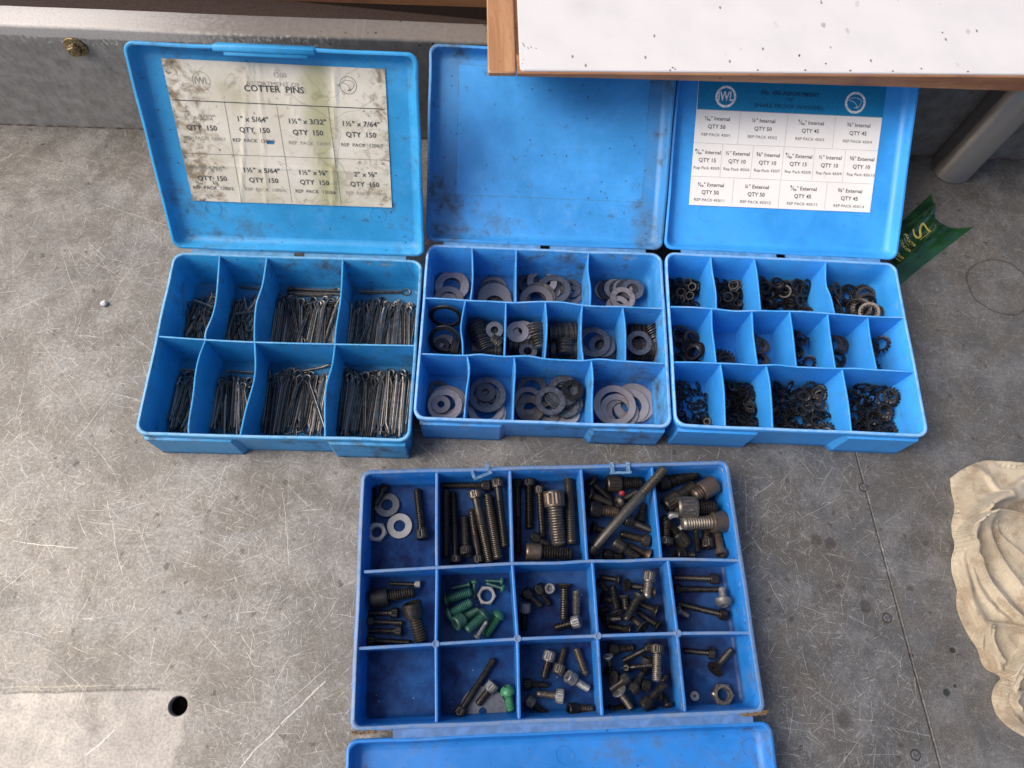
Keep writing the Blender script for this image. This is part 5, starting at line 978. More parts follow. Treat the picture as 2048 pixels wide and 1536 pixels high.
[-6016,4204,101,0,49,999,0],[-5970,4190,89,978,1,202,-51],[-5922,4053,75,630,-7,-776,-25],[-5779,4203,77,998,0,0,66],[-5717,4195,86,43,-72,996,-1],[-5662,4272,80,996,-1,82,45],[-5613,4220,65,12,33,-999,-12],
[-6195,4058,103,995,-25,-18,93],[-6158,4158,101,29,-95,995,-29],[-6174,4082,154,998,-24,1,52],[-5964,4042,109,202,-22,-979,-7],[-5860,4085,120,991,23,46,120],[-5891,4000,87,945,6,-326,-27],[-5752,4046,101,0,-75,997,0],
[-5765,3977,145,986,28,-83,-139],[-5677,4037,113,43,-41,998,0],[-5571,4084,79,977,10,206,57],[-6131,4231,122,991,-26,-21,-126],[-6233,4214,143,933,-27,-351,72],[-6137,4304,146,997,-62,36,2],
[-5897,4153,168,93,-195,976,-23],[-5869,4105,146,995,16,38,-92],[-6062,4086,158,994,0,-105,-5],[-5791,4479,185,975,59,214,10],[-5751,4272,132,49,-160,986,-4],[-5968,4808,62,723,-14,5,-691],[-5971,4719,61,742,10,8,670],
[-5445,4011,53,997,0,0,73],[-5370,4085,53,102,0,0,-995],[-5204,4025,53,1000,0,0,-17],[-5140,4229,65,1000,13,1,6],[-5084,4086,61,348,-26,937,10],[-5046,4115,53,1000,0,0,28],[-4959,4113,53,998,0,0,66],
[-4891,4140,53,999,0,0,46],[-4824,4118,53,999,0,0,44],[-4748,4159,59,977,-2,212,8],[-5390,4229,77,999,0,-2,-33],[-5284,4221,74,273,-26,961,19],[-5218,4245,77,7,-19,1000,0],[-5171,4199,83,965,11,-262,10],
[-5109,4173,87,13,-999,-10,28],[-4995,4282,96,86,38,996,13],[-4938,4195,77,998,-1,8,55],[-4885,4120,77,999,0,0,44],[-4794,4174,71,980,-15,199,14],[-4687,4292,53,0,13,-1000,0],[-5409,4121,108,26,311,-29,-950],
[-5364,4136,105,999,52,-1,10],[-5337,4144,128,990,42,125,-50],[-5187,4156,134,248,67,-966,-23],[-5115,4186,133,34,-59,997,43],[-5031,4065,133,637,-37,765,88],[-4958,4172,154,76,-145,986,33],
[-4817,4256,157,51,-989,116,-72],[-4821,4185,99,41,36,998,-9],[-4757,4212,91,977,-12,212,-26],[-5469,4244,88,960,-5,-280,29],[-5333,4176,155,97,118,-987,-59],[-5275,4343,167,995,41,21,87],[-5164,4270,150,684,-14,725,73],
[-5088,4240,168,924,82,-371,45],[-5021,4173,150,746,9,655,123],[-4876,4160,174,977,25,112,178],[-4938,4231,169,318,142,-937,28],[-4697,4158,77,0,-12,-1000,0],[-4651,4144,84,30,-290,16,-956],
[-5484,4166,106,280,-54,959,-12],[-5228,3897,142,473,-61,875,77],[-5140,4874,53,719,0,0,-695],[-5104,4737,53,688,0,0,726],[-5113,4667,53,736,0,0,-677],[-5071,4544,135,520,512,516,-448],[-4479,4317,78,1000,20,-4,-17],
[-4423,4339,96,987,28,155,22],[-4292,4265,92,31,-990,-22,-133],[-4250,4423,81,999,22,-5,47],[-4152,4318,72,999,14,0,32],[-4084,4302,71,25,0,14,-1000],[-3996,4237,87,80,95,-992,-18],[-3909,4437,92,4,77,6,997],
[-3810,4359,72,49,2,-15,999],[-3719,4356,103,3,-202,28,-979],[-3619,4130,76,925,-13,381,7],[-3673,4284,71,999,13,0,30],[-3559,4374,72,1,21,-1000,-15],[-3446,4244,84,33,15,999,24],[-3309,4323,71,996,14,-1,93],
[-4487,4271,105,999,18,-26,44],[-4370,4431,100,348,0,-937,-13],[-4296,4286,122,991,33,-133,10],[-4230,4471,111,993,10,119,-3],[-4164,4476,104,1000,14,1,-1],[-4053,4426,127,998,34,-49,12],[-3965,4301,106,979,-15,202,-2],
[-3871,4408,121,990,8,-130,48],[-3823,4433,102,1000,12,-23,12],[-3767,4378,95,153,2,-988,-30],[-3603,4379,108,372,-12,928,4],[-3556,4429,102,1000,14,6,-2],[-3503,4431,86,707,12,707,17],[-3436,4349,118,999,24,-32,-29],
[-3379,4459,98,995,33,-86,-28],[-4574,4408,82,687,-34,725,20],[-4383,4175,131,60,44,-997,-16],[-4342,4267,109,378,37,-925,-26],[-4225,4280,146,359,-7,933,19],[-4188,4330,129,999,14,39,17],[-4157,4317,153,983,13,181,30],
[-4063,4312,149,145,75,985,48],[-3653,4406,148,21,239,-971,-4],[-4019,5011,68,575,418,570,-412],[-3930,4858,55,659,0,0,752],[-3973,4747,55,726,0,0,-687],[-3149,4513,71,999,13,0,42],[-3086,4465,90,990,15,110,92],
[-2962,4420,55,0,-39,999,0],[-2894,4465,82,825,-7,564,33],[-2806,4395,55,39,0,0,-999],[-2748,4368,61,985,-7,167,41],[-2658,4444,85,132,0,991,20],[-2590,4561,73,47,-34,998,15],[-2510,4393,66,420,-27,907,13],
[-2463,4498,71,1000,12,0,23],[-2397,4559,71,1000,13,0,26],[-2361,4610,95,977,-2,215,-6],[-2201,4498,83,15,-707,-4,-707],[-2167,4527,108,707,43,-706,-9],[-2126,4584,85,706,-17,707,43],[-2075,4497,71,999,12,0,38],
[-1933,4580,72,0,13,-1000,-13],[-3153,4543,124,1,42,-999,-32],[-3023,4375,106,704,-55,704,72],[-2984,4451,104,379,-103,919,34],[-2948,4534,110,976,7,-191,106],[-2799,4475,126,992,-31,119,6],
[-2746,4510,107,992,15,-117,-44],[-2601,4538,103,2,19,-17,1000],[-2538,4566,92,400,-23,916,14],[-2475,4526,120,37,238,3,-971],[-2434,4521,100,1000,12,1,1],[-2386,4465,136,993,3,116,24],[-2304,4592,106,34,28,-999,-15],
[-2292,4486,70,0,1,-1000,-12],[-2123,4528,125,1000,23,1,19],[-2083,4622,102,0,-36,999,12],[-2030,4517,94,753,-5,656,42],[-1999,4578,97,699,-23,714,31],[-3110,4428,141,40,-235,19,-971],[-3055,4414,150,999,20,3,26],
[-3006,4466,154,413,1,-911,8],[-2948,4380,145,1000,-1,-31,-1],[-2854,4464,135,35,-22,998,-39],[-2723,4479,138,62,68,-995,-30],[-2589,4419,127,999,17,20,23],[-2597,4377,155,1000,17,20,1],[-2535,4419,137,979,1,203,10],
[-2484,4527,148,971,11,-238,5],[-2324,4535,141,47,-214,7,-976],[-2243,4480,86,975,15,223,20],[-2580,5072,56,712,6,7,-702],0,0,0,0,0,0,0,0,0,0,0,0,0,0,0,0,0,0,0,0,0,0,0,0,0,0,0,0,0,0,0,0,0,0,0,0,0,0,0,0,0,0,0,0,0,0,0,0,0,
0,0,0,0,0,0,0,0,0,0,0,0,0,0,0,0,0,0,0,0,0,0,0,0,0,0,0,0,0,0,0,0,0,0,0,0,0,0,0,0,0,0,0,0,0,0,0,0,0,0,0,0,0,0,0,0,0,0,0,0,0,0,0,0,0,0,0,0,0,0,0,0,0,0,0,0,0,0,0,0,0,0,0,0,0,0,0,0,0,0,0,0,0,0,0,0,0,0,0,0,0,0,0,0,0,0,0,0,0,0,
0,0,0,0,0,0,0,0,0,0,0,0,0,0,0,0,0,0,0,0,0,0,0,0,0,0,0,0,0,0,0,0,0,0,0,0,0,0,0,0,0,0,0,0,0,0,0,0,0,0,0,0,0,0,0,0,0,0,0,0,0,0,0,0,0,0,0,0,0,0,0,0,0,0,0,0,0,0,0,0,0,0,0,0,0,0,0,0,0,0,0,0,0,0,0,0,0,0,0,0,0,0,0,0,0,0,0,0,0,0,
0,0,0,0,0,0,0,0,0,0,0,0,0,0,0,0,0,0,0,0,0,0,0,0,0,0,0,0,[3020,6916,63,499,-36,13,-866],[3163,6818,57,443,0,0,-896],[3411,6837,57,486,0,0,-874],[3134,7046,57,328,0,0,-945],[3327,7029,57,421,0,0,907],
[3521,7225,57,775,0,0,632],[2948,7240,94,960,4,236,152],[3315,7295,57,570,0,0,821],[3558,7270,88,881,0,0,-474],[2978,7442,97,911,-23,-168,375],[3203,7518,57,731,0,0,683],[3427,7427,56,314,-1,-4,949],
[2978,7648,66,586,4,57,-808],[3197,7690,88,331,173,-99,922],[3486,7694,71,683,84,20,-725],[3015,6918,95,964,4,38,264],[3227,6822,94,794,-102,60,-596],[3587,6907,57,897,0,0,-442],[3034,7090,85,269,-96,62,956],
[3269,6946,107,848,27,112,518],[3527,7020,77,923,-125,-10,365],[3086,7195,101,970,-168,96,150],[3256,7360,100,452,157,-69,-875],[3437,7392,88,475,0,0,880],[3014,7423,145,982,90,-121,-116],[3305,7537,102,271,15,103,-957],
[3475,7498,103,202,-147,-266,-931],[2941,7664,109,667,96,6,739],[3331,7655,95,370,63,-100,922],[3436,7674,123,83,-114,76,-987],[3076,6912,121,383,32,20,923],[3251,6824,143,986,94,98,95],[3509,6847,158,747,650,-135,-22],
[3186,7102,119,943,59,308,116],[3376,6942,114,207,131,72,967],[3565,7096,103,853,-32,-87,-513],[2953,7155,156,921,131,-9,-366],[3349,7192,88,40,0,0,999],[3419,7302,119,0,767,641,0],[3074,7527,97,244,-521,812,98],
[3282,7570,143,11,-10,109,-994],[3480,7515,128,938,-302,36,-166],[2951,7680,141,741,95,16,664],[3215,7679,136,895,106,-42,431],[3442,7714,159,846,-6,137,-515],[3041,7007,154,963,-153,-190,-115],
[3271,6824,171,510,-48,127,-849],[3514,6814,157,250,362,556,-705],[3063,7200,197,300,549,-730,-275],[3285,7077,142,787,-72,120,601],[3514,6997,139,861,-45,-74,501],[2984,7285,155,850,-430,62,-298],
[3313,7276,149,494,-68,-168,850],[3531,7518,154,805,-292,-82,-510],[3076,7368,93,225,-337,913,-44],[3217,7504,162,967,239,-83,-21],[3593,7665,127,566,-382,-593,427],[3030,7692,168,784,-84,247,-563],
[3189,7712,202,893,219,141,-366],[3478,7709,182,587,-57,124,-798],[2992,6735,128,288,327,-627,646],[3390,6837,248,522,-776,353,42],[3453,6763,158,699,695,138,-100],[2939,7185,239,708,387,-57,-588],
[3251,7118,168,479,-110,-84,-867],[3623,6895,156,757,207,485,385],[2988,7359,213,24,-978,-33,203],[3161,7348,98,971,52,-223,-68],[3411,7419,183,38,-153,-139,978],[3106,7627,226,818,-331,465,77],
[3235,7478,188,344,1,-253,904],[3502,7557,178,958,-284,43,22],[2929,7582,159,426,283,409,-756],[3357,7712,214,878,-21,-263,399],[3519,7597,231,760,-127,1,638],[3083,6815,184,970,-118,188,99],
[3292,6954,204,34,-397,-910,118],[3517,7088,172,268,864,397,-158],[2961,7073,213,762,207,-419,448],[3157,7234,224,443,401,-237,766],[3461,6966,162,989,8,-86,-121],[2951,7042,222,324,-164,869,337],
[3227,7326,169,428,212,25,-878],[3403,7129,147,133,-860,-397,291],[2929,7412,207,180,424,-881,-109],[3158,7333,178,748,-27,-212,629],[3521,7663,250,928,-63,-110,-351],[3035,7561,201,713,381,-319,494],
[3177,7620,263,319,806,-454,-204],[3436,7582,266,281,-376,883,10],[3897,6976,57,753,0,0,-658],[4058,6859,116,833,-297,-126,-450],[4357,7049,57,992,0,0,129],[3845,7243,57,13,0,0,-1000],[3982,7148,88,227,0,0,974],
[4395,7298,57,810,0,0,586],[3915,7409,75,916,-85,39,390],[4128,7295,86,139,980,-130,49],[4334,7496,57,0,725,-688,0],[3895,7632,57,726,0,0,-687],[3901,7648,88,962,0,0,-274],[4349,7715,68,840,58,-11,-539],
[3818,7022,88,788,0,0,615],[4215,6991,77,429,103,-9,-897],[4412,6953,97,384,171,-124,899],[3799,7268,105,54,97,48,-993],[4205,7199,57,894,0,0,447],[4383,7269,88,737,0,0,676],[3774,7473,88,152,193,969,-41],
[4184,7551,77,795,-100,-29,597],[4464,7586,143,590,-431,567,-379],[3730,7712,130,240,653,-627,-351],[4196,7721,93,593,-93,-12,800],[4301,7725,141,456,-69,11,887],[3797,6945,194,830,-61,441,-335],
[4188,7006,105,569,101,-25,-816],[4346,6874,122,305,127,346,-878],[3862,7102,189,399,887,-216,89],[4034,7020,143,807,60,119,-576],[4405,7137,112,393,34,103,-913],[3744,7466,205,363,-541,-92,-753],
[3920,7616,119,870,0,0,-494],[4422,7526,175,556,551,-261,-565],[3753,7718,179,517,-252,210,-790],[4086,7728,114,126,225,30,-966],[4367,7758,217,788,-47,-223,572],[3880,6970,160,777,295,290,475],
[4174,6883,179,358,-251,159,885],[4414,7038,205,13,-681,-698,221],[3946,7142,189,693,-316,-260,-594],[4180,7344,107,45,24,-145,-988],[4380,7305,142,783,-145,63,602],[3769,7523,201,846,-412,280,-191],
[4051,7553,145,43,156,-984,-73],[4280,7518,129,897,168,98,398],[3901,7763,222,395,-849,-322,-138],[4136,7745,225,325,-401,-841,162],[4311,7705,215,59,213,81,-972],[3862,6820,142,822,-545,155,59],
[4204,6942,196,948,-261,-142,119],[4416,6998,183,214,816,-534,-55],[3797,7278,137,993,49,-96,40],[4131,7341,138,305,-15,-147,-941],[4336,7333,162,984,-156,-25,85],[3957,7408,157,641,-54,-190,742],
[4023,7593,217,375,-26,81,-923],[4301,7520,197,964,250,-15,90],[3793,7651,238,816,302,172,462],[3979,7614,193,36,259,-962,-77],[4287,7735,246,268,-174,-147,936],[3980,7225,211,434,665,605,-56],
[3944,6926,194,0,974,-133,-182],[4258,7137,153,31,-690,720,-59],[3796,7275,168,617,107,-17,-779],[4186,7465,205,494,207,131,-835],[4383,7341,196,584,-59,-147,-796],[4762,7063,57,903,0,0,-430],
[4910,6994,84,32,-979,-193,51],[5449,7173,118,235,-794,561,-6],[5559,7224,76,840,74,-2,538],[4835,7369,57,20,0,0,-1000],[5100,7459,57,996,0,0,86],[5300,7337,74,975,53,41,212],[5541,7463,57,638,0,0,770],
[4773,7623,72,159,-31,52,985],[5095,7736,76,741,68,-31,-667],[5324,7750,80,201,91,6,-975],[5533,7739,63,996,25,-7,91],[4700,6967,109,148,-136,-18,979],[4846,6963,174,941,-117,110,-298],[5117,6991,85,991,11,110,71],
[5792,7024,98,23,211,-975,-63],[4681,7178,148,766,-313,1,-562],[5029,7308,123,119,638,758,-63],[5224,7549,125,906,-43,-72,415],[5795,7307,150,616,-230,-327,679],[4762,7715,93,951,-60,-4,304],
[5011,7418,147,177,41,968,-171],[5342,7789,164,693,206,80,-686],[5559,7909,211,700,591,283,-284],[4589,6950,232,655,264,631,321],[5018,6957,222,212,74,358,907],[5310,6979,139,735,-172,297,585],
[5698,7032,74,869,67,4,490],[4745,7422,107,857,70,25,-509],[5033,7385,207,954,-152,-207,-158],[5267,7360,160,245,-836,-487,69],[5723,7658,107,925,199,-8,325],[4599,7716,225,142,-793,-372,462],
[5208,7767,235,454,-439,-362,685],[5331,7694,247,302,348,76,-884],[5552,7774,179,183,-169,320,-914],[4819,6854,356,10,-49,676,735],[4833,7152,158,821,-162,232,496],[],[5689,7203,185,446,-195,-188,853],
[4649,7324,217,834,96,371,397],[5103,7153,151,143,410,-818,377],[5389,7176,148,190,-974,95,-83],[5788,7210,207,760,220,-158,-591],[4721,7745,195,679,214,177,680],[5118,7774,233,312,-497,-496,640],
[5363,7802,265,142,294,869,371],[5719,7754,183,982,184,40,21],[4782,7289,205,946,-81,313,-25],[],[5625,7042,166,93,201,164,-961],[5778,7062,257,703,116,62,-699],[4691,7325,220,150,-383,-10,-912],[],
[5470,7608,190,835,453,-39,-309],[5662,7477,148,459,-189,-149,855],[4754,7603,207,254,-257,84,-929],[4962,7763,154,882,218,45,415],[5520,7786,377,556,349,-45,753],[5609,7824,292,924,318,12,210],
[4882,7098,268,659,-9,155,736],[5130,7105,159,884,-398,65,237],[5398,7142,173,72,185,960,198],[5763,7055,287,65,46,123,-989],[4636,7524,346,677,641,-190,-308],[5060,7552,181,907,-339,-131,212],
[5496,7529,190,247,-146,-430,856],[5621,7293,253,653,-394,119,636],[4683,7716,290,492,230,128,830],[4931,7763,247,643,-34,-140,752],[5136,7786,382,984,8,3,178],[5739,7808,363,284,143,-911,-262],
[4772,7164,316,105,-24,-990,91],[5137,7104,264,735,-129,206,632],[5505,7010,208,15,-467,878,108],[5824,7019,426,284,-348,815,-367],[4957,7355,252,787,-244,-236,516],[5012,7617,219,57,934,-306,175],
[5458,7447,208,738,503,-408,191],[5622,7485,287,116,772,-556,-285],[4807,7787,339,128,-109,320,-932],[4887,7683,311,117,-266,-925,-245],[5612,7716,329,12,749,-539,-386],[5733,7732,281,282,149,-910,-264],[],[],[],[],
[4818,7475,312,433,-532,-130,-717],[],[6206,7170,57,953,0,0,-302],[6567,7225,73,787,-34,26,-616],[6959,7264,100,923,-41,-103,369],[6303,7591,217,633,156,458,605],[6587,7760,126,132,-26,-183,974],
[6911,7649,57,246,-1,-1,969],[6155,7249,88,0,571,-821,0],[6555,7156,107,418,33,27,907],[7029,7020,236,606,783,135,38],[6106,7693,198,400,657,-632,96],[],[6953,7837,195,473,11,-287,833],[6190,7101,157,748,-93,30,656],
[6717,7080,265,817,-384,38,430],[6778,7485,218,284,-908,-71,-300],[6087,7535,240,657,727,-101,-173],[6664,7807,205,910,161,93,-370],[6988,7778,244,821,194,-160,513],[6061,7291,311,564,-403,254,-674],
[6520,7137,248,99,-77,277,953],[7186,7343,259,749,58,-659,-43],[6096,7498,239,397,-120,669,617],[],[6982,7639,235,855,410,119,-294],[6265,7173,333,87,954,262,-115],[6590,7268,208,883,-280,65,370],
[7044,7407,332,499,21,-853,-150],[6228,7805,221,112,-122,496,852],[],[6988,7597,234,140,-338,-839,-403],[],[6410,7530,246,207,388,335,833],[6866,7487,239,595,-9,-413,689],[6086,7757,352,376,-288,216,854],
[6368,7747,378,322,432,-829,-148],[],[],[6327,7197,349,349,42,138,926],[],[],[],[],[],[],[6905,7282,469,247,-810,510,-149],[],[],[],[],[],[6771,7214,298,231,-72,-249,-938],[3503,5849,164,264,-569,752,-202],
[3156,6505,59,160,-4,4,-987],[3371,5793,142,494,184,-180,-830],[3258,6444,106,292,-87,115,-946],[3308,5829,141,950,-109,-228,184],[3328,6405,115,922,36,140,-360],[3201,5847,131,971,-58,-216,-87],
[3329,6363,140,126,127,-69,981],[3131,5791,148,605,-209,-57,766],[3217,6511,227,987,81,125,-59],[3302,5921,216,146,875,-437,147],[3397,6397,191,924,92,200,-313],[3180,5940,225,387,-16,-207,-899],
[3148,6217,171,861,317,-168,361],[],[],[],[3436,6433,224,388,207,-75,895],[],[3372,6233,217,511,18,380,-770],[3436,6100,343,715,-268,-255,593],[3521,6133,329,485,14,874,37],[4021,6117,57,526,0,0,-851],
[4006,6099,88,180,0,0,984],[4022,6103,119,474,0,0,-880],[4002,6112,150,953,0,0,-304],[4013,6115,181,37,0,0,-999],[4111,5995,213,898,0,0,440],[4098,6066,244,701,0,0,713],[4817,6096,57,546,0,0,838],
[4752,6491,73,952,-39,3,304],[4747,5846,240,118,-85,-413,-899],[4796,6471,138,118,-56,101,986],[4788,5909,233,734,-322,-218,-556],[4769,6152,197,24,189,-960,203],[4870,5974,223,174,-59,360,915],
[4630,6558,136,33,-47,106,993],[5487,6130,57,436,0,0,-900],[5533,6420,75,411,-33,46,910],[5441,6087,89,285,-5,-7,958],[5401,6307,149,278,-46,-140,-949],[5432,6124,121,116,7,5,-993],[5339,6332,174,975,-144,29,169],
[5433,5887,121,493,66,195,-845],[5375,6632,78,152,3,-65,-986],[5344,6154,249,379,105,320,-862],[5438,6506,154,712,-101,104,687],[5553,5979,184,972,193,66,-115],[5457,6662,139,5,-5,-145,-989],[],
[5478,6420,225,819,-42,-22,-573],[5361,6062,271,876,197,-51,438],[5477,6400,258,306,-20,-43,-951],[5596,5894,330,717,-175,116,665],[5486,6665,214,906,-260,-81,-323],[5513,5950,356,347,-64,134,926],
[5534,6581,301,939,-263,70,212],[5751,6167,186,592,-323,-353,648],[5338,6643,303,619,-181,-231,-728],[],[5391,6679,361,309,837,452,-22],[],[5598,6699,278,324,-236,-292,-868],[6286,6235,57,991,0,0,133],
[6398,6660,112,982,55,-132,-127],[6054,6084,233,894,207,371,145],[6093,6593,118,116,142,21,-983],[6179,5977,173,948,155,279,14],[6285,6662,112,988,29,-140,64],[6329,6344,142,27,-529,837,137],[6975,6027,57,760,0,0,-650],
[6953,6694,57,134,0,0,991],[7016,6153,88,823,0,0,-568],[6833,6610,88,558,0,0,830],[6851,6244,119,251,0,0,-968],[6926,6530,139,992,-46,30,116],[7027,6224,163,773,16,120,-623],[7002,6594,160,846,-54,-5,-530],
[7018,6044,166,633,65,209,-743],[7016,6705,180,145,17,52,988],[6877,6481,237,5,-127,3,992],[7141,6651,355,363,413,806,218],[7094,6013,173,101,-76,-973,-194],[3118,4533,95,816,-12,246,523],[3426,4624,79,961,12,-134,239],
[3525,4578,114,599,359,-93,709],[3719,4568,77,982,-122,-25,-140],[3161,4697,94,423,-60,30,-903],[3538,4666,57,712,0,0,702],[3711,4747,88,988,0,0,-152],[3711,4741,57,406,0,0,-914],[3123,4729,68,909,-26,62,-411],
[3294,4899,57,689,0,0,725],[3586,4873,57,751,0,0,-660],[3701,4921,78,65,990,-45,-113],[3135,5093,87,849,-61,-180,-492],[3156,4997,88,612,-195,35,766],[3537,5072,78,953,33,-126,274],[3649,5122,57,863,0,0,505],
[3149,5457,71,39,-974,212,77],[3253,5239,57,902,0,0,-431],[3374,5474,57,911,0,0,412],[3618,5357,112,226,223,312,895],[3157,4523,116,647,-245,28,-722],[3264,4554,95,46,-207,-133,-968],[3553,4555,124,789,370,22,490],
[3592,4474,177,638,736,-167,153],[3163,4693,125,673,-48,47,-736],[3481,4803,129,644,253,717,84],[3703,4644,117,26,-1,43,-999],[3721,4591,144,307,15,-41,951],[3182,4866,131,264,143,147,-942],[3275,4886,88,823,0,0,-567],
[3456,5065,91,527,130,-3,-840],[3631,5157,119,410,-134,-206,-878],[3069,5246,103,29,571,-764,-299],[3184,5285,130,839,271,-48,470],[],[],[3085,5351,121,1,23,-879,-477],[3205,5440,94,604,-24,93,-791],[],
[3583,5487,131,398,324,-858,-15],[3199,4610,159,588,-70,3,-806],[3364,4623,127,987,55,-122,-88],[3380,4668,103,415,134,-13,-900],[3722,4561,196,865,-16,109,490],[3038,4657,173,498,-459,-628,383],
[3540,4743,156,850,198,484,60],[3572,4716,195,390,-491,-760,171],[3712,4798,161,19,-580,814,32],[3089,4849,150,105,-652,-711,-241],[3527,4966,118,899,185,18,-397],[3737,5068,125,434,462,-713,-300],[],
[3261,5064,110,731,-287,226,-577],[3249,5249,139,938,313,139,-52],[3400,5203,106,837,318,-62,440],[3545,5348,128,233,914,43,-330],[3061,5454,129,289,-916,144,-236],[3217,5455,172,390,-177,-162,889],
[3334,5445,136,799,-10,129,-587],[],[3239,4515,188,114,-537,795,259],[3389,4526,156,753,212,-244,573],[3593,4684,213,703,313,285,571],[3795,4575,287,701,-1,713,14],[3065,4607,222,405,-462,324,-720],
[3306,4791,114,168,105,-913,-357],[3400,4671,173,899,-13,-133,417],[3724,4731,228,204,-907,315,-193],[3084,5004,134,59,117,-150,-980],[],[],[3710,4893,118,53,-332,-939,73],[3094,5169,165,142,-615,-766,-119],[],
[3465,5333,140,3,-690,-346,636],[],[3072,5175,136,24,64,-981,-184],[3351,5331,135,737,195,289,-578],[3159,5322,217,731,-12,-55,680],[3724,5265,128,203,644,293,677],[3190,4623,233,474,-177,239,829],
[3321,4724,193,304,-513,114,795],[3392,4606,231,52,11,-125,-991],[3690,4563,233,584,-110,-4,-804],[4078,4663,147,611,227,-753,-88],[4263,4693,57,977,0,0,-211],[4523,4638,125,183,860,338,334],[4097,4881,57,176,0,0,-984],
[4255,4902,80,628,112,32,769],[4482,4863,57,577,0,0,817],[3947,4950,104,928,-230,83,280],[4322,5126,75,994,-32,-83,57],[4518,5166,57,298,0,0,955],[4021,5398,57,519,0,0,-855],[4225,5344,57,961,0,0,-275],
[4507,5485,57,248,0,0,-969],[3976,4616,133,668,-332,-297,597],[4463,4618,121,135,-353,5,926],[4590,4622,136,346,673,573,315],[4034,4871,153,296,328,-139,886],[4451,4833,92,970,6,-34,240],[4546,4917,125,919,-332,182,111],
[3946,5094,87,323,-2,152,934],[4324,5192,105,995,-43,-74,-52],[4528,5243,110,579,52,-99,808],[4047,5371,88,992,0,0,130],[4252,5427,95,988,-154,17,-9],[4460,5396,88,996,0,0,86],[4120,4599,147,307,526,323,724],
[4265,4610,104,453,-34,-71,-888],[4535,4613,219,986,-49,-135,83],[3946,5019,142,296,2,152,943],[4400,4799,133,943,71,-136,-294],[4532,4976,129,734,-247,316,548],[4085,5166,86,83,779,610,-119],
[4331,5232,134,616,27,-81,-783],[4536,5144,120,993,114,-11,-39],[3966,5493,107,212,198,-171,-942],[4152,5470,117,359,-74,-137,-920],[4511,5453,119,0,192,-981,0],[3935,4595,134,724,221,-386,-528],
[4529,4611,250,490,102,-102,-860],[4520,4707,272,834,-106,-96,532],[3933,4799,146,311,713,247,-578],[4319,4799,140,144,154,5,-978],[4601,5015,247,504,439,694,268],[3930,5260,121,803,-20,-6,595],
[4123,5241,129,213,147,41,965],[4537,5117,146,600,56,-100,792],[3902,5512,210,306,-189,497,-790],[4303,5478,137,499,-20,181,847],[4520,5362,162,5,-35,45,998],[3866,4709,175,67,702,83,704],
[4509,4643,339,982,-55,-133,126],[4518,4609,312,417,110,-93,-897],[3952,5041,168,449,-108,-107,-881],[4090,4739,214,522,164,449,706],[4443,4834,211,5,933,342,113],[3921,5301,241,653,434,-538,309],
[4236,5282,160,514,-26,16,857],[4532,5287,233,859,182,-119,-464],[3975,5407,185,634,136,-73,758],[4239,5512,169,905,-186,-5,-383],[4509,5483,181,781,-65,-169,-598],[3908,4618,235,505,559,475,455],
[3954,4794,336,127,89,-460,-874],[4642,4792,247,116,-706,97,-692],[4017,4966,234,66,18,226,972],[4262,4742,152,17,-984,-83,-158],[4518,5105,322,18,919,372,128],[3849,5207,240,594,-418,558,-401],
[4295,4988,143,892,-200,30,404],[4477,5085,197,787,132,-145,-585],[4000,5459,230,483,120,-97,862],[4147,5478,232,225,635,657,336],[4352,5368,266,380,753,-465,270],[3984,4591,362,352,-203,-133,-904],
[4028,4560,310,214,816,517,-146],[4501,4615,372,597,88,-114,-789],[3948,4975,269,90,-54,-221,-970],[4101,4791,221,229,-452,-751,423],[4482,4942,293,27,654,725,-215],[3907,5173,258,663,-104,664,-331],
[4020,5101,211,467,-430,-224,-740],[4465,5152,228,853,113,-161,-483],[3908,5445,318,253,177,-923,-230],[4311,5517,197,44,51,203,977],[4394,5255,269,442,299,834,-139],[4012,4650,419,175,-723,-661,94],
[4392,4605,197,191,710,137,664],[4361,4600,228,704,95,-684,-162],[3949,4948,317,809,-205,-97,-542],[4318,4803,212,136,-30,989,47],[4437,4890,291,159,202,-955,148],[4028,5126,258,531,-404,-117,-736],
[4174,5029,136,403,861,195,243],[4483,5180,271,931,-43,-192,309],[4002,5480,314,385,327,-73,860],[4239,5468,319,2,960,-153,-236],[4412,5523,215,905,-162,131,371],[4148,4707,351,18,-746,652,131],
[4235,4561,209,672,-303,292,609],[4335,4609,334,690,149,-668,-234],[4226,4854,225,113,375,915,93],[4346,4821,305,224,477,-847,70],[4330,5052,296,433,-341,-833,42],[4043,5090,362,862,48,193,-467],
[4147,5272,189,751,-31,6,659],[4311,5067,242,482,-291,-819,112],[3978,5425,344,871,288,172,360],[4151,5438,398,956,-9,240,-166],[4515,5445,274,14,-63,-217,-974],[4107,4895,316,634,-333,220,-662],
[4214,4662,284,210,131,-138,959],[4516,4754,385,213,536,-789,211],[],[4243,4734,269,107,-50,-980,-157],[4495,5041,349,109,60,992,24],[],[4062,5205,294,816,143,366,425],[4224,5165,232,72,867,-454,-193],
[4070,5360,303,752,554,352,59],[4509,5505,281,647,-190,-123,-728],[4529,5330,352,969,47,151,190],[4907,4685,80,710,-81,-33,-699],[5277,4721,67,525,-30,27,850],[5547,4792,94,922,-72,-88,371],[5805,4753,68,601,7,-44,-798],
[5016,5077,57,142,0,0,990],[5272,5227,57,285,0,0,958],[],[5710,5137,57,913,0,0,408],[4807,5393,57,252,0,0,-968],[5192,5504,110,140,621,-755,-157],[5449,5451,57,142,0,0,-990],[5888,5579,57,982,0,0,188],
[4859,4687,114,125,-43,-76,-988],[5396,4733,112,267,-65,36,961],[5840,4903,95,477,-128,-74,-866],[5926,4734,137,30,-73,114,-990],[4821,5162,88,573,0,0,-820],[5265,5038,88,987,0,0,-161],[5484,5199,88,998,0,0,-70],
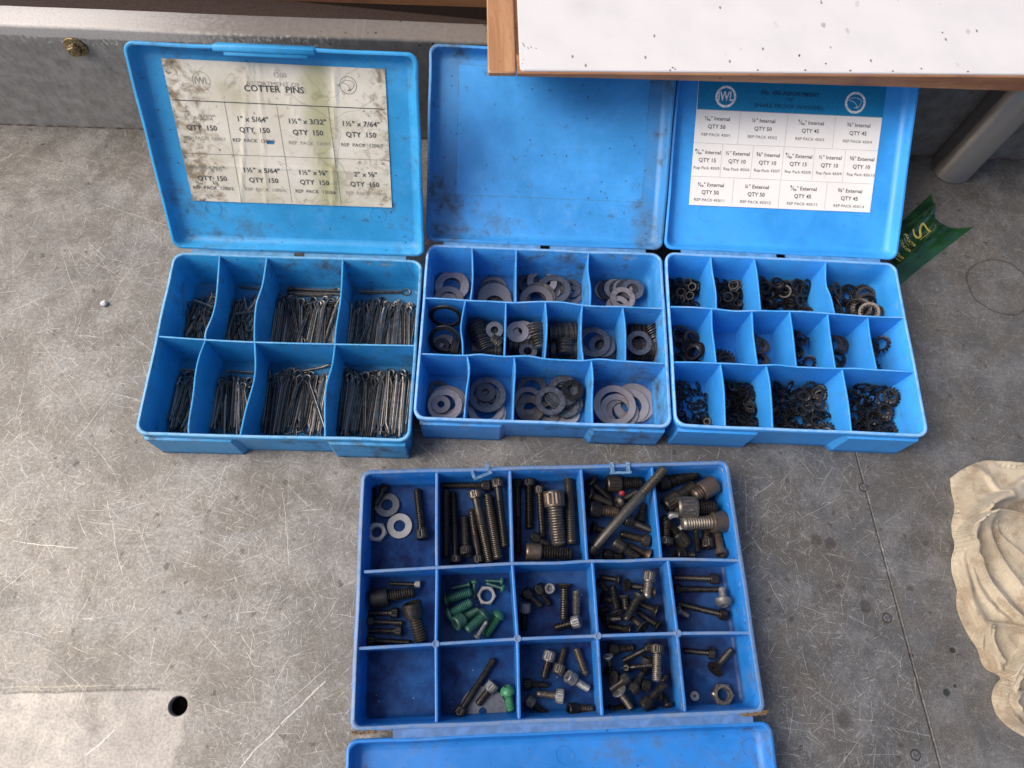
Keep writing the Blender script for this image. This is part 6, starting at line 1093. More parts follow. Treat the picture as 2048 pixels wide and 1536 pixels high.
[5916,5153,90,3,864,-503,7],[4803,5493,101,749,-107,134,640],[5022,5478,174,588,-443,-659,153],[5719,5507,107,592,-74,-109,795],[5760,5569,91,931,83,-102,-341],[5152,4793,93,121,794,591,73],
[5418,4813,137,270,-65,36,960],[5701,4973,127,832,-153,20,533],[5934,4804,184,687,22,134,-714],[4975,5013,106,243,-43,64,-967],[5315,5091,119,907,0,0,421],[5407,5182,192,238,838,-460,-173],
[5731,5324,125,121,-660,741,-4],[4791,5509,183,932,-313,166,79],[],[5538,5513,109,995,22,-76,-57],[5901,5584,245,618,-57,-309,721],[4858,4676,167,672,1,7,740],[5329,4921,185,710,-3,65,-701],[5359,4792,202,771,3,65,-634],
[5952,4724,279,953,118,-253,-117],[5040,4828,131,647,2,10,763],[5189,5065,151,353,-46,-17,934],[5281,5174,233,865,-2,345,364],[5858,5186,160,321,-63,-104,939],[4895,5590,183,260,128,-781,553],
[5100,5330,166,582,-34,317,-748],[5408,5432,173,842,-160,-15,-515],[5908,5489,244,801,298,-100,-509],[5026,4724,188,939,20,100,328],[5286,4569,227,607,694,-279,270],[5480,4723,216,709,-60,316,-628],
[5712,4811,207,652,232,-57,-719],[4821,5181,163,944,-172,-45,278],[5044,5078,168,786,30,-39,-616],[5663,5177,153,598,121,6,-792],[5680,5110,178,631,121,1,-767],[4811,5510,258,333,432,-776,317],
[5272,5530,139,143,-363,-910,138],[5576,5531,174,393,17,80,916],[5820,5383,228,915,131,-153,-350],[5115,4756,201,863,38,95,495],[5237,4711,272,348,-158,18,924],[5502,4695,230,946,158,280,-24],
[5746,4711,238,907,187,-108,-361],[4864,4944,157,129,645,735,164],[5165,5286,268,444,454,-645,-425],[5423,5162,225,626,-284,80,-722],[5674,5062,201,245,-71,-98,962],[4852,5319,282,871,397,93,274],
[5117,5543,256,261,638,-716,-112],[5691,5620,297,545,238,430,-679],[5821,5513,316,470,-16,-197,860],[4797,4713,298,384,403,-801,-219],[4981,4660,296,38,971,-87,-221],[5739,4702,300,234,63,944,222],
[5939,4771,368,38,-690,-693,-206],[4969,5173,236,981,44,117,-146],[5126,5277,289,505,-543,-573,351],[5609,5365,228,166,-7,-8,986],[5851,5249,289,49,-853,481,-197],[4920,5257,316,920,70,209,-325],
[5077,5540,319,250,700,-655,-135],[5291,5570,303,538,-613,-578,9],[5559,5425,279,310,-142,82,936],[4886,4654,301,107,-866,-408,270],[5612,4693,347,353,-734,365,-450],[5726,4698,329,683,-23,-322,655],
[5781,4936,287,110,535,834,-80],[],[5491,5121,278,851,-157,55,-498],[5628,5214,289,9,108,-989,104],[5924,5086,285,331,937,109,-10],[4966,5183,312,897,56,213,-384],[6461,4829,65,696,-16,-22,-717],
[6814,4847,80,996,-43,-58,-57],[7106,4850,70,681,-3,-43,-731],[6437,5316,57,230,0,0,973],[6884,5129,84,994,-78,-33,-75],[],[6410,5490,93,438,28,-42,-898],[6605,5598,75,469,-56,-11,882],[6868,5527,57,448,0,0,-894],
[6303,4755,173,943,-247,85,207],[6755,4845,150,32,-53,-100,993],[7126,4886,153,14,-272,-959,-81],[6568,4996,88,499,-18,28,866],[6869,5088,122,15,-28,80,996],[7176,4967,135,924,79,23,-375],[6238,5562,127,623,-103,77,772],
[6738,5756,250,335,364,-602,627],[6877,5723,218,334,486,-492,640],[6482,4748,240,624,-56,503,596],[6820,4806,182,526,100,53,-843],[7171,4994,203,963,77,-29,257],[6260,5261,98,119,-560,818,52],
[6877,5182,146,192,-63,112,973],[7095,5232,242,267,83,-109,-954],[6390,5604,179,88,616,723,-300],[6766,5484,117,974,35,86,-206],[7070,5737,205,166,312,-589,727],[6276,4877,210,512,835,-82,187],
[6709,4844,211,992,107,-55,-42],[7185,4891,218,961,77,-30,262],[6264,5121,99,701,29,-127,701],[6808,5141,183,530,-99,82,838],[7185,5290,146,3,902,316,295],[6243,5479,181,129,971,203,5],[],[7304,5545,276,239,678,294,630],
[6515,4732,345,469,816,-28,-337],[6819,4801,262,90,73,-75,990],[7182,4889,249,315,34,75,-946],[6264,5112,129,79,-95,987,103],[],[7154,5304,168,573,-167,-244,764],[6271,5376,241,388,-78,102,913],[],
[7147,5534,477,145,-108,975,128],[6263,4760,380,160,-205,-452,854],[6981,4836,310,9,-689,717,105],[7169,4695,262,388,310,685,-533],[6397,5028,263,874,-216,72,429],[6773,5222,192,987,-126,-28,93],[],
[6338,5601,235,317,-215,-226,-895],[6865,5497,255,381,20,481,-790],[],[],[6854,4924,310,80,-180,-978,-68],[],[],[6566,5127,204,788,-260,-210,516],[7053,5322,277,816,75,-130,-558],[],[7070,5517,388,24,94,222,-970],
[7226,5505,360,889,164,-424,-52],[],[6543,4747,355,724,-569,102,-378],[],[6484,5408,258,869,212,350,280],[],[],[],[6501,5633,233,20,485,715,-503],[7079,5270,359,239,7,-87,967],[],[6874,5141,287,957,99,-26,-273],[],0,0,0,
0,0,0,0,0,0,0,0,0,0,0,0,0,0,0,0,0,0,0,0,0,0,0,0,0,0,0,0,0,0,0,0,0,0,0,0,0,0,0,0,0,0,0,0,0,0,0,0,0,0,0,0,0,0,0,0,0,0,0,0,0,0,0,0,0,0,0,0,0,0,0,0,0,0,0,0,0,0,0,0,0,0,0,0,0,0,0,0,0,0,0,0,0,0,0,0,0,0,0,0,0,0,0,0,0,0,0,0,0,0,
0,0,0,0,0,0,0,0,0,0,0,0,]
#POSES_END
for it, a in zip(ITEMS, POSES):      # settled places: x, y, z in 0.05 mm and a quaternion in thousandths
    if a == 0: continue                # placed by hand
    if a: it['M'] = Matrix.Translation((a[0]/20000, a[1]/20000, a[2]/20000)) @ Quaternion([v/1000 for v in a[3:7]]).normalized().to_matrix().to_4x4()
    else: it['M'] = None
ITEMS = [it for it in ITEMS if it['M'] is not None]
if not globals().get('SIM'):
    # past 300 of a kind the pieces buried deepest in their compartment go into one mass
    for nm_, cap_, lb_, ct_ in (('cotter_pin', 298, 'cotter pins buried under the others in all compartments of the pin box', 'cotter pins'), ('lock_washer', 298, 'toothed washers buried under the others in the clean box', 'lock washers')):
        ks = [it for it in ITEMS if it['name'] == nm_]; groups_ = {}
        for it in ks: groups_.setdefault(it['group'], []).append(it)
        rk = []
        for g_ in groups_.values():
            g_.sort(key=lambda it: -it['M'].translation.z)
            for k, it in enumerate(g_): rk.append((k/len(g_)*(len(g_)**.35), id(it), it))
        rk.sort(key=lambda r: r[:2] if False else r[0]); rest = [r[2] for r in rk[cap_:]]
        if rest:
            vs_, fs_ = [], []; mt_ = rest[0]['parts'][0][1].materials[0]
            for it in rest:
                me = it['parts'][0][1]; n_ = len(me.vertices); co = np.empty(n_*3); me.vertices.foreach_get('co', co); Mx = np.array(it['M'])
                co = co.reshape(-1, 3) @ Mx[:3, :3].T+Mx[:3, 3]; o_ = len(vs_); vs_ += [tuple(v) for v in co]; fs_ += [tuple(i+o_ for i in p.vertices) for p in me.polygons]
            me = bpy.data.meshes.new('buried'); me.from_pydata(vs_, [], fs_); me.materials.append(mt_); me.shade_smooth()
            o = bpy.data.objects.new('buried_'+nm_+'s', me); C.objects.link(o); tag(o, lb_, ct_, kind='stuff')
            dead = set(id(it) for it in rest); ITEMS = [it for it in ITEMS if id(it) not in dead]
    for it in ITEMS:
        if it['parts'][0][0] is None:
            o = bpy.data.objects.new(it['name'], it['parts'][0][1]); C.objects.link(o); o.matrix_world = it['M']
        else:
            o = empty(it['name'], it['M'])
            for pn, me in it['parts']:
                c = bpy.data.objects.new(pn, me); C.objects.link(c); c.parent = o
        tag(o, it['label'], it['cat'], it['group'])
#ENDCONTENTS

# ================================================================ PAPER LABELS
def paper_mat(name, col1, col2, stain):
    m = N(name); a = m.noise(22, 5, .6); b = m.noise(60, 6, .7, off=3, dist=.5); f = m.noise(500, 2, off=7)
    col = m.mix(m.ramp(a, .3, .7), col1, col2)
    if stain:
        x, y, z = m.sep(m.P)[0:3]
        side = m.math('MAXIMUM', m.ramp(x, -.078, -.052, 1, 0), m.math('MULTIPLY', m.ramp(x, .058, .085), .75))
        g = m.math('MULTIPLY', m.ramp(m.math('ADD', b, m.math('MULTIPLY', side, .15)), .55, .76), stain)
        col = m.mix(g, col, (.20, .14, .075)); col = m.mix(m.math('MULTIPLY', m.ramp(m.math('ADD', m.noise(95, 6, .75, off=9), m.math('MULTIPLY', side, .07)), .60, .72), stain), col, (.10, .08, .055))
        yel = m.math('MULTIPLY', m.ramp(m.math('ABSOLUTE', m.math('SUBTRACT', m.math('ADD', x, m.math('MULTIPLY', a, .03)), .046)), .002, .018, 1, 0), .7); col = m.mix(yel, col, (.34, .34, .16)); col = m.mix(m.math('MULTIPLY', m.ramp(m.noise(17, 5, .6, off=33), .5, .7), .5), col, (.38, .35, .20))
        cr = m.ramp(m.math('ABSOLUTE', m.math('SUBTRACT', m.noise(11, 3, .5, off=13, dist=.8), .5)), .002, .008, 1, 0); col = m.mix(m.math('MULTIPLY', cr, .22), col, (.13, .11, .08))
    else:
        col = m.mix(m.math('MULTIPLY', m.ramp(b, .6, .75), .3), col, (.55, .45, .3))
    m.out(col, .7); m.b.inputs['Specular IOR Level'].default_value = .25; m.bump(m.math('ADD', f, m.math('MULTIPLY', b, 2)), .2, .0003); return m.m
M_INK = simple('printing_ink', (.07, .065, .06), .7); M_INKF = simple('faded_ink', (.32, .29, .24), .7)
M_TEAL = simple('teal_print', (.0, .20, .42), .5, var=.05); M_TEALINK = simple('dark_teal_print', (.0, .045, .11), .5); M_LINE = simple('grey_rule', (.25, .25, .25), .7)
def text_geo(words, size, weight=0.0):
    cu = bpy.data.curves.new('t', 'FONT'); cu.body = words; cu.size = size; cu.align_x = 'CENTER'; cu.align_y = 'CENTER'; cu.offset = weight; cu.resolution_u = 2
    ob = bpy.data.objects.new('t', cu); me = bpy.data.meshes.new_from_object(ob)
    vs = [tuple(v.co) for v in me.vertices]; fs = [tuple(p.vertices) for p in me.polygons]
    bpy.data.objects.remove(ob); bpy.data.curves.remove(cu); bpy.data.meshes.remove(me); return vs, fs
def build_label(i, corners, mats, marks, disp, hole=None):
    """corners: px of bl, br, tl, tr; marks: list of drawing calls in label space"""
    Z0 = -.0098
    P = [onlid(i, *c, w=Z0) for c in corners]; nu, nv = 60, 40; q = MB(); idx = {}; fs = []; vs = []
    for b_ in range(nv+1):
        for a_ in range(nu+1):
            u, v = a_/nu, b_/nv; p = (P[0]*(1-u)+P[1]*u)*(1-v)+(P[2]*(1-u)+P[3]*u)*v
            vs.append((p.x, p.y, Z0+disp(p.x, p.y)))
    for b_ in range(nv):
        for a_ in range(nu):
            k = b_*(nu+1)+a_; c = vs[k]
            if hole and math.hypot((c[0]-hole[0])/1.5, c[1]-hole[1]) < hole[2]: continue
            fs.append((k, k+1, k+nu+2, k+nu+1))
    q.add(vs, fs, 0)
    def put(v2, f2, mi, lift): q.add([(x, y, Z0+disp(x, y)+lift) for x, y in v2], f2, mi)
    def px(p): r = onlid(i, *p, w=Z0); return (r.x, r.y)
    def text(p, s, size, mi=1, bold=0, sx=1.0):
        c = px(p); ex, ey = px((p[0]+10, p[1]+.36)); a = 0
        v, f = text_geo(s, size, bold); put([(c[0]+x*sx*math.cos(a)-y*math.sin(a), c[1]+x*sx*math.sin(a)+y*math.cos(a)) for x, y, z in v], f, mi, .00024)
    def line(p0, p1, w, mi=1, lift=.00018):
        a, b = Vector(px(p0)), Vector(px(p1)); n = max(2, int((b-a).length/.003)); d = (b-a).normalized(); nn = Vector((-d.y, d.x))*w/2; vv = []
        for k in range(n+1): c = a.lerp(b, k/n); vv += [tuple(c+nn), tuple(c-nn)]
        put(vv, [(2*k, 2*k+1, 2*k+3, 2*k+2) for k in range(n)], mi, lift)
    def ring(p, r0, r1, mi, lift=.00010):
        c = px(p); n = 40; vv = [(c[0]+r*math.cos(2*math.pi*k/n), c[1]+r*math.sin(2*math.pi*k/n)) for k in range(n) for r in (r0, r1)]
        put(vv, [(2*k, 2*k+1, 2*((k+1) % n)+1, 2*((k+1) % n)) for k in range(n)], mi, lift)
    def quad(p4, mi, lift=.00006):
        a = [Vector(px(p)) for p in p4]; n = 30; vv = []; ff = []
        for j in range(7):
            for k in range(n+1):
                u, v = k/n, j/6; r = (a[0]*(1-u)+a[1]*u)*(1-v)+(a[3]*(1-u)+a[2]*u)*v; vv.append(tuple(r))
        for j in range(6):
            for k in range(n): o_ = j*(n+1)+k; ff.append((o_, o_+1, o_+n+2, o_+n+1))
        put(vv, ff, mi, lift)
    marks(text, line, ring, quad, px)
    return q.build('paper_label', mats, BOXES[i, 'lid'], smooth=0, recalc=False)
def Z1(x, y): return (240+x*.30273, 60+y*.30273)
def Z3(x, y): return (1310+x*.27832, 130+y*.27832)
def swoosh(px, p, r, line, mi, w):
    pts = [(-.85, .35), (-.5, .62), (.1, .68), (.7, .45), (.85, .1), (.6, -.35), (.25, -.72), (.35, -.72)]
    for a, b in zip(pts, pts[1:]): line((p[0]+a[0]*r, p[1]-a[1]*r), (p[0]+b[0]*r, p[1]-b[1]*r), w, mi, .00016)
    pts = [(-.85, .3), (-.3, .2), (.05, -.1), (.3, -.7), (-.1, -.68), (.2, -.55)]
    for a, b in zip(pts, pts[1:]): line((p[0]+a[0]*r, p[1]-a[1]*r), (p[0]+b[0]*r, p[1]-b[1]*r), w, mi, .00016)
def marks1(text, line, ring, quad, px):
    text(Z1(1055, 298), '1200', .0058, 2); text(Z1(1010, 357), 'ASSORTMENT OF', .0050, 2, sx=1.15); text(Z1(1018, 392), 'COTTER  PINS', .0072, 1, .00012, 1.1)
    ring(Z1(538, 335), .0070, .0076, 2); text(Z1(538, 335), 'IWL', .0085, 2, .0001, .8); ring(Z1(1508, 365), .0068, .0072, 1); swoosh(px, Z1(1508, 365), 15, line, 1, .0003)
    line(Z1(345, 460), Z1(1750, 522), .0007, 1); line(Z1(420, 812), Z1(1775, 860), .0003, 1)
    for a, b in (((690, 470), (805, 1135)), ((1035, 495), (1138, 1140)), ((1375, 510), (1463, 1148))): line(Z1(*a), Z1(*b), .0003, 1)
    T = [[('1" x 3/32"', (525, 576)), ('1" x 5/64"', (875, 590)), ('1½" x 3/32"', (1235, 605)), ('1½" x 7/64"', (1590, 622))], [('1" x 1/16"', (592, 915)), ('1½" x 5/64"', (935, 928)), ('1½" x ⅛"', (1275, 943)), ('2" x ⅛"', (1622, 955))]]
    Q = [[(540, 646), (890, 661), (1242, 678), (1592, 693)], [(610, 980), (950, 993), (1285, 1007), (1617, 1020)]]
    K = [[(560, 716), (885, 731), (1255, 748), (1600, 762)], [(618, 1043), (960, 1055), (1293, 1068), (1625, 1080)]]; nn = [['1200/1', '1200/3', '1200/5', '1200/7'], ['1200/2', '1200/4', '1200/6', '1200/8']]
    for r in range(2):
        for c in range(4):
            text(Z1(*T[r][c][1]), T[r][c][0], .0062, 1 if c else 2, .00008, 1.1); text(Z1(*Q[r][c]), 'QTY  150', .0062, 1, .00010, 1.05); text(Z1(*K[r][c]), 'REP  PACK  '+nn[r][c], .0044, 1 if (c+r) % 2 else 2, 0, 1.05)
def ridge_disp(x, y):
    d = .0003*mnoise.noise((x*30, y*30, 4))+.0003
    for (x0, sl, h, w) in ((-.040, -.22, .0011, .0016), (-.022, -.10, .0009, .0013), (.040, -.12, .0012, .002), (.024, .35, .0006, .002)):
        d += h*math.exp(-((x-x0+sl*(.09-y)*-1)/w)**2)*(.55+.45*mnoise.noise((y*25, x0*90, 1)))
    d += .0006*math.exp(-((y-.078)/.0015)**2)*max(0, .5+mnoise.noise((x*20, 3, 1)))
    return d
hp = onlid(1, 538, 287, w=-.0098)
build_label(1, [(386, 401), (784, 415), (322, 116), (770, 138)], [paper_mat('stained_paper', (.62, .575, .47), (.74, .70, .61), .85), M_INK, M_INKF], marks1, ridge_disp, (hp.x, hp.y, .0026))
def marks3(text, line, ring, quad, px):
    quad([Z3(302, 316), Z3(1634, 377), Z3(1680, 20), Z3(325, -40)], 2)
    WH = 0
    for (c, r) in ((Z3(508, 228), 1), (Z3(1438, 272), 2)):
        ring(c, .0078, .0100, 3, .0002)
        if r == 1: text(c, 'IWL', .0118, 3, .0003, .72)
        else: swoosh(px, c, 15, line, 3, .0005)
    text(Z3(972, 208), 'No. 450 ASSORTMENT', .0052, 4, .00014, 1.1); text(Z3(967, 254), 'OF', .0050, 4, .00005); text(Z3(960, 301), 'SHAKE PROOF WASHERS', .0052, 4, .00006, 1.15)
    line(Z3(300, 318), Z3(1634, 379), .0003, 5, .0001)
    for a, b in (((280, 558), (1603, 618)), ((261, 798), (1571, 856)), ((615, 335), (592, 568)), ((955, 352), (930, 583)), ((1297, 367), (1272, 600)), ((485, 570), (465, 803)), ((707, 582), (682, 812)), ((927, 590), (903, 823)), ((1148, 600), (1125, 830)), ((1370, 610), (1345, 838)), ((567, 815), (550, 1007)), ((900, 828), (883, 1023)), ((1238, 845), (1215, 1035))):
        line(Z3(*a), Z3(*b), .00022, 5)
    rows = [([(447, 387), (780, 403), (1120, 418), (1462, 435)], ['³⁄₁₆', '¼', '⁵⁄₁₆', '⅜'], 'Internal', ['50', '50', '45', '45'], 'REP PACK 450/', 1, 58, 117, None),
            ([(380, 628), (593, 638), (812, 648), (1033, 657), (1257, 667), (1486, 677)], ['⁷⁄₁₆', '½', '⅝', '⁷⁄₁₆', '½', '⅝'], ['Internal', 'External', 'Internal', 'External', 'Internal', 'External'], ['15', '10', '10', '15', '10', '10'], 'Rep Pack 450/', 5, 57, 113, None),
            ([(400, 862), (730, 877), (1065, 890), (1400, 906)], ['³⁄₁₆', '¼', '⁵⁄₁₆', '⅜'], 'External', ['50', '50', '45', '45'], 'REP PACK 450/', 11, 55, 110, None)]
    for pts, fr, kd, qt, rp, n0, d1, d2, _ in rows:
        for k, p in enumerate(pts):
            text(Z3(*p), fr[k]+'" '+(kd if isinstance(kd, str) else kd[k]), .0050, 1, .00006); text(Z3(p[0]-5, p[1]+d1), 'QTY '+qt[k], .0052, 1, .00008); text(Z3(p[0]-10, p[1]+d2), rp+str(n0+k), .0038, 1, 0, 1.08)
build_label(3, [Z3(243, 1005), Z3(1543, 1060), Z3(325, -40), Z3(1680, 20)], [paper_mat('clean_paper', (.74, .73, .71), (.80, .79, .77), 0), M_INK, M_TEAL, simple('white_print', (.7, .72, .74), .6), M_TEALINK, M_LINE], marks3, lambda x, y: .0002*mnoise.noise((x*20, y*20, 2))+.0002)

# ================================================================ RAG
def cloth_mat():
    m = N('cream_jersey_cloth'); a = m.noise(18, 5, .6); b = m.noise(45, 6, .7, off=3); f = m.noise(900, 2, .6, off=5)
    col = m.mix(m.ramp(a, .3, .7), (.37, .31, .225), (.53, .465, .36))
    col = m.mix(m.math('MULTIPLY', m.ramp(b, .46, .64), .65), col, (.25, .18, .115)); col = m.mix(m.math('MULTIPLY', m.ramp(m.noise(120, 5, .8, off=8), .58, .70), .5), col, (.16, .12, .09))
    st = m.blob(at(2020, 1030), .03, a); col = m.mix(m.math('MULTIPLY', m.ramp(st, .006, .026, 1, 0), .55), col, (.22, .15, .09))
    kn = m.math('SINE', m.math('ADD', m.math('MULTIPLY', m.sep(m.P)[0], 5200), m.math('MULTIPLY', m.sep(m.P)[1], 1500)))
    m.out(col, .9); m.b.inputs['Sheen Weight'].default_value = .2; m.b.inputs['Specular IOR Level'].default_value = .15
    m.bump(m.math('ADD', m.math('MULTIPLY', kn, .35), m.math('ADD', f, m.math('MULTIPLY', b, 3))), .7, .0006); return m.m
def polyd(x, y, pl):
    """signed distance to a polyline and the parameter along it"""
    best = (9, 0, 0)
    for k in range(len(pl)-1):
        ax, ay = pl[k]; bx, by = pl[k+1]; dx, dy = bx-ax, by-ay; L2 = dx*dx+dy*dy; t = max(0, min(1, ((x-ax)*dx+(y-ay)*dy)/L2)); ex, ey = x-ax-t*dx, y-ay-t*dy; d = math.hypot(ex, ey)
        if d < abs(best[0]): best = (d if dx*ey-dy*ex > 0 else -d, (k+t)/(len(pl)-1), 0)
    return best
def rag():
    G = lambda pts: smooth_poly([tuple(at(*p)[:2]) for p in pts], 4)
    out = [tuple(at(*p)[:2]) for p in [(1899, 957), (1925, 938), (1955, 925), (1980, 922), (1998, 933), (2030, 937), (2060, 932), (2160, 940), (2260, 1000), (2260, 1500), (2120, 1510), (2048, 1474), (2020, 1457), (2000, 1440), (1987, 1420), (1982, 1395), (1987, 1372), (1996, 1353), (1975, 1341), (1964, 1330), (1956, 1308), (1943, 1283), (1928, 1256), (1914, 1222), (1911, 1195), (1913, 1180), (1903, 1148), (1901, 1120), (1905, 1095), (1903, 1070), (1902, 1045), (1908, 1015), (1902, 985)]]
    outer = smooth_poly(out+[out[0]], 3)
    # folds: path, height, width left of travel, width right of travel
    F = [(G([(2200, 930), (2048, 958), (2000, 985), (1950, 1012), (1922, 1045), (1906, 1085)]), .0075, .012, .0018),
         (G([(1930, 940), (1960, 955), (1980, 985)]), .003, .006, .0015),
         (G([(2200, 1015), (2048, 1008), (1990, 1005), (1950, 1020), (1925, 1045)]), .0050, .0015, .008),
         (G([(2200, 1075), (2048, 1046), (2000, 1033), (1960, 1032), (1925, 1046), (1909, 1070), (1911, 1095), (1932, 1135), (1970, 1182), (2010, 1232), (2048, 1262), (2120, 1300)]), .0080, .0085, .0011),
         (G([(1948, 1038), (1957, 1075), (1985, 1115), (2030, 1190), (2080, 1260)]), .0062, .0014, .0075),
         (G([(2048, 1130), (2020, 1100), (1990, 1075), (1975, 1050)]), .0025, .004, .0015),
         (G([(1908, 1105), (1916, 1150), (1930, 1200), (1948, 1245), (1965, 1290), (1985, 1338)]), .0040, .0065, .0015),
         (G([(1925, 1130), (1945, 1180), (1975, 1220), (2000, 1240)]), .0030, .005, .0014),
         (G([(2048, 1268), (2020, 1254), (1980, 1248), (1955, 1252), (1945, 1300)]), .0042, .0045, .0013),
         (G([(1962, 1262), (1968, 1300), (1990, 1325)]), .003, .004, .0013),
         (G([(2130, 1235), (2048, 1285), (2015, 1325), (1994, 1365), (1987, 1400), (1994, 1425), (2020, 1448), (2060, 1468), (2150, 1500)]), .0090, .0095, .0012),
         (G([(2048, 1310), (2020, 1345), (2005, 1375)]), .003, .005, .0014),
         (G([(2120, 1350), (2048, 1375), (2012, 1385), (1998, 1398), (2005, 1418), (2048, 1445)]), .0055, .006, .0012)]
    def rag_z(x, y, ed):
        e = min(1, ed/.0030); z = .0005+.0030*math.sqrt(max(0, 1-(1-e)**2))
        z += .0022*min(1, ed/.015)+.0018*mnoise.noise((x*40, y*26, 1))*e+.0007*mnoise.noise((x*120, y*90, 5))*e
        for pl, h, wl_, wr in F:
            d, t, _ = polyd(x, y, pl); w = wl_ if d > 0 else wr
            if abs(d) < w*3: z += 1.9*h*math.exp(-(d/w)**2)*min(1, .2+e)*(.85+.3*mnoise.noise((t*6, h*900, 1)))
        return z+.0009*(1-abs(mnoise.noise((x*55+y*12, y*22, 8)))*2.6)*e
    ys = [p[1] for p in outer]; st = .0008; y0, y1 = min(ys)+.0002, max(ys)-.0002; ny = int((y1-y0)/st); nx = 150; q = MB(); vs = []
    O = np.array(outer)
    def left_edge(y):
        xl = [xi+(y-yi)*(xj-xi)/(yj-yi) for (xi, yi), (xj, yj) in zip(outer, outer[1:]+outer[:1]) if (yi > y) != (yj > y)]
        return (min(xl), max(xl)) if len(xl) > 1 else (outer[0][0], outer[0][0]+.01)
    for b_ in range(ny+1):
        y = y0+(y1-y0)*b_/ny; xa, xb = left_edge(y)
        for a_ in range(nx+1):
            t_ = a_/nx; x = xa+(xb-xa)*(t_**1.35)
            dd = np.hypot(O[:, 0]-x, O[:, 1]-y); ed = float(dd.min())
            if a_ in (0, nx) or b_ in (0, ny): ed = 0
            z = rag_z(x, y, ed)
            vs.append((x, y, z))
    fs = [(b_*(nx+1)+a_, b_*(nx+1)+a_+1, (b_+1)*(nx+1)+a_+1, (b_+1)*(nx+1)+a_) for b_ in range(ny) for a_ in range(nx)]
    q.add(vs, fs)
    # rolled hems along the open folds
    for fi in (3, 10):
        for off in (0.0, ):
            pl = smooth_poly(F[fi][0], 3); pts = []
            for p in pl:
                dd = float(np.hypot(O[:, 0]-p[0], O[:, 1]-p[1]).min())
                if left_edge(p[1])[0] < p[0] < left_edge(p[1])[1]: pts.append(Vector((p[0], p[1], rag_z(p[0], p[1], dd)+.0004)))
            if len(pts) > 3: q.tube(pts, .0010, 8)
    o = q.build('cleaning_rag', cloth_mat(), None, smooth=180, recalc=False)
    tag(o, 'cream jersey rag crumpled and stained at the right edge of the deck', 'rag')
rag()

# ================================================================ GREEN SACHET
def sachet():
    m = N('green_foil_film'); a = m.noise(40, 4); m.out(m.mix(m.ramp(a, .3, .7), (.004, .032, .012), (.016, .085, .028)), m.ramp(a, .3, .7, .10, .22)); m.b.inputs['Alpha'].default_value = .88
    m.b.inputs['Coat Weight'].default_value = .6; m.b.inputs['Coat Roughness'].default_value = .08
    top = [(1770, 470), (1800, 446), (1830, 418), (1862, 388)]; bot = [(1795, 575), (1830, 545), (1880, 505), (1948, 453)]
    T = smooth_poly([tuple(at(*p)[:2]) for p in top], 6); B = smooth_poly([tuple(at(*p)[:2]) for p in bot], 6)
    d = at(1862, 388)-at(1790, 450); dirv = Vector((d.x, d.y)).normalized(); nrm = Vector((-dirv.y, dirv.x)); o0 = at(1830, 470)
    def H(x, y):
        v = (Vector((x, y))-Vector(o0[:2])).dot(nrm); u = (Vector((x, y))-Vector(o0[:2])).dot(dirv)
        return .0030+.0032*math.exp(-((v-.006-.05*u)/.0035)**2)+.0022*math.exp(-((v-.0145+.1*u)/.0022)**2)+.0015*math.exp(-((v+.012)/.004)**2)+.0015*mnoise.noise((x*60, y*60, 2))+.0007*mnoise.noise((x*170, y*170, 6))
    q = MB(); n = len(T)-1; mv = 36; vs = []
    for j in range(mv+1):
        t = j/mv
        for i in range(n+1):
            cut = 1-.22*(4*t*(1-t))**.8*(i/n)**3                     # torn concave mouth on the right
            k = min(n, i*cut); i0 = int(k); f = k-i0; i1 = min(n, i0+1)
            a_ = Vector(T[i0]).lerp(Vector(T[i1]), f); b_ = Vector(B[i0]).lerp(Vector(B[i1]), f); p = a_.lerp(b_, t)
            ed = min(1, min(t, 1-t)*6); vs.append((p.x, p.y, .0006+(H(p.x, p.y)-.0006)*ed))
    q.add(vs, [(j*(n+1)+i, j*(n+1)+i+1, (j+1)*(n+1)+i+1, (j+1)*(n+1)+i) for j in range(mv) for i in range(n)])
    my = simple('yellow_print', (.50, .42, .10), .4)
    def put(v2, f2): q.add([(x, y, H(x, y)+.00025) for x, y in v2], f2, 1)
    def stroke(pts, w):
        L = smooth_poly([tuple(at(*p, .004)[:2]) for p in pts], 6); vv = []
        for k, p in enumerate(L):
            a_, b_ = Vector(L[max(0, k-1)]), Vector(L[min(len(L)-1, k+1)]); d_ = (b_-a_).normalized(); nn = Vector((-d_.y, d_.x))*w/2; vv += [tuple(Vector(p)+nn), tuple(Vector(p)-nn)]
        put(vv, [(2*k, 2*k+1, 2*k+3, 2*k+2) for k in range(len(L)-1)])
    Y = lambda x, y: (1760+x*.1302, 380+y*.1302)
    stroke([Y(495, 620), Y(540, 690), Y(585, 730), Y(625, 705), Y(622, 630), Y(622, 565), Y(655, 525), Y(700, 545), Y(765, 632)], .0024)
    stroke([Y(782, 630), Y(612, 772)], .0004); stroke([Y(505, 600), Y(500, 640)], .0004)
    for s_, p, e, sz in (('MAXTR', (455, 770), (640, 945), .0052), ('TREATED', (405, 800), (590, 975), .0022), ('ODDER', (375, 870), (560, 1045), .0048), ('0m', (310, 1010), (495, 1185), .0075), ('powder', (270, 1060), (455, 1235), .0024)):
        c, e_ = at(*Y(*p), .004), at(*Y(*e), .004); X = (e_-c); X = Vector((X.x, X.y)).normalized(); Yv = Vector((-X.y, X.x)); v, f = text_geo(s_, sz, .00008)
        put([(c.x+X.x*a_+Yv.x*b_, c.y+X.y*a_+Yv.y*b_) for a_, b_, _ in v], f)
    o = q.build('sachet', [m.m, my], None, smooth=60, recalc=False)
    tag(o, 'empty dark green plastic sachet with yellow lettering beside the lid of the clean box', 'packet')
sachet()

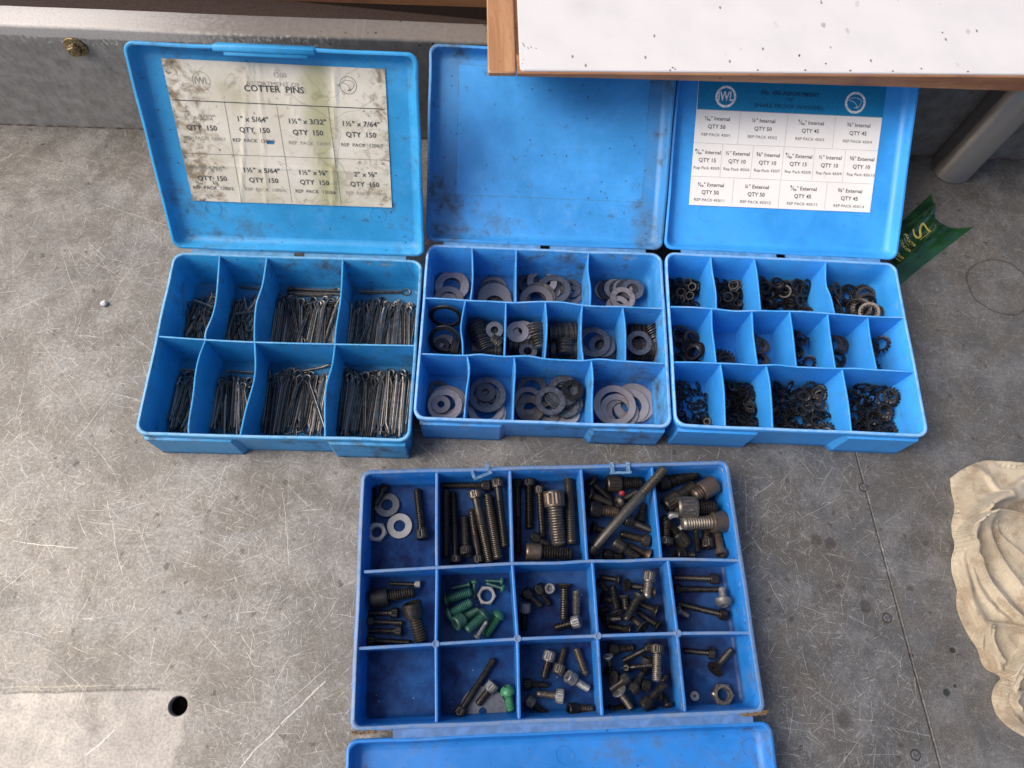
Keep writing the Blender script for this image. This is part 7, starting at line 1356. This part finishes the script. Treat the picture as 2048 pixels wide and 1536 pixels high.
# ================================================================ SMALL THINGS
def pebble(px, py, r, mat, name, label, cat, sq=.8, z=0.0):
    b = bmesh.new(); bmesh.ops.create_icosphere(b, subdivisions=3, radius=r)
    for v in b.verts: v.co *= 1+.25*mnoise.noise(v.co*(1.4/r)+Vector((px, py, 0))); v.co.z *= sq
    me = bpy.data.meshes.new(name); b.to_mesh(me); b.free(); me.materials.append(mat); me.shade_smooth()
    o = bpy.data.objects.new(name, me); C.objects.link(o); p = at(px, py, z); o.location = (p.x, p.y, z+r*sq*.9); tag(o, label, cat)
pebble(210, 609, .0031, simple('chalky_white', (.62, .60, .57), .8), 'white_pebble', 'small rounded white crumb alone on the deck left of the cotter pin box', 'pebble')
pebble(1243, 987, .0028, simple('red_plastic', (.28, .02, .03), .4), 'red_fragment', 'tiny dark red plastic bit among the screws under the long shoulder screw', 'fragment', .8, .008)
M_RIV = simple('rivet_metal', (.12, .12, .12), .45, .5, .3, 700, .3); M_RIVD = simple('rivet_gap', (.02, .018, .016), .8)
for (px, py, lb) in ((1727, 975, 'flush rivet beside the deck seam, farthest from the viewer'), (1774, 1236, 'flush rivet beside the deck seam, middle one of three'), (1831, 1510, 'flush rivet beside the deck seam, nearest the bottom of the photo')):
    p = at(px, py); t = thing('rivet', lb, 'rivet', Matrix.Translation((p.x, p.y, 0)), 'rivets along the deck seam'); n = 28
    q = MB(); q.loft([[(r*math.cos(2*math.pi*i/n), r*math.sin(2*math.pi*i/n), z) for i in range(n)] for r, z in ((.0044, .00005), (.0043, .00035), (.0034, .00035), (.0033, .00005))]); q.build('rim', M_RIVD, t)
    q = MB(); q.loft([[(r*math.cos(2*math.pi*i/n), r*math.sin(2*math.pi*i/n), z) for i in range(n)] for r, z in ((.0035, .0000), (.0034, .0006), (.0028, .0008), (.0012, .0009))], cap1=True); q.build('rivet_head', M_RIV, t)
def grit(name, n, place, size, mat, label, seed):
    rn = random.Random(seed); q = MB()
    for k in range(n):
        p = place(rn)
        if p is None: continue
        s_ = size*rn.uniform(.4, 1.4); a = rn.uniform(0, 6.28); e = rn.uniform(.4, 1)
        M = Matrix.Translation(p) @ Matrix.Rotation(a, 4, 'Z') @ Matrix.Rotation(rn.uniform(-.5, .5), 4, 'X')
        vs = [(s_*x*rn.uniform(.6, 1.2), s_*e*y*rn.uniform(.6, 1.2), s_*.5*z*rn.uniform(.6, 1.2)) for x, y, z in ((1, 0, 0), (-1, 0, 0), (0, 1, 0), (0, -1, 0), (0, 0, 1), (0, 0, -1))]
        q.add(vs, [(0, 2, 4), (2, 1, 4), (1, 3, 4), (3, 0, 4), (2, 0, 5), (1, 2, 5), (3, 1, 5), (0, 3, 5)], 0, M)
    tag(q.build(name, mat, None, smooth=0), label, 'grit', kind='stuff')
B4M = boxM(4)
def in4(rn):
    W, D, H = BOX[4][3:]; x, y = rn.uniform(-W/2+.012, W/2-.012), rn.uniform(-D/2+.012, D/2-.012)
    if mnoise.noise((x*18, y*18, 3)) < rn.uniform(-.5, .5): return None
    return B4M @ Vector((x, y, FLOOR+.0002))
grit('dark_grit', 1500, in4, .00035, simple('dark_crumbs', (.03, .022, .018), .8), 'dark crumbs and filings scattered over the floors of the screw box', 5)
grit('pale_grit', 130, in4, .00045, simple('pale_crumbs', (.42, .38, .32), .7), 'pale crumbs scattered over the floors of the screw box', 6)
LM4 = lidM(4)
grit('lid_grit', 160, lambda rn: LM4 @ Vector((rn.uniform(-.155, .155), rn.uniform(.008, .08)**1.0, -.0124)), .0005, simple('lid_crumbs', (.16, .12, .08), .8), 'crumbs lying in the open lid of the screw box', 7)
def on_deck(rn):
    p = at(rn.uniform(0, 2048), rn.uniform(260, 1536)); return Vector((p.x, p.y, .0002))
grit('deck_grit', 260, on_deck, .00035, simple('deck_crumbs', (.10, .085, .07), .8), 'specks of dirt scattered over the metal deck', 8)
# frayed brown residue at the two ends of the screw box hinge
def fray(A, B, n, seed):
    rn = random.Random(seed); q = MB()
    for k in range(n):
        t = rn.random(); p = at(A[0]+(B[0]-A[0])*t, A[1]+(B[1]-A[1])*t+rn.uniform(-3, 3), .0325); d = Vector((rn.uniform(-1, 1), rn.uniform(-.5, .5), rn.uniform(-.2, .3)))*.0022
        q.tube([p-d, p+Vector((0, 0, rn.uniform(0, .0008))), p+d], .00022, 4)
    q.build('frayed_residue', simple('brown_fibre', (.17, .11, .06), .9), BOXES[4], M=boxM(4).inverted(), smooth=0)
fray((1482, 1430), (1534, 1425), 170, 1); fray((704, 1466), (752, 1463), 90, 2)
